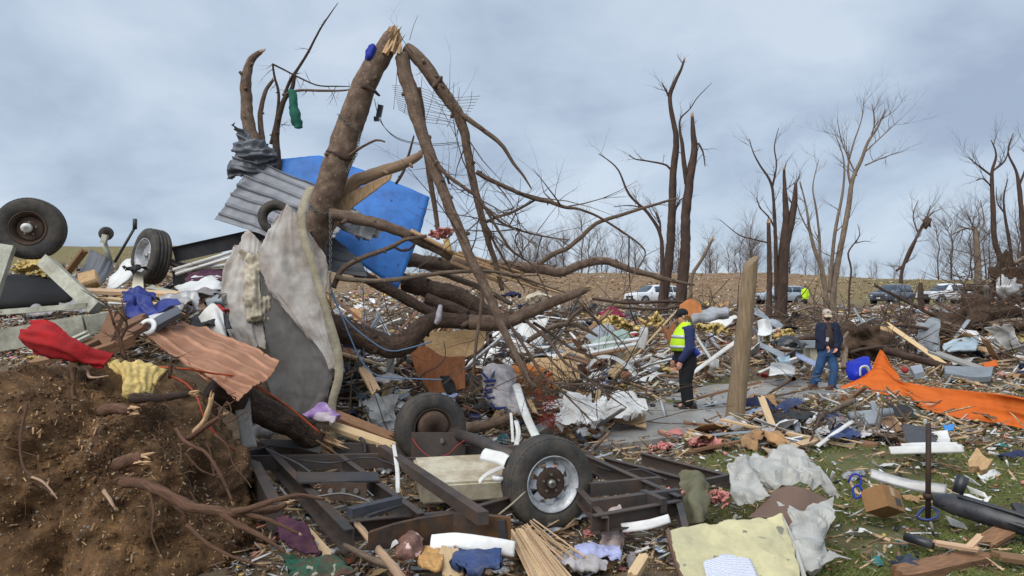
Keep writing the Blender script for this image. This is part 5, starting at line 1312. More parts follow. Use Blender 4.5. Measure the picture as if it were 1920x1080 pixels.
sheet('aluminium_sheet', 'narrow twisted metal offcut right of the metal heap', 'metal sheet', [[(1490, 860, 5.5), (1525, 870, 5.5)], [(1520, 895, 5.35), (1555, 900, 5.3)], [(1555, 940, 5.2), (1580, 935, 5.2)]], m_alu, .004, 20, 12, crump=.03, cs=6, rag=.04)
sheet('brown_panel', 'smooth brown metal panel wedged under the pale sheets', 'panel', [[(1462, 912, 5.05), (1510, 918, 5.0), (1562, 942, 5.0)], [(1430, 945, 4.9), (1480, 945, 4.85), (1540, 965, 4.85)], [(1402, 972, 4.75), (1440, 975, 4.7), (1480, 990, 4.7)]], m_brownp, .006, 16, 20, wr=.012, ws=3)
# cardboard box, taped
def carton(label, c, size, rot, m, tape=True):
    t = thing('cardboard_box', label, 'box', loc=tuple(Vector(c) - Vector((0, 0, size[2] / 2))))
    E = rot.to_matrix(); mb = MB()
    cc = Vector((0, 0, size[2] / 2))
    bm = MB().box(cc, size, rot)
    o = link(bpy.data.objects.new('carton', bm.mesh('carton', m, False)), t)
    if tape:
        b = MB().box(cc + E @ Vector((0, 0, size[2] / 2 + .002)), (size[0] * .98, .05, .002), rot).box(cc + E @ Vector((0, -size[1] / 2 - .002, size[2] * .28)), (.05, .002, size[2] * .4), rot)
        link(bpy.data.objects.new('packing_tape', b.mesh('packing_tape', mat('tape', srgb(176, 150, 118), .25, .1, 5, 0), False)), t)
        b = MB().box(cc + E @ Vector((size[0] * .22, -size[1] / 2 - .003, -.02)), (size[0] * .3, .002, size[2] * .35), rot)
        link(bpy.data.objects.new('shipping_label', b.mesh('shipping_label', m_blackpl, False)), t)
        b = MB().box(cc + E @ Vector((0, 0, size[2] / 2 + .004)), (.004, size[1] * .98, .003), rot)
        link(bpy.data.objects.new('flap_seam', b.mesh('flap_seam', m_brownp, False)), t)
    return t
carton('taped brown cardboard box tilted on the grass beside the metal heap', at(1655, 940, 5.45), (.23, .185, .17), Euler((-.5, .35, .5)), m_card)
def fender():
    t = thing('black_bumper', 'curved black plastic bumper lying on the grass at the right edge', 'bumper', loc=tuple(at(1850, 985, 5.2)))
    P = [at(1752, 938, 5.4), at(1790, 945, 5.3), at(1840, 960, 5.15), (at(1900, 978, 5.0)), at(1960, 1000, 4.9)]
    part('shell', MB().tube(P, [.05, .085, .09, .085, .08], 16, step=.05, rough=.12, freq=6, flat=.8), m_blackpl, t)
    part('lip', MB().tube([p + Vector((0, -.085, -.01)) for p in P], [.012, .02, .02, .02, .02], 6, step=.06), m_blackpl, t)
    part('lip', MB().tube([p + Vector((0, -.045, .065)) for p in P[1:]], [.014] * 4, 6, step=.06), m_blackpl, t)
    part('pipe_stub', MB().tube([at(1795, 925, 5.4), at(1806, 893, 5.4)], [.04, .044], 16, smooth_path=False), m_blackpl, t)
    part('bracket', MB().beam(at(1905, 945, 5.1), at(1925, 975, 5.0), .08, .03), m_blackpl, t, False)
fender()
solo('steel_post', MB().tube([at(1740, 972, 5.25), at(1741, 795, 5.25)], [.019, .019], 10, smooth_path=False).lathe([(.02, 0), (.032, 0), (.032, .04), (.02, .04)], Matrix.Translation(at(1740, 935, 5.25)), 10), mat('dark_rust_post', srgb(50, 42, 38), .7, .3, 8, .3, dirt=.4, dirtc=srgb(96, 64, 44)), 'thin dark steel post standing in the grass at right', 'post')
m_timber = mat('old_timber', srgb(140, 104, 76), .85, .25, 3, .35, stretch=(3, 30, 30), dirt=.4, dirtc=srgb(90, 66, 50), rand=.1)
m_lumber = mat('fresh_lumber', srgb(204, 174, 138), .8, .16, 2.5, .3, stretch=(2, 28, 28), rand=.22, dirt=.3, dirtc=srgb(130, 98, 70), huer=.012)
m_lumberd = mat('brown_lumber', srgb(132, 100, 76), .85, .2, 2.5, .3, stretch=(2, 28, 28), rand=.28, dirt=.35, dirtc=srgb(90, 64, 46), huer=.012)
m_osb = mat('osb_board', srgb(192, 160, 118), .85, .22, 22, .35, rand=.15, stretch=(1, 2.2, 1), dirt=.3, dirtc=srgb(140, 104, 70))
m_ply = mat('brown_plywood', srgb(150, 96, 62), .85, .2, 3, .25, stretch=(14, 3, 3), rand=.15, dirt=.35, dirtc=srgb(94, 60, 42))
def plank_mesh(L, w, h, seed, m, rag=.35):
    """board with split ends, long axis X, resting on z = 0"""
    rg = random.Random(seed); mb = MB(); k = 5
    for e in (-1, 1):
        pass
    xs = [-L / 2, -L / 6, L / 6, L / 2]
    rows = []
    for xi, x in enumerate(xs):
        r = []
        for j in range(k + 1):
            dx = rg.uniform(-rag, rag) * w if xi in (0, 3) else 0
            r.append((x + dx, w * (j / k - .5), rg.uniform(-.1, .1) * h if xi in (1, 2) and False else 0))
        rows.append(r)
    vs = [(x, y, h) for r in rows for x, y, z in r] + [(x + rg.uniform(-.1, .1) * w * (1 if abs(x) > L / 4 else 0), y, 0) for r in rows for x, y, z in r]
    n = k + 1; m_ = 4 * n; fs = []
    for i in range(3):
        for j in range(k):
            a = i * n + j; fs += [(a, a + n, a + n + 1, a + 1), (m_ + a, m_ + a + 1, m_ + a + n + 1, m_ + a + n)]
        fs += [(i * n, m_ + i * n, m_ + (i + 1) * n, (i + 1) * n), (i * n + k, (i + 1) * n + k, m_ + (i + 1) * n + k, m_ + i * n + k)]
    for j in range(k):
        fs += [(j, j + 1, m_ + j + 1, m_ + j), (3 * n + j, m_ + 3 * n + j, m_ + 3 * n + j + 1, 3 * n + j + 1)]
    mb.add(vs, fs)
    return mb.mesh('board', m, False)
def board(label, a, b, w, h, m, name='board', cat='board', roll=0.0, seed=None):
    p, q = at(*a), at(*b)
    d = (q - p); L = d.length
    o = link(bpy.data.objects.new(name, plank_mesh(L, w, h, seed or int(a[0] * 7 + a[1]), m)))
    X = d.normalized(); Z = Vector((0, -.25, 1)); Z = (Z - X * Z.dot(X)).normalized(); Y = Z.cross(X)
    M = Matrix((X, Y, Z)).transposed() @ Matrix.Rotation(roll, 3, 'X')
    o.matrix_world = Matrix.Translation((p + q) / 2 - M @ Vector((0, 0, h / 2))) @ M.to_4x4()
    return tag(o, label, cat)
board('thick brown timber lying at the bottom right corner', (1685, 1082, 4.35), (1846, 1046, 4.7), .12, .09, m_timber, 'timber', 'timber')
board('short light block of board standing on the grass at right', (1830, 880, 6.4), (1846, 855, 6.5), .16, .06, m_osb, 'board_block')
board('dark old plank at the right edge by the black bumper', (1845, 1018, 4.9), (1925, 972, 5.1), .12, .03, m_timber)
board('light broken lath on the grass below the black bumper', (1755, 1018, 4.65), (1835, 1030, 4.6), .05, .02, m_lumber)
board('brown broken board at the right edge near the bottom', (1868, 1042, 4.6), (1940, 1052, 4.6), .08, .03, m_lumberd)
board('yellowish lath leaning towards the bumper', (1815, 1028, 4.6), (1838, 1005, 4.7), .04, .02, m_lumber)
solo('black_pipe', MB().tube([at(1697, 1006, 4.85), at(1750, 1022, 4.7)], .03, 12, smooth_path=False), m_blackpl, 'short black pipe lying on the grass left of the timber', 'pipe')
solo('navy_bag', MB().ball(at(1705, 1060, 4.5), (.09, .08, .05), 14, 9, .8, 4), mat('navy_plastic', srgb(52, 60, 74), .4, .2, 6, .2), 'crumpled slate blue bag left of the thick timber', 'bag')
solo('blue_hose', MB().tube([at(*p) for p in [(1590, 905, 5.7), (1598, 890, 5.7), (1612, 892, 5.7), (1614, 908, 5.65), (1600, 915, 5.6), (1604, 935, 5.5), (1618, 925, 5.5), (1612, 912, 5.5)]], .009, 6, step=.03), MATS['blue_cloth'], 'coiled bright blue hose beside the cardboard box', 'hose')
solo('blue_wire', MB().tube([at(*p) for p in [(1718, 968, 5.2), (1735, 952, 5.3), (1755, 955, 5.3), (1758, 968, 5.2), (1738, 975, 5.15), (1720, 970, 5.2)]], .009, 6, step=.03), mat('slate_wire', srgb(54, 70, 120), .5, .1, 5, 0), 'loop of blue wire round the foot of the thin post', 'wire')
trim('long pale gutter strip running from the metal heap to the thin post', [(1632, 888, 5.9), (1680, 902, 5.8), (1720, 912, 5.7), (1775, 918, 5.6)], .09, m_silver, 'gutter')
trim('white broken window frame rail lying on the grass at right', [(1668, 846, 6.9), (1730, 844, 6.9), (1804, 842, 6.9)], .07, thick=.03)
trim('second white frame rail just behind the broken window rail', [(1690, 838, 7.1), (1740, 836, 7.1), (1795, 835, 7.1)], .05, thick=.03)
sheet('grey_felt', 'dark grey square of roofing felt left of the window rail', 'felt', [[(1690, 797, 7.7), (1725, 800, 7.7), (1745, 806, 7.7)], [(1695, 818, 7.5), (1730, 820, 7.45), (1755, 822, 7.45)], [(1705, 838, 7.25), (1740, 838, 7.2), (1760, 832, 7.25)]], mat('roof_felt', srgb(74, 76, 80), .9, .15, 12, .3), .008, 12, 12, wr=.012, ws=4)
sheet('white_shard', 'white curved plastic shard right of the grey felt', 'plastic', [[(1745, 812, 7.5), (1775, 808, 7.5)], [(1758, 822, 7.4), (1780, 825, 7.4)], [(1750, 838, 7.2), (1782, 838, 7.2)]], m_whitepl, .006, 10, 10, wr=.02, ws=6)
for i, (lab, a, b, w) in enumerate([('white plastic shard near the block on the grass', (1838, 905), (1875, 892), .14), ('white shard behind the pipe stub of the bumper', (1810, 905), (1835, 915), .12), ('small white shard below the black bumper', (1775, 985), (1812, 998), .07), ('white slat on the grass right of the bumper stub', (1812, 925), (1850, 938), .06)]):
    p, q = hit(*a), hit(*b)
    sd = Vector((0, w / 2, .02))
    solo('plastic_shard', MB().grid(patch([[p - sd + Vector((0, 0, .03)), q - sd * .4 + Vector((0, 0, .03))], [p + sd * .6 + Vector((0, 0, .06)), q + sd + Vector((0, 0, .04))]], 8, 8, wr=.01, ws=9), .005), m_whitepl, lab, 'plastic')
# orange tarp
ot = thing('orange_tarp', 'long bright orange tarp strung across the debris at right', 'tarp', loc=tuple(at(1760, 790, 11)))
top = [(1578, 727, 13.2), (1615, 708, 13.1), (1651, 692, 13.0), (1690, 716, 12.4), (1732, 726, 12.0), (1792, 733, 11.3), (1870, 739, 10.5), (1904, 742, 10.1), (1990, 762, 9.5)]
bot = [(1578, 735, 13.0), (1608, 731, 12.9), (1655, 742, 12.4), (1708, 747, 12.0), (1735, 772, 11.2), (1792, 787, 10.7), (1870, 797, 10.2), (1918, 805, 9.9), (1990, 825, 9.3)]
mid = [((a[0] + b[0]) / 2, (a[1] + b[1]) / 2 - 2, (a[2] + b[2]) / 2 + .05) for a, b in zip(top, bot)]
part('main_sheet', MB().grid(patch(V3([top, mid, bot]), 34, 150, wr=.006, ws=8, seed=4, fold=(.03, 2.0, 0), crump=.008, cs=2.5, rag=.012), .006), m_orange, ot)
part('upright_flap', MB().grid(patch(V3([[(1632, 700, 13.2), (1640, 678, 13.25), (1650, 656, 13.3)], [(1650, 698, 13.15), (1656, 680, 13.2), (1658, 662, 13.25)], [(1690, 716, 12.6), (1684, 702, 12.8), (1670, 685, 13.0)]]), 20, 20, corr=(12, .012, 1)), .006), m_orange, ot)
# leaning wooden post
def post():
    mb = MB(); b, t = at(1376, 800, 10.7), at(1408, 490, 10.6)
    n = 26; ring = 14; vs = []
    for i in range(n + 1):
        f = i / n; c = b.lerp(t, f); r = .150 - .044 * f
        for k in range(ring):
            a = 2 * math.pi * k / ring
            rr = r * (1 + .05 * nz(math.cos(a) * 3, math.sin(a) * 3, f * 2) + .05 * nz(math.cos(a) * 9, math.sin(a) * 9, f * 3))
            z = (.09 * math.cos(a - .4) if i == n else 0)
            vs.append(c + Vector((math.cos(a) * rr, math.sin(a) * rr, z)))
    fs = [(i * ring + k, i * ring + (k + 1) % ring, (i + 1) * ring + (k + 1) % ring, (i + 1) * ring + k) for i in range(n) for k in range(ring)]
    fs.append(tuple(range(n * ring, (n + 1) * ring)))
    mb.add(vs, fs)
    return mb
edge_split(solo('wooden_post', post(), mat('weathered_post', srgb(152, 134, 108), .85, .2, 2.4, .7, stretch=(16, 16, 1.6), dirt=.45, dirtc=srgb(112, 84, 58), dscale=1.6, speck=(11, .74, srgb(60, 44, 32)), bscale=9), 'stout pale wooden post leaning right between the two people', 'post'), 50)
# ================================================================= people and dog
m_skin = mat('skin', srgb(206, 152, 128), .6, .08, 20, .05)
m_navy = mat('navy_fabric', srgb(44, 52, 92), .85, .15, 10, .25, bscale=50)
m_navyd = mat('dark_navy_fabric', srgb(30, 36, 58), .85, .2, 9, .25, bscale=45)
m_hiviz = mat('hi_vis_fabric', srgb(190, 232, 40), .7, .08, 8, .15, bscale=40)
m_reflect = mat('reflective_tape', srgb(186, 192, 196), .35, .06, 12, .05, metal=.2)
m_blackf = mat('black_fabric', srgb(30, 30, 34), .85, .25, 8, .25, bscale=40)
m_jean = mat('denim', srgb(50, 82, 122), .88, .22, 6, .25, bscale=60, dirt=.25, dirtc=srgb(30, 48, 80))
m_hair = mat('fair_hair', srgb(146, 112, 78), .7, .3, 40, .4, stretch=(1, 1, 6))
m_beard = mat('brown_beard', srgb(86, 60, 46), .8, .3, 40, .4)
m_tan = mat('tan_cap_cloth', srgb(186, 170, 150), .85, .1, 20, .2)
m_brownshirt = mat('brown_shirt', srgb(72, 56, 54), .85, .2, 12, .2)
m_shoe = mat('shoe', srgb(52, 48, 46), .7, .25, 12, .2)
m_boot = mat('brown_boot', srgb(86, 58, 44), .65, .25, 12, .2)
m_dog = mat('golden_fur', srgb(186, 118, 62), .9, .3, 14, .6, bscale=50, stretch=(1, 1, 2.5), dirt=.3, dirtc=srgb(130, 78, 38))

def body(name, mb, m, parent, vox=.012, smooth=4):
    """one continuous skin grown over overlapping volumes"""
    me = mb.mesh(name, m)
    o = link(bpy.data.objects.new(name, me), parent)
    o.matrix_parent_inverse = Matrix.Translation(-Vector(parent.location))
    r = o.modifiers.new('skin', 'REMESH'); r.mode = 'VOXEL'; r.voxel_size = vox; r.use_smooth_shade = True
    s = o.modifiers.new('smooth', 'SMOOTH'); s.iterations = smooth; s.factor = .5
    return o
def loft(mb, rings, n=20):
    """closed stack of ellipses (x, y, z, rx, ry)"""
    vs = [Vector((x + rx * math.cos(2 * math.pi * k / n), y + ry * math.sin(2 * math.pi * k / n), z)) for x, y, z, rx, ry in rings for k in range(n)]
    fs = [(i * n + k, i * n + (k + 1) % n, (i + 1) * n + (k + 1) % n, (i + 1) * n + k) for i in range(len(rings) - 1) for k in range(n)]
    fs += [tuple(range(n))[::-1], tuple(range((len(rings) - 1) * n, len(rings) * n))]
    mb.add(vs, fs); return mb
def hand(mb, w, d, side, s=1.0, curl=.5):
    """palm, four bent fingers of unequal length and a thumb; w wrist, d pointing down the hand, side = thumb side"""
    w = Vector(w); d = Vector(d).normalized(); side = (Vector(side) - d * Vector(side).dot(d)).normalized(); nrm = d.cross(side)
    mb.caps(w, w + d * .045 * s, .024 * s, .03 * s, 8)
    mb.box(w + d * .06 * s, (.075 * s, .028 * s, .08 * s), Matrix((side, nrm, d)).transposed())
    for k, (L, off) in enumerate([(.066, .028), (.075, .010), (.070, -.010), (.055, -.028)]):
        a = w + d * .095 * s + side * off * s
        b = a + (d * math.cos(curl * .5) + nrm * math.sin(curl * .5)) * L * .5 * s
        c = b + (d * math.cos(curl * 1.6) + nrm * math.sin(curl * 1.6)) * L * .5 * s
        mb.caps(a, b, .0095 * s, .0085 * s, 6); mb.caps(b, c, .0085 * s, .007 * s, 6)
    a = w + d * .03 * s + side * .03 * s
    b = a + (side * .6 + d).normalized() * .04 * s
    mb.caps(a, b, .012 * s, .010 * s, 6); mb.caps(b, b + (d + nrm * .3).normalized() * .03 * s, .010 * s, .008 * s, 6)
def head(mb, c, f, s=1.0):
    """skull, jaw, nose, brow, ears; f = facing"""
    c = Vector(c); f = Vector(f).normalized(); up = Vector((0, 0, 1)); r = f.cross(up).normalized(); up = r.cross(f)
    F = Matrix((r, f, up)).transposed()
    P = lambda x, y, z: c + F @ Vector((x, y, z)) * s
    mb.ball(P(0, -.012, .03), (.078 * s, .098 * s, .092 * s), 16, 12, M=F)
    mb.ball(P(0, .02, -.03), (.062 * s, .072 * s, .078 * s), 14, 10, M=F)
    mb.ball(P(0, .055, -.085), (.03 * s, .03 * s, .022 * s), 10, 8, M=F)
    mb.caps(P(0, .088, .018), P(0, .108, -.018), .010 * s, .016 * s, 8)
    mb.caps(P(-.035, .078, .03), P(.035, .078, .03), .012 * s, .012 * s, 8)
    mb.caps(P(-.02, .082, -.052), P(.02, .082, -.052), .009 * s, .009 * s, 8)
    for q in (-1, 1): mb.ball(P(q * .08, -.008, .0), (.012 * s, .022 * s, .034 * s), 8, 6, M=F)
    mb.caps(c + Vector((0, 0, -.06)) - f * .02, c + Vector((0, 0, -.2)) - f * .035, .058 * s, .066 * s, 12)
    return P, F
def eyes(P, F, parent, s=1.0):
    o = None
    for q in (-1, 1):
        part('eye', MB().ball(P(q * .03, .078, .008), .012 * s, 8, 6), m_blackf, parent)

# ---- worker in hi-vis vest, in profile facing left
W0 = 11.9
B = at(1284, 770, W0); bx, by = B.x, B.y
pz = lambda py: at(1284, py, W0).z
pxx = lambda px: at(px, 680, W0).x
P1 = thing('person', 'person in black cap and yellow-green safety vest standing in profile on the slab', 'person', loc=(bx, by, .065))
mb = MB()
hc = Vector((pxx(1279), by, pz(594)))
Pf, Fh = head(mb, hc, (-1, -.1, -.22))
loft(mb, [(pxx(1285), by, pz(672), .13, .17), (pxx(1280), by, pz(645), .15, .18), (pxx(1282), by, pz(622), .13, .19), (pxx(1284), by, pz(611), .08, .13)])
for s in (-1, 1):
    yy = by + s * .10
    mb.caps((pxx(1286), yy, pz(668)), (pxx(1284), yy, pz(715)), .09, .065); mb.caps((pxx(1284), yy, pz(715)), (pxx(1290), yy, pz(758)), .065, .05)
    mb.caps((pxx(1290), yy, .12), (pxx(1272), yy, .11), .04, .035)
    sh = Vector((pxx(1287), by + s * .19, pz(619)))
    el = Vector((pxx(1285), by + s * .26, pz(652))); wr = Vector((pxx(1271), by + s * .22, pz(676)))
    mb.caps(sh, el, .055, .042); mb.caps(el, wr, .042, .03)
    hand(mb, wr, (-.35, -.05, -1), (-1, 0, 0), 1.0, .7)
b1 = body('body', mb, m_skin, P1, .0065, 3)
eyes(Pf, Fh, P1)
tr = MB()
loft(tr, [(pxx(1287), by, pz(690), .17, .20), (pxx(1286), by, pz(675), .185, .215), (pxx(1284), by, pz(660), .185, .215), (pxx(1283), by, pz(654), .18, .21)])
for s in (-1, 1):
    yy = by + s * .10; dx = 3 * s
    tr.caps((pxx(1288), yy, pz(678)), (pxx(1285 + dx), yy, pz(715)), .135, .11, 14); tr.caps((pxx(1285 + dx), yy, pz(715)), (pxx(1289 + dx), yy, pz(752)), .11, .10, 14)
    for k in range(6): tr.ball((pxx(1287 + rng.uniform(-5, 5)), yy + rng.uniform(-.05, .05), pz(rng.uniform(690, 750))), (.07, .06, .025), 8, 6)
body('trousers', tr, m_blackf, P1, .016, 3)
jk = MB()
loft(jk, [(pxx(1285), by, pz(667), .165, .205), (pxx(1281), by, pz(650), .18, .215), (pxx(1281), by, pz(635), .165, .215), (pxx(1284), by, pz(615), .12, .20), (pxx(1284), by, pz(607), .075, .09)])
for s in (-1, 1):
    sh = Vector((pxx(1288), by + s * .20, pz(619))); el = Vector((pxx(1286), by + s * .275, pz(652))); wr = Vector((pxx(1272), by + s * .225, pz(673)))
    jk.caps(sh, el, .092, .078, 14); jk.caps(el, wr, .078, .062, 14)
    for k in range(5): jk.ball(sh.lerp(el, rng.random()) + Vector((rng.uniform(-.04, .04), -.03 * 1, 0)), (.07, .05, .025), 8, 6)
body('jacket', jk, m_navy, P1, .013, 3)
def vr(f):
    rs = [(657, 1279, .19, .232), (645, 1278, .193, .236), (632, 1280, .178, .232), (618, 1283, .145, .195), (609, 1285, .10, .135), (604, 1286, .075, .095)]
    return rs
vest = MB(); loft(vest, [(pxx(x), by, pz(y), a, b) for y, x, a, b in vr(0)], 28)
part('safety_vest', vest, m_hiviz, P1)
for y0, y1, xx, a, b in [(628, 634, 1280, .184, .238), (647, 652, 1278, .198, .242)]:
    st = MB()
    n = 28
    vs = []
    for z, k1 in ((pz(y1), 1), (pz(y0), .985)):
        for q in (0, .012):
            vs += [Vector((pxx(xx) + (a * k1 - q) * math.cos(2 * math.pi * k / n), by + (b * k1 - q) * math.sin(2 * math.pi * k / n), z)) for k in range(n)]
    fs = []
    for k in range(n):
        k2 = (k + 1) % n
        fs += [(k, k2, 2 * n + k2, 2 * n + k), (n + k2, n + k, 3 * n + k, 3 * n + k2), (k2, k, n + k, n + k2), (2 * n + k, 2 * n + k2, 3 * n + k2, 3 * n + k)]
    st.add(vs, fs); part('reflective_stripe', st, m_reflect, P1)
for s in (-1, 1):
    part('reflective_stripe', MB().tube([(pxx(1290), by + s * .12, pz(611)), (pxx(1297), by + s * .14, pz(620)), (pxx(1300), by + s * .14, pz(632))], [.022, .024, .022], 6), m_reflect, P1)
part('hip_bag', MB().ball((pxx(1300), by - .06, pz(660)), (.09, .16, .07), 14, 9, .3, 2), mat('royal_blue_nylon', srgb(36, 62, 170), .6, .12, 6, .1), P1)
for s in (-1, 1):
    part('shoe', MB().caps((pxx(1297), by + s * .105, .115), (pxx(1272 - 4 * s), by + s * .105, .105), .052, .042, 12).box((pxx(1284 - 2 * s), by + s * .105, .080), (.30, .09, .028)), m_shoe, P1)
cp = MB()
cp.ball(hc + Fh @ Vector((0, -.012, .055)), (.092, .112, .088), 20, 10, M=Fh)
cap1 = part('cap', cp, m_blackf, P1)
part('cap_brim', MB().grid(patch([[hc + Fh @ Vector((x, .085, .055 - abs(x) * .25)) for x in (-.075, -.03, .03, .075)], [hc + Fh @ Vector((x * .95, .14, .045 - abs(x) * .25)) for x in (-.075, -.03, .03, .075)], [hc + Fh @ Vector((x * .55, .185, .03 - abs(x) * .25)) for x in (-.075, -.03, .03, .075)]], 8, 10), .008), m_blackf, cap1)
part('cap_badge', MB().lathe([(0, .004), (.022, .004), (.022, -.004), (0, -.004)], Matrix.Translation(hc + Fh @ Vector((0, .098, .09))) @ (Fh @ Vector((0, 1, .3))).to_track_quat('Z', 'Y').to_matrix().to_4x4(), 16), m_reflect, cap1)
hr = MB()
for k in range(16): hr.ball(hc + Fh @ Vector((rng.uniform(-.075, .075), rng.uniform(-.115, -.02), rng.uniform(-.06, .02))), (.03, .03, .03), 8, 6, .4, k)
body('hair', hr, m_hair, P1, .009, 1)

# ---- man in tan cap, dark jacket and jeans, walking
W1 = 14.9
C2 = at(1548, 731, W1); cx2, cy2 = C2.x, C2.y
qz = lambda py: at(1548, py, W1).z
qx = lambda px: at(px, 660, W1).x
P2 = thing('person', 'bearded man in tan cap, dark blue jacket and jeans walking on the slab', 'person', loc=(cx2, cy2, .065))
mb = MB()
hc2 = Vector((qx(1551), cy2 - .03, qz(592)))
Pf2, Fh2 = head(mb, hc2, (-.28, -1, -.2))
loft(mb, [(qx(1551), cy2, qz(652), .15, .11), (qx(1552), cy2, qz(630), .16, .12), (qx(1553), cy2, qz(615), .17, .11), (qx(1553), cy2, qz(606), .10, .08)])
LG = [((1545, 655), (1537, 692), (1531, 722)), ((1558, 655), (1560, 692), (1556, 724))]
for i, (h_, k_, a_) in enumerate(LG):
    yy = cy2 + (.06 if i == 0 else -.08)
    mb.caps((qx(h_[0]), cy2, qz(h_[1])), (qx(k_[0]), yy, qz(k_[1])), .09, .065); mb.caps((qx(k_[0]), yy, qz(k_[1])), (qx(a_[0]), yy + (.1 if i == 0 else 0), qz(a_[1])), .065, .05)
AR = [((1538, 612), (1534, 634), (1544, 648)), ((1567, 612), (1574, 636), (1562, 652))]
for i, (s_, e_, w_) in enumerate(AR):
    s3, e3, w3 = Vector((qx(s_[0]), cy2, qz(s_[1]))), Vector((qx(e_[0]), cy2 - .02, qz(e_[1]))), Vector((qx(w_[0]), cy2 - .16, qz(w_[1])))
    mb.caps(s3, e3, .055, .042); mb.caps(e3, w3, .042, .03)
    hand(mb, w3, (.3 if i == 0 else -.5, -.25, -.8), (.2, -1, 0), 1.0, .8)
body('body', mb, m_skin, P2, .0065, 3)
eyes(Pf2, Fh2, P2)
tr = MB()
loft(tr, [(qx(1552), cy2, qz(668), .17, .13), (qx(1552), cy2, qz(655), .18, .14), (qx(1552), cy2, qz(646), .175, .135)])
for i, (h_, k_, a_) in enumerate(LG):
    yy = cy2 + (.06 if i == 0 else -.08)
    tr.caps((qx(h_[0]), cy2, qz(h_[1] + 6)), (qx(k_[0]), yy, qz(k_[1])), .115, .088, 14); tr.caps((qx(k_[0]), yy, qz(k_[1])), (qx(a_[0]), yy + (.1 if i == 0 else 0), qz(a_[1] - 3)), .088, .085, 14)
    for k in range(6): tr.ball((qx(k_[0] + (a_[0] - k_[0]) * .5 + rng.uniform(-2, 2)), yy - .035, qz(rng.uniform(695, 716))), (.055, .05, .02), 8, 6)
body('jeans', tr, m_jean, P2, .014, 3)
sh_ = MB(); loft(sh_, [(qx(1549), cy2 - .02, qz(653), .15, .135), (qx(1549), cy2 - .02, qz(630), .15, .14), (qx(1550), cy2 - .02, qz(612), .12, .12), (qx(1551), cy2 - .01, qz(604), .08, .08)])
part('shirt', sh_, m_brownshirt, P2)
jk = MB()
# jacket fronts hang open: two flanks and a back
for sx, x0 in ((-1, 1539), (1, 1564)):
    loft(jk, [(qx(x0 + sx * 1), cy2 + .01, qz(668 if sx > 0 else 655), .085 + (.03 if sx > 0 else 0), .16), (qx(x0), cy2 + .0, qz(640), .09 + (.02 if sx > 0 else 0), .165), (qx(x0 - sx * 1), cy2, qz(618), .09, .15), (qx(x0 - sx * 5), cy2 + .01, qz(606), .05, .09)], 16)
loft(jk, [(qx(1552), cy2 + .09, qz(664), .19, .08), (qx(1552), cy2 + .09, qz(632), .19, .09), (qx(1552), cy2 + .07, qz(606), .13, .07)], 16)
for i, (s_, e_, w_) in enumerate(AR):
    s3, e3, w3 = Vector((qx(s_[0]), cy2, qz(s_[1]))), Vector((qx(e_[0]), cy2 - .02, qz(e_[1]))), Vector((qx(w_[0]), cy2 - .14, qz(w_[1] - 2)))
    jk.caps(s3, e3, .09, .078, 14); jk.caps(e3, w3, .078, .062, 14)
jk.tube([Vector((qx(1541), cy2 + .06, qz(606))), Vector((qx(1545), cy2 - .08, qz(609))), Vector((qx(1547), cy2 - .13, qz(618)))], [.03, .035, .02], 8)
jk.tube([Vector((qx(1561), cy2 + .06, qz(606))), Vector((qx(1558), cy2 - .08, qz(609))), Vector((qx(1556), cy2 - .13, qz(618)))], [.03, .035, .02], 8)
body('jacket', jk, m_navyd, P2, .013, 3)
part('name_badge', MB().box((qx(1545), cy2 - .17, qz(636)), (.055, .01, .085), Euler((0, .2, 0))), m_whitepl, P2, False)
for i, (x0, x1, yy) in enumerate([(1533, 1520, .16), (1558, 1546, -.08)]):
    part('boot', MB().caps((qx(x0), cy2 + yy, .125), (qx(x1), cy2 + yy - .1, .11), .055, .046, 12).box((qx((x0 + x1) / 2), cy2 + yy - .05, .084), (.27, .1, .03), Euler((0, 0, .5))).caps((qx(x0), cy2 + yy, .13), (qx(x0), cy2 + yy, .22), .06, .055, 12), m_boot, P2)
c2 = part('cap', MB().ball(hc2 + Fh2 @ Vector((0, -.012, .058)), (.094, .114, .09), 20, 10, M=Fh2), m_tan, P2)
part('cap_brim', MB().grid(patch([[hc2 + Fh2 @ Vector((x, .085, .05 - abs(x) * .3)) for x in (-.08, -.03, .03, .08)], [hc2 + Fh2 @ Vector((x * .95, .14, .035 - abs(x) * .3)) for x in (-.08, -.03, .03, .08)], [hc2 + Fh2 @ Vector((x * .6, .18, .02 - abs(x) * .3)) for x in (-.08, -.03, .03, .08)]], 8, 10), .008), m_tan, c2)
part('cap_badge', MB().ball(hc2 + Fh2 @ Vector((0, .092, .098)), (.03, .012, .016), 10, 6, M=Fh2), mat('blue_stitching', srgb(84, 84, 170), .8, .1, 5, 0), c2)
be = MB()
for k in range(14):
    a = -1.2 + 2.4 * k / 13
    be.ball(hc2 + Fh2 @ Vector((math.sin(a) * .062, .02 + math.cos(a) * .062, -.07 + .03 * abs(a))), (.022, .022, .028), 8, 6, .3, k)
be.caps(hc2 + Fh2 @ Vector((-.025, .09, -.036)), hc2 + Fh2 @ Vector((.025, .09, -.036)), .010, .010)
body('beard', be, m_beard, P2, .008, 1)
hr = MB()
for k in range(12): hr.ball(hc2 + Fh2 @ Vector((rng.uniform(-.08, .08), rng.uniform(-.11, -.05), rng.uniform(-.05, .03))), .028, 8, 6, .3, k)
body('hair', hr, m_beard, P2, .01, 1)

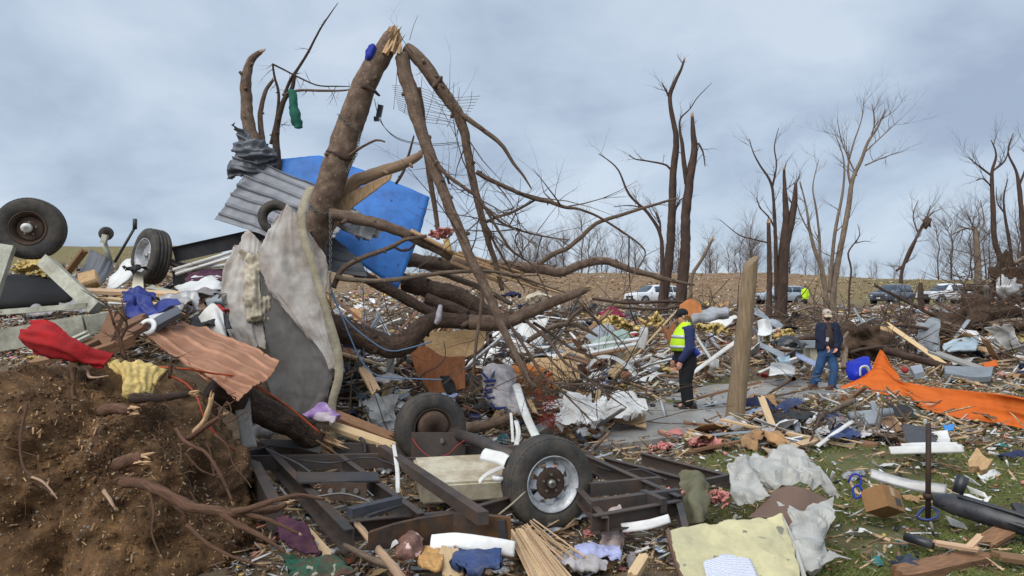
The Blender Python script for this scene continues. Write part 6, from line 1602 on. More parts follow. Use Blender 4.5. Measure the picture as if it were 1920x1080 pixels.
# ---- far person in long hi-vis coat, seen from behind
F = at(1510, 568, 62.5); fx, fy = F.x, F.y; fz = gz(fx, fy)
P3 = thing('person', 'distant person in long bright yellow coat walking by the silver wagon', 'person', loc=(fx, fy, fz))
mb = MB(); head(mb, (fx, fy, fz + 1.62), (.2, 1, 0))
loft(mb, [(fx, fy, fz + .85, .16, .12), (fx, fy, fz + 1.2, .18, .13), (fx, fy, fz + 1.42, .16, .1)])
for s in (-1, 1):
    mb.caps((fx + s * .1, fy, fz + .85), (fx + s * .12, fy + s * .1, fz + .08), .08, .05)
    mb.caps((fx + s * .2, fy, fz + 1.38), (fx + s * .27, fy, fz + 1.0), .06, .045); mb.caps((fx + s * .27, fy, fz + 1.0), (fx + s * .25, fy - .05, fz + .75), .045, .035)
    hand(mb, (fx + s * .25, fy - .05, fz + .75), (0, 0, -1), (0, 1, 0))
body('body', mb, m_skin, P3, .015, 2)
mb = MB(); loft(mb, [(fx, fy, fz + .55, .30, .22), (fx, fy, fz + .9, .26, .2), (fx, fy, fz + 1.3, .25, .19), (fx, fy, fz + 1.46, .15, .12), (fx, fy, fz + 1.55, .09, .09)])
for s in (-1, 1): mb.caps((fx + s * .2, fy, fz + 1.38), (fx + s * .29, fy, fz + 1.0), .1, .09); mb.caps((fx + s * .29, fy, fz + 1.0), (fx + s * .27, fy - .05, fz + .78), .09, .08)
body('coat', mb, m_hiviz, P3, .025, 2)
mb = MB()
for s in (-1, 1): mb.caps((fx + s * .1, fy, fz + .7), (fx + s * .12, fy + s * .1, fz + .12), .11, .09)
body('trousers', mb, m_blackf, P3, .025, 1)
part('hair', MB().ball((fx, fy - .02, fz + 1.69), (.1, .11, .1), 12, 8), m_beard, P3)

# ---- golden dog nosing through the debris
D0 = 12.3
g0 = gz(*at(1000, 730, D0).xy)
dx_ = lambda px: at(px, 700, D0).x
dz_ = lambda py: at(1000, py, D0).z
DG = thing('dog', 'golden dog with an orange collar sniffing the debris behind the hanging limb', 'dog', loc=(dx_(1000), D0, dz_(742)))
mb = MB(); dy = D0
mb.caps((dx_(976), dy, dz_(697)), (dx_(1008), dy - .05, dz_(703)), .155, .165, 14)
mb.caps((dx_(1008), dy - .05, dz_(703)), (dx_(1020), dy - .08, dz_(706)), .165, .14, 14)
mb.caps((dx_(972), dy + .02, dz_(694)), (dx_(972), dy + .02, dz_(705)), .14, .13, 12)
mb.caps((dx_(1018), dy - .1, dz_(704)), (dx_(1030), dy - .16, dz_(712)), .11, .085, 12)
mb.ball((dx_(1033), dy - .2, dz_(715)), (.085, .09, .08), 12, 8)
mb.caps((dx_(1036), dy - .24, dz_(719)), (dx_(1040), dy - .3, dz_(725)), .05, .035, 10)
for s in (-1, 1):
    mb.caps((dx_(1030), dy - .2 + s * .075, dz_(710)), (dx_(1028), dy - .22 + s * .1, dz_(721)), .03, .028, 8)
    mb.caps((dx_(1012), dy - .06 + s * .09, dz_(710)), (dx_(1011), dy - .06 + s * .09, dz_(728)), .065, .045, 10); mb.caps((dx_(1011), dy - .06 + s * .09, dz_(728)), (dx_(1013), dy - .07 + s * .09, dz_(741)), .045, .04, 10)
    mb.caps((dx_(974), dy + s * .09, dz_(705)), (dx_(981), dy - .03 + s * .1, dz_(720)), .09, .06, 10); mb.caps((dx_(981), dy - .03 + s * .1, dz_(720)), (dx_(971), dy + s * .1, dz_(731)), .055, .04, 10); mb.caps((dx_(971), dy + s * .1, dz_(731)), (dx_(973), dy - .02 + s * .1, dz_(741)), .04, .04, 10)
for a, b, r in [((964, 694), (955, 702), .045), ((955, 702), (952, 716), .05), ((952, 716), (956, 726), .035)]:
    mb.caps((dx_(a[0]), dy + .05, dz_(a[1])), (dx_(b[0]), dy + .06, dz_(b[1])), r, r, 8)
body('body', mb, m_dog, DG, .012, 2)
cA = Vector((dx_(1021), dy - .115, dz_(706))); cd = (Vector((dx_(1030), dy - .16, dz_(712))) - cA).normalized()
part('collar', MB().lathe([(.118, .025), (.13, .025), (.13, -.025), (.118, -.025)], Matrix.Translation(cA) @ cd.to_track_quat('Z', 'Y').to_matrix().to_4x4(), 24), m_blackf, DG)
part('collar', MB().lathe([(.112, .02), (.124, .02), (.124, -.02), (.112, -.02)], Matrix.Translation(cA + cd * .05) @ cd.to_track_quat('Z', 'Y').to_matrix().to_4x4(), 24), mat('orange_nylon', srgb(222, 84, 40), .6, .1, 5, 0), DG, label='orange tracking collar')
part('collar_box', MB().box(cA + Vector((0, -.1, .06)), (.05, .04, .06)), m_blackf, DG, False)

# ================================================================= vehicles on the road
m_white = mat('white_paint', srgb(226, 229, 234), .28, .03, 2, 0, spec=.5, coat=.4)
m_silverp = mat('silver_paint', srgb(176, 186, 198), .3, .04, 2, 0, metal=.3, coat=.4)
m_greyp = mat('slate_paint', srgb(92, 100, 114), .3, .05, 2, 0, metal=.3, coat=.4)
m_glass = mat('car_glass', srgb(52, 66, 80), .08, .15, 2, 0, spec=.8)
m_chrome = mat('chrome', srgb(190, 190, 192), .2, .05, 5, 0, metal=.9)
m_lamp = mat('lamp_glass', srgb(210, 214, 220), .12, .05, 5, 0, spec=.7)
m_taill = mat('tail_lamp', srgb(150, 24, 22), .2, .1, 5, 0)
def car(name, label, cat, loc, rz, st, paint, wheels, glass_side, wind, rear=None, L=4.9, wr=.37):
    """st: stations (x, half width, sill z, belt z, roof z, roof half width); front at +X"""
    root = thing(name, label, cat, loc=loc); root.rotation_euler = (0, 0, rz)
    def add(nm, mb, m, par=None, sm=True):
        return link(bpy.data.objects.new(nm, mb.mesh(nm, m, sm)), par or root)
    mb = MB(); rings = []
    for x, w, zs, zb, zr, wrf in st:
        half = [(0, zs - .02), (w * .9, zs), (w, zs + (zb - zs) * .35), (w * 1.0, zs + (zb - zs) * .75), (w * .96, zb), (wrf + (w * .96 - wrf) * .35, zb + (zr - zb) * .6), (wrf, zr - .04 * (zr - zb > .2)), (wrf * .7, zr), (0, zr + .015)]
        rings.append([Vector((x, -y, z)) for y, z in half] + [Vector((x, y, z)) for y, z in half[-2:0:-1]])
    n = len(rings[0]); vs = [p for r in rings for p in r]
    fs = [(i * n + k, (i + 1) * n + k, (i + 1) * n + (k + 1) % n, i * n + (k + 1) % n) for i in range(len(rings) - 1) for k in range(n)]
    fs += [tuple(range(n)), tuple(range((len(rings) - 1) * n, len(rings) * n))[::-1]]
    mb.add(vs, fs); bd = edge_split(add('body', mb, paint), 42)
    def surf(x, t, s, out=.012):
        for a, b in zip(st, st[1:]):
            lo, hi = min(a[0], b[0]), max(a[0], b[0])
            if lo <= x <= hi:
                f = (x - a[0]) / (b[0] - a[0]); q = [a[i] + (b[i] - a[i]) * f for i in range(6)]
                w, zb, zr, wf = q[1] * .96, q[3], q[4], q[5]
                y = w + (wf - w) * (t if t > .6 else t * 1.08)
                return Vector((x, s * (y + out), zb + (zr - zb) * t))
        return Vector((x, 0, 1))
    for s in (-1, 1):
        for (x0, x1, t00, t01) in glass_side:
            gm = MB().grid([[surf(x0 + (x1 - x0) * i / 5, lo, s) for lo in (.10, .45, .82)] for i in range(6)], .006)
            add('side_window', gm, m_glass)
        for xw in wheels:
            M = Matrix.Translation((xw, s * (st[len(st) // 2][1] - .10), wr)) @ Matrix.Rotation(R(-90 * s), 4, 'X')
            wv = add('wheel', MB().lathe([(wr * .62, .11), (wr * .9, .12), (wr, .08), (wr, -.1), (wr * .6, -.1)], M, 28), m_rubber)
            add('rim', MB().lathe([(0, .10), (wr * .16, .11), (wr * .2, .07), (wr * .5, .08), (wr * .62, .115), (wr * .62, -.05), (0, -.05)], M, 20), m_chrome, wv)
            add('wheel_arch', MB().lathe([(wr * 1.04, .125), (wr * 1.2, .125), (wr * 1.2, -.12), (wr * 1.04, -.12)], M, 28), m_blackpl)
        xm = wind[0] - .35
        add('mirror', MB().ball(surf(xm, .12, s) + Vector((0, s * .1, .04)), (.07, .1, .08), 10, 7), paint)
        xf = st[-1][0]; wf_ = st[-1][1]
        add('headlight', MB().ball((xf - .12, s * wf_ * .78, st[-1][3] - .1), (.15, .2, .075), 12, 7), m_lamp)
        add('tail_light', MB().box((st[0][0] + .02, s * st[0][1] * .9, st[0][3] - .08), (.1, .14, .26)), m_taill, sm=False)
        add('door_handle', MB().box(surf(sum(wheels) / 2 - .2, 0, s, .015) + Vector((0, 0, -.12)), (.16, .02, .03)), paint, sm=False)
    x0, x1, z0, z1, w0, w1 = wind
    add('windscreen', MB().grid([[Vector((x0 + (x1 - x0) * i / 4 + .012, (w0 + (w1 - w0) * i / 4) * y, z0 + (z1 - z0) * i / 4 + .012)) for y in (-1, -.5, 0, .5, 1)] for i in range(5)], .008), m_glass)
    xf = st[-1][0]
    add('grille', MB().box((xf + .012, 0, st[-1][2] + (st[-1][3] - st[-1][2]) * .55), (.05, st[-1][1] * 1.25, .24)), m_blackpl, sm=False)
    add('bumper', MB().box((xf - .01, 0, st[-1][2] + .06), (.12, st[-1][1] * 1.8, .14)), m_blackpl, sm=False)
    add('licence_plate', MB().box((xf + .06, 0, st[-1][2] + .16), (.02, .3, .12)), m_whitepl, sm=False)
    return root
suv = [(-2.5, .80, .5, 1.0, 1.25, .7), (-2.42, .93, .4, 1.08, 1.72, .68), (-1.9, .97, .32, 1.08, 1.80, .70), (-.5, .98, .30, 1.05, 1.82, .70), (.35, .98, .30, 1.05, 1.74, .68), (.75, .98, .30, 1.06, 1.40, .74), (1.2, .97, .30, 1.08, 1.12, .86), (1.9, .96, .32, 1.04, 1.08, .82), (2.35, .92, .34, .98, 1.0, .74), (2.52, .80, .38, .88, .90, .62)]
def on_road(px, Y):
    x = (px - 960) / FPX * Y; return (x, Y, gz(x, Y, False))
car('suv', 'white SUV parked behind the snapped trees on the road', 'SUV', on_road(1222, 64), R(180 + 28), suv, m_white, (-1.5, 1.5), [(.3, -.7, 0, 0), (-.8, -1.75, 0, 0), (-1.85, -2.35, 0, 0)], (1.18, .40, 1.12, 1.72, .8, .64))
wag = [(-2.35, .80, .5, 1.0, 1.2, .7), (-2.3, .92, .36, 1.05, 1.60, .70), (-1.8, .94, .3, 1.05, 1.70, .72), (.2, .95, .3, 1.03, 1.71, .72), (.7, .95, .3, 1.03, 1.45, .74), (1.1, .94, .3, 1.05, 1.10, .82), (1.9, .92, .32, 1.0, 1.04, .78), (2.3, .86, .36, .92, .95, .68), (2.4, .76, .4, .85, .87, .6)]
car('station_wagon', 'silver wagon parked behind the dark forked trunk', 'wagon', on_road(1462, 66), R(180 + 12), wag, m_silverp, (-1.45, 1.5), [(.15, -.75, 0, 0), (-.82, -1.7, 0, 0), (-1.75, -2.25, 0, 0)], (1.08, .28, 1.09, 1.64, .78, .66))
car('crossover', 'slate grey car with its nose towards the left beyond the brush pile', 'car', on_road(1672, 62), R(180 + 38), suv, m_greyp, (-1.5, 1.5), [(.3, -.7, 0, 0), (-.8, -1.75, 0, 0), (-1.85, -2.35, 0, 0)], (1.18, .40, 1.12, 1.72, .8, .64))
pick = [(-2.9, .92, .55, 1.12, 1.13, .9), (-2.85, .96, .5, 1.13, 1.14, .92), (-.95, .98, .45, 1.13, 1.15, .92), (-.85, .98, .45, 1.13, 1.85, .70), (.5, .98, .45, 1.12, 1.87, .70), (.9, .98, .45, 1.12, 1.44, .76), (1.25, .98, .45, 1.14, 1.18, .88), (2.3, .97, .46, 1.12, 1.16, .84), (2.7, .93, .5, 1.04, 1.07, .78)]
car('pickup_truck', 'white pickup truck beyond the brush pile at right', 'pickup', on_road(1778, 62), R(180 + 14), pick, m_white, (-1.75, 1.7), [(.4, -.2, 0, 0), (-.28, -.8, 0, 0)], (1.24, .52, 1.2, 1.8, .84, .66), wr=.4)
bt = thing('black_trailer', 'low black trailer parked just right of the white pickup', 'trailer', loc=on_road(1838, 66)); bt.rotation_euler = (0, 0, R(5))
for nm, b_, m_ in [('box', MB().box((0, 0, 1.25), (3.6, 1.9, 1.2)), m_dark), ('tail_ramp', MB().box((-1.9, 0, 1.0), (.06, 1.7, 1.3), Euler((0, .25, 0))), m_frame2), ('drawbar', MB().beam((1.8, 0, .6), (2.6, 0, .5), .1, .1), m_frame2)]:
    link(bpy.data.objects.new(nm, b_.mesh(nm, m_, False)), bt)
for sx in (-.4, .4):
    for sy in (-.9, .9): link(bpy.data.objects.new('wheel', MB().lathe([(0, .1), (.3, .1), (.34, .06), (.34, -.06), (.3, -.1), (0, -.1)], Matrix.Translation((sx * 1.0, sy, .34)) @ Matrix.Rotation(R(90), 4, 'X'), 20).mesh('wheel', m_rubber)), bt)
# ================================================================= debris field
DR = random.Random(2024)
m_greywood = MATS['grey_wood']
m_cream = mat('cream_siding', srgb(208, 200, 178), .6, .08, 5, .1, rand=.1, dirt=.35, dirtc=srgb(140, 120, 96))
m_wsiding = mat('white_siding', srgb(218, 220, 220), .5, .05, 5, .08, rand=.12, dirt=.35, dirtc=srgb(150, 138, 120))
m_gsiding = mat('grey_siding', srgb(142, 150, 158), .55, .1, 5, .1, rand=.2, dirt=.3, dirtc=srgb(100, 92, 84))
m_wpaper = mat('white_paper', srgb(216, 216, 216), .8, .06, 9, .15, rand=.12, dirt=.3, dirtc=srgb(150, 134, 114))
m_pbpaper = mat('pale_blue_paper', srgb(158, 178, 202), .7, .12, 9, .15, rand=.2, huer=.04)
m_ctn = mat('tan_card', srgb(172, 134, 94), .85, .12, 6, .15, rand=.2, dirt=.25)
m_cl_navy = mat('navy_cloth', srgb(40, 46, 74), .9, .25, 8, .3, rand=.3, bscale=50)
m_cl_grey = mat('grey_cloth', srgb(120, 116, 116), .9, .25, 8, .3, rand=.3, bscale=50)
m_cl_purp = mat('purple_cloth', srgb(72, 34, 64), .9, .25, 8, .3, bscale=50, dirt=.4, dirtc=srgb(96, 72, 60), dscale=8)
m_cl_pink = mat('pink_cloth', srgb(198, 132, 140), .9, .2, 8, .3, rand=.2, bscale=50)
m_cl_teal = mat('teal_cloth', srgb(62, 130, 140), .9, .2, 8, .3, rand=.3, huer=.06, bscale=50)
m_cl_white = mat('pale_cloth', srgb(190, 186, 188), .9, .15, 14, .3, rand=.12, dirt=.4, bscale=50)
m_cl_red = mat('dull_red_cloth', srgb(150, 50, 50), .9, .2, 8, .3, rand=.25, bscale=50)
m_cl_blue = mat('blue_denim_cloth', srgb(56, 74, 116), .9, .3, 8, .3, rand=.25, bscale=50, dirt=.35, dirtc=srgb(110, 112, 130), dscale=6)
m_blk = mat('black_scrap', srgb(42, 42, 44), .7, .3, 8, .3, rand=.3)
m_brick = mat('terracotta', srgb(158, 92, 66), .9, .2, 10, .3, rand=.2)
m_leaf = mat('leaf_litter', srgb(120, 98, 70), .95, .3, 10, .2)
m_straw = mat('dead_grass', srgb(150, 130, 88), .95, .25, 4, 0)
m_grass = mat('grass_blades', srgb(110, 120, 66), .9, .3, 3, 0)

# ---- hand placed pieces that can be pointed out
def clothheap(name, label, cat, c, r, m, seed=1, flat=.5, n=7):
    """rumpled fabric: overlapping folds grown into one skin"""
    c = Vector(c); rg = random.Random(seed)
    ctrl = []
    for i in range(5):
        row = []
        for j in range(5):
            u, v = (i / 4 - .5) * 2, (j / 4 - .5) * 2
            hgt = flat * .7 * r * max(0, 1 - .8 * (u * u + v * v) ** .5) + rg.uniform(-.12, .18) * r
            row.append(c + Vector((u * r * rg.uniform(.8, 1.15), v * r * .8 * rg.uniform(.8, 1.15), max(.01, hgt + .12 * r))))
        ctrl.append(row)
    return solo(name, MB().grid(patch(ctrl, 32, 32, wr=r * .04, ws=4 / r, seed=seed * 3.1, crump=r * .05, cs=1.8 / r, rag=r * .2, fold=(r * .14, 2.6, seed % 2)), .008), m, label, cat)
sheet('plywood_sheet', 'broken brown plywood panel left of the white banner', 'plywood', [[(772, 655, 8.9), (800, 650, 8.9), (830, 668, 8.85), (872, 668, 8.85)], [(778, 690, 8.8), (805, 695, 8.75), (835, 695, 8.75), (872, 700, 8.75)], [(808, 738, 8.7), (830, 736, 8.65), (850, 733, 8.65), (872, 728, 8.65)]], m_ply, .016, 10, 14, smooth=False)
sheet('osb_sheet', 'large light strand board under the fallen trunk', 'board', [[(796, 625, 9.4), (850, 620, 9.4), (912, 618, 9.4)], [(798, 650, 9.2), (850, 655, 9.2), (905, 650, 9.2)], [(830, 668, 9.1), (860, 672, 9.1), (880, 668, 9.1)]], m_osb, .014, 8, 10, smooth=False)
sheet('osb_sheet', 'tan board lying flat behind the dog', 'board', [[(1000, 672, 13.8), (1040, 672, 13.9), (1082, 678, 13.9)], [(990, 690, 13.4), (1040, 698, 13.3), (1086, 705, 13.2)], [(1005, 712, 12.9), (1045, 714, 12.8), (1088, 712, 12.8)]], m_osb, .02, 6, 8, smooth=False)
sheet('black_patch', 'black torn felt hanging on the brown plywood panel', 'felt', [[(826, 705, 8.6), (842, 704, 8.58)], [(830, 722, 8.58), (852, 718, 8.56)], [(838, 740, 8.55), (855, 735, 8.55)]], m_blk, .006, 10, 10, wr=.02, ws=8)
# banner with its big blue lettering
bn = thing('banner', 'crumpled white banner with blue block lettering beside the dog', 'banner', loc=tuple(at(940, 770, 8.6)))
BR = [[(905, 690, 9.0), (930, 682, 9.0), (955, 688, 9.0), (970, 705, 9.0)], [(905, 715, 8.8), (930, 712, 8.7), (950, 716, 8.7), (962, 730, 8.8)], [(910, 745, 8.7), (930, 742, 8.6), (955, 748, 8.6), (975, 745, 8.7)], [(935, 768, 8.6), (955, 772, 8.5), (975, 780, 8.5), (990, 790, 8.5)]]
GB = patch(V3(BR), 44, 44, wr=.008, ws=9, seed=3, crump=.04, cs=3.4, rag=.05)
part('cloth', MB().grid(GB, .005), m_cl_white, bn)
def bpt(u, v):
    i = min(int(u * 43), 42); j = min(int(v * 43), 42)
    return GB[i][j].lerp(GB[i + 1][j + 1], .5) + Vector((-.005, -.03, .012))
def stroke(pts, w=.016):
    return MB().tube([bpt(*p) for p in pts], w, 5, flat=.6, smooth_path=False)
LET = [('L', [[(.92, .30), (.92, .06)], [(.92, .06), (.80, .06)]]), ('U', [[(.72, .28), (.72, .08), (.60, .08), (.60, .28)]]), ('C', [[(.54, .26), (.54, .08), (.42, .08), (.42, .26)]]), ('K', [[(.34, .04), (.34, .32)], [(.20, .06), (.34, .18), (.20, .32)]])]
m_ink = mat('navy_ink', srgb(30, 52, 120), .8, .1, 5, 0)
for ch, strokes in LET:
    for st_ in strokes: part('letter_stroke', stroke(st_), m_ink, bn)
trim('white metal strip leaning from the banner to the ground', [(968, 722, 8.4), (985, 775, 8.0), (1008, 826, 7.5)], .09, m_wsiding, 'siding_strip')
trim('white lath standing beside the short log', [(968, 790, 8.0), (972, 812, 7.7), (968, 835, 7.4)], .05)
trim('white upright lath left of the slanting metal strip', [(958, 775, 8.1), (960, 800, 7.9), (962, 830, 7.5)], .03)
mb = MB(); rg = random.Random(8)
for k in range(60):
    a = at(1025 + rg.uniform(-16, 16), 768 + rg.uniform(-28, 24), 8.4 + rg.uniform(-.15, .15)); pts = [a]
    for _ in range(4): pts.append(pts[-1] + Vector((rg.uniform(-.09, .09), rg.uniform(-.05, .05), rg.uniform(-.09, .07))))
    mb.tube(pts, .003, 4, smooth_path=False)
solo('red_netting', mb, mat('red_net', srgb(150, 48, 34), .7, .2, 8, 0), 'tangle of rust red netting right of the banner', 'netting')
sheet('white_sheeting', 'crumpled white plastic sheeting left of the slab', 'plastic sheet', [[(1055, 745, 9.2), (1090, 740, 9.3), (1140, 748, 9.3)], [(1045, 775, 8.9), (1085, 768, 8.7), (1130, 770, 8.8)], [(1040, 808, 8.4), (1080, 795, 8.4), (1120, 800, 8.4)]], m_whitepl, .004, 26, 30, False, wr=.02, ws=5, crump=.09, cs=2.4, rag=.08)
sheet('white_sheeting', 'second heap of white plastic beside the strand board on the slab', 'plastic sheet', [[(1120, 750, 10.2), (1165, 738, 10.4), (1205, 748, 10.3)], [(1125, 770, 9.8), (1165, 768, 9.6), (1215, 768, 9.8)], [(1115, 790, 9.3), (1150, 785, 9.3), (1190, 780, 9.5)]], m_whitepl, .004, 24, 28, False, wr=.02, ws=5, crump=.08, cs=2.6, rag=.08)
sheet('osb_sheet', 'square of strand board lying at the near left of the slab', 'board', [[(1148, 768, 10.4), (1210, 772, 10.3)], [(1152, 790, 9.8), (1212, 802, 9.5)]], m_osb, .02, 5, 5, smooth=False)
clothheap('maroon_cushion', 'plump maroon bean bag in the litter under the white SUV', 'bean bag', at(1148, 600, 22), .42, mat('maroon_cloth', srgb(130, 40, 66), .85, .15, 6, .2), 4, .9)
fluff('yellow_insulation', 'yellow insulation heap below the maroon bean bag', 'insulation', at(1150, 612, 20.5), .4, m_yinsul, 10, 5)
fluff('yellow_insulation', 'yellow insulation clump left of the worker in the vest', 'insulation', at(1222, 608, 19), .35, m_yinsul, 10, 6)
fluff('yellow_insulation', 'yellow insulation tuft right of the worker in the vest', 'insulation', at(1338, 618, 18), .28, m_yinsul, 8, 7)
fluff('yellow_insulation', 'yellow insulation lump beside the white tub', 'insulation', at(1462, 628, 18), .3, m_yinsul, 8, 8)
sheet('orange_board', 'torn orange-brown board standing behind the worker in the vest', 'board', [[(1275, 572, 21), (1295, 560, 21), (1314, 572, 21)], [(1272, 592, 20.8), (1292, 594, 20.8), (1316, 590, 20.8)], [(1280, 600, 20.6), (1295, 598, 20.6), (1312, 596, 20.6)]], mat('orange_ply', srgb(176, 112, 64), .85, .2, 6, .2), .03, 8, 8, smooth=False)
sheet('mattress', 'grey mattress lying right of the torn orange board', 'mattress', [[(1300, 595, 21), (1330, 584, 21.4), (1365, 584, 21.6)], [(1298, 602, 20.4), (1330, 598, 20.4), (1366, 594, 20.8)]], mat('mattress_cloth', srgb(158, 162, 166), .9, .1, 8, .2, dirt=.3), .2, 14, 20, wr=.05, ws=2)
tb = thing('white_tub', 'white plastic chair back standing beyond the wooden post', 'chair', loc=tuple(at(1432, 625, 18)))
part('shell', MB().grid(patch(V3([[(1420, 602, 18.2), (1432, 598, 18.0), (1446, 604, 18.2)], [(1422, 618, 18.1), (1434, 616, 17.9), (1448, 618, 18.1)], [(1420, 628, 17.6), (1434, 630, 17.5), (1446, 626, 17.6)]]), 12, 12), .02), m_wsiding, tb)
for px in (1423, 1445): part('leg', MB().beam(at(px, 626, 17.8), at(px, 640, 17.8), .05, .04), m_wsiding, tb, False)
cb = thing('grey_cabinet', 'pale grey cabinet shell standing left of the man in jeans', 'cabinet', loc=tuple(at(1525, 690, 17)))
part('panel', MB().box(at(1525, 645, 17), (.62, .5, .16)), m_gsiding, cb, False)
part('panel', MB().box(at(1530, 664, 17.1), (.45, .4, .35)), m_cream, cb, False)
sheet('blue_grey_shelf', 'pale blue-grey shelf board slanting left of the man in jeans', 'shelf', [[(1492, 660, 16.5), (1532, 680, 16)], [(1492, 668, 16.2), (1530, 688, 15.7)]], m_pbpaper, .03, 4, 6, smooth=False)
sheet('siding_sheet', 'long grey panel slanting down right of the wooden post', 'panel', [[(1425, 642, 16.5), (1470, 662, 16)], [(1424, 650, 16.2), (1468, 672, 15.6)]], m_gsiding, .02, 4, 6, smooth=False)
board('upright light plank end right of the grey slanting panel', (1448, 655, 16.8), (1462, 635, 16.8), .3, .06, m_lumber)
clothheap('black_bag', 'black rubbish bag slumped beside the pale cabinet', 'bag', at(1478, 655, 16.5), .35, m_blackpl, 5, 1.0)
bb = sheet('blue_bag', 'royal blue bag with white print by the orange tarp', 'bag', [[(1586, 682, 15.2), (1608, 676, 15.3), (1630, 674, 15.2)], [(1592, 700, 15.0), (1608, 696, 14.8), (1630, 694, 14.9)], [(1596, 715, 14.9), (1610, 710, 14.8), (1632, 708, 14.9)]], mat('royal_blue_bag', srgb(24, 44, 170), .5, .15, 4, .1), .08, 14, 14, wr=.04, ws=3)
part_ = MB().tube([at(1613, 705, 14.72), at(1614, 690, 14.72), at(1624, 688, 14.74), at(1630, 698, 14.78)], [.04, .05, .05, .03], 6, flat=.4)
pr = part('white_print', part_, m_whitepl, None); pr.parent = bb; pr.matrix_parent_inverse = Matrix.Translation(-bb.location)
sheet('white_board', 'white cracked panel lying left of the man on the far slab edge', 'panel', [[(1445, 682, 16.5), (1470, 680, 16.8), (1492, 690, 16.6)], [(1442, 706, 15.3), (1468, 702, 15.2), (1490, 704, 15.4)]], m_wsiding, .02, 8, 10, wr=.02, ws=4)
sheet('white_siding', 'white siding arch curling over a light plank', 'siding', [[(1098, 690, 11.5), (1120, 668, 11.5), (1150, 668, 11.5), (1180, 684, 11.4), (1200, 708, 11.3)], [(1104, 692, 11.2), (1122, 674, 11.2), (1150, 674, 11.2), (1176, 692, 11.1), (1190, 708, 11.0)]], m_wsiding, .01, 6, 30)
board('light plank standing crosswise behind the white siding arch', (1146, 705, 11.8), (1190, 650, 12.2), .16, .04, m_lumber)
trim('upright white frame strip above the stacked siding', [(1200, 655, 12.0), (1206, 635, 12.0), (1208, 615, 12.0)], .14, m_wsiding, 'frame_strip', .04)
for i, (a, b, w, m_, lab) in enumerate([((1095, 650, 12.2), (1200, 635, 12.2), .12, m_wsiding, 'topmost white siding length right of the forked branch'), ((1105, 662, 12), (1195, 645, 12), .12, m_wsiding, 'second white siding length below the topmost one'), ((1040, 655, 12.5), (1110, 672, 12.0), .14, m_gsiding, 'pale grey siding length under the forked branch'), ((1100, 668, 11.9), (1170, 655, 11.9), .1, m_lumberd, 'reddish lath under the white siding lengths'), ((1045, 650, 12.6), (1120, 678, 11.8), .12, m_lumber, 'light board of the broken pallet under the branches'), ((1060, 668, 12.0), (1112, 684, 11.7), .1, m_lumberd, 'brown lower board of the broken pallet'), ((1040, 675, 12), (1065, 660, 12.2), .1, m_lumber, 'short light brace of the broken pallet')]):
    board(lab, a, b, w, .03, m_, 'siding_length' if i < 3 else 'board', 'siding' if i < 3 else 'board')
trim('grey curled metal flashing below the maroon bean bag', [(1105, 645, 13.5), (1130, 625, 13.6), (1150, 620, 13.6)], .35, m_gsiding, 'flashing', .006, .03)
trim('green-grey metal flashing beside the curled one', [(1115, 655, 13), (1150, 640, 13), (1175, 628, 13.2)], .3, mat('green_grey_metal', srgb(150, 168, 158), .5, .1, 5, .1), 'flashing', .006, .03)
# far left heap planks
for i, (a, b, w, h, m_, lab) in enumerate([((150, 545, 7.6), (335, 552, 7.6), .14, .04, m_lumber, 'long light plank lying on the left heap below the lone wheel'), ((200, 560, 7.3), (300, 572, 7.2), .08, .03, m_lumber, 'thin light lath below the long plank on the left heap'),
    ((140, 660, 5.9), (268, 598, 6.3), .14, .06, m_lumberd, 'upper of two brown planks behind the red shirt'), ((165, 672, 5.8), (270, 612, 6.1), .12, .05, m_lumberd, 'lower of two brown planks behind the red shirt'),
    ((196, 645, 5.7), (218, 592, 5.8), .14, .05, m_lumberd, 'short brown plank standing up behind the twigs'), ((170, 665, 5.6), (245, 640, 5.7), .1, .08, m_timber, 'rough yellowish post piece behind the red shirt'),
    ((280, 540, 8.2), (355, 555, 8.0), .1, .03, m_wpaint, 'worn white plank below the lone wheel'), ((126, 640, 6.0), (165, 622, 6.1), .06, .02, m_wpaint, 'white lath against the white sill'),
    ((128, 648, 5.9), (170, 628, 6.0), .05, .02, m_wpaint, 'second white lath against the white sill'), ((118, 668, 5.7), (60, 680, 5.6), .12, .03, m_lumberd, 'brown board lying left of the red shirt tail'),
    ((560, 990, 4.55), (610, 1045, 4.3), .1, .03, m_lumber, 'clean light board leaning below the trailer corner'), ((630, 780, 7.4), (735, 822, 7.1), .14, .06, m_timber, 'upper of two long timbers left of the far trailer wheel'),
    ((626, 800, 7.2), (738, 838, 6.9), .12, .05, m_lumber, 'lower of two long timbers left of the far trailer wheel'), ((680, 690, 8.1), (705, 735, 7.9), .12, .03, m_lumber, 'short light board leaning below the blue-grey cables'),
    ((840, 1028, 4.3), (850, 1085, 4.1), .12, .03, m_lumber, 'light board end at the bottom edge below the white strip'), ((1185, 1082, 4.2), (1208, 1045, 4.4), .06, .05, m_lumber, 'small light stud left of the cream foam panel'),
    ((1255, 585 + 30, 13), (1275, 660, 12.8), .3, .05, m_ply, 'brown board standing behind the worker'), ((1282, 792, 10.1), (1345, 800, 9.9), .05, .03, m_lumberd, 'thin brown lath lying on the slab'),
    ((1450, 838, 8.7), (1545, 825, 8.9), .07, .02, m_lumber, 'long straight light lath in front of the wooden post'), ((1485, 838, 8.0), (1528, 825, 8.4), .1, .03, m_lumber, 'short light board behind the metal heap'),
    ((1655, 775, 9.6), (1690, 830, 8.6), .22, .03, m_lumberd, 'broad brown split board right of the grey pipes')]):
    board(lab, a, b, w, h, m_)
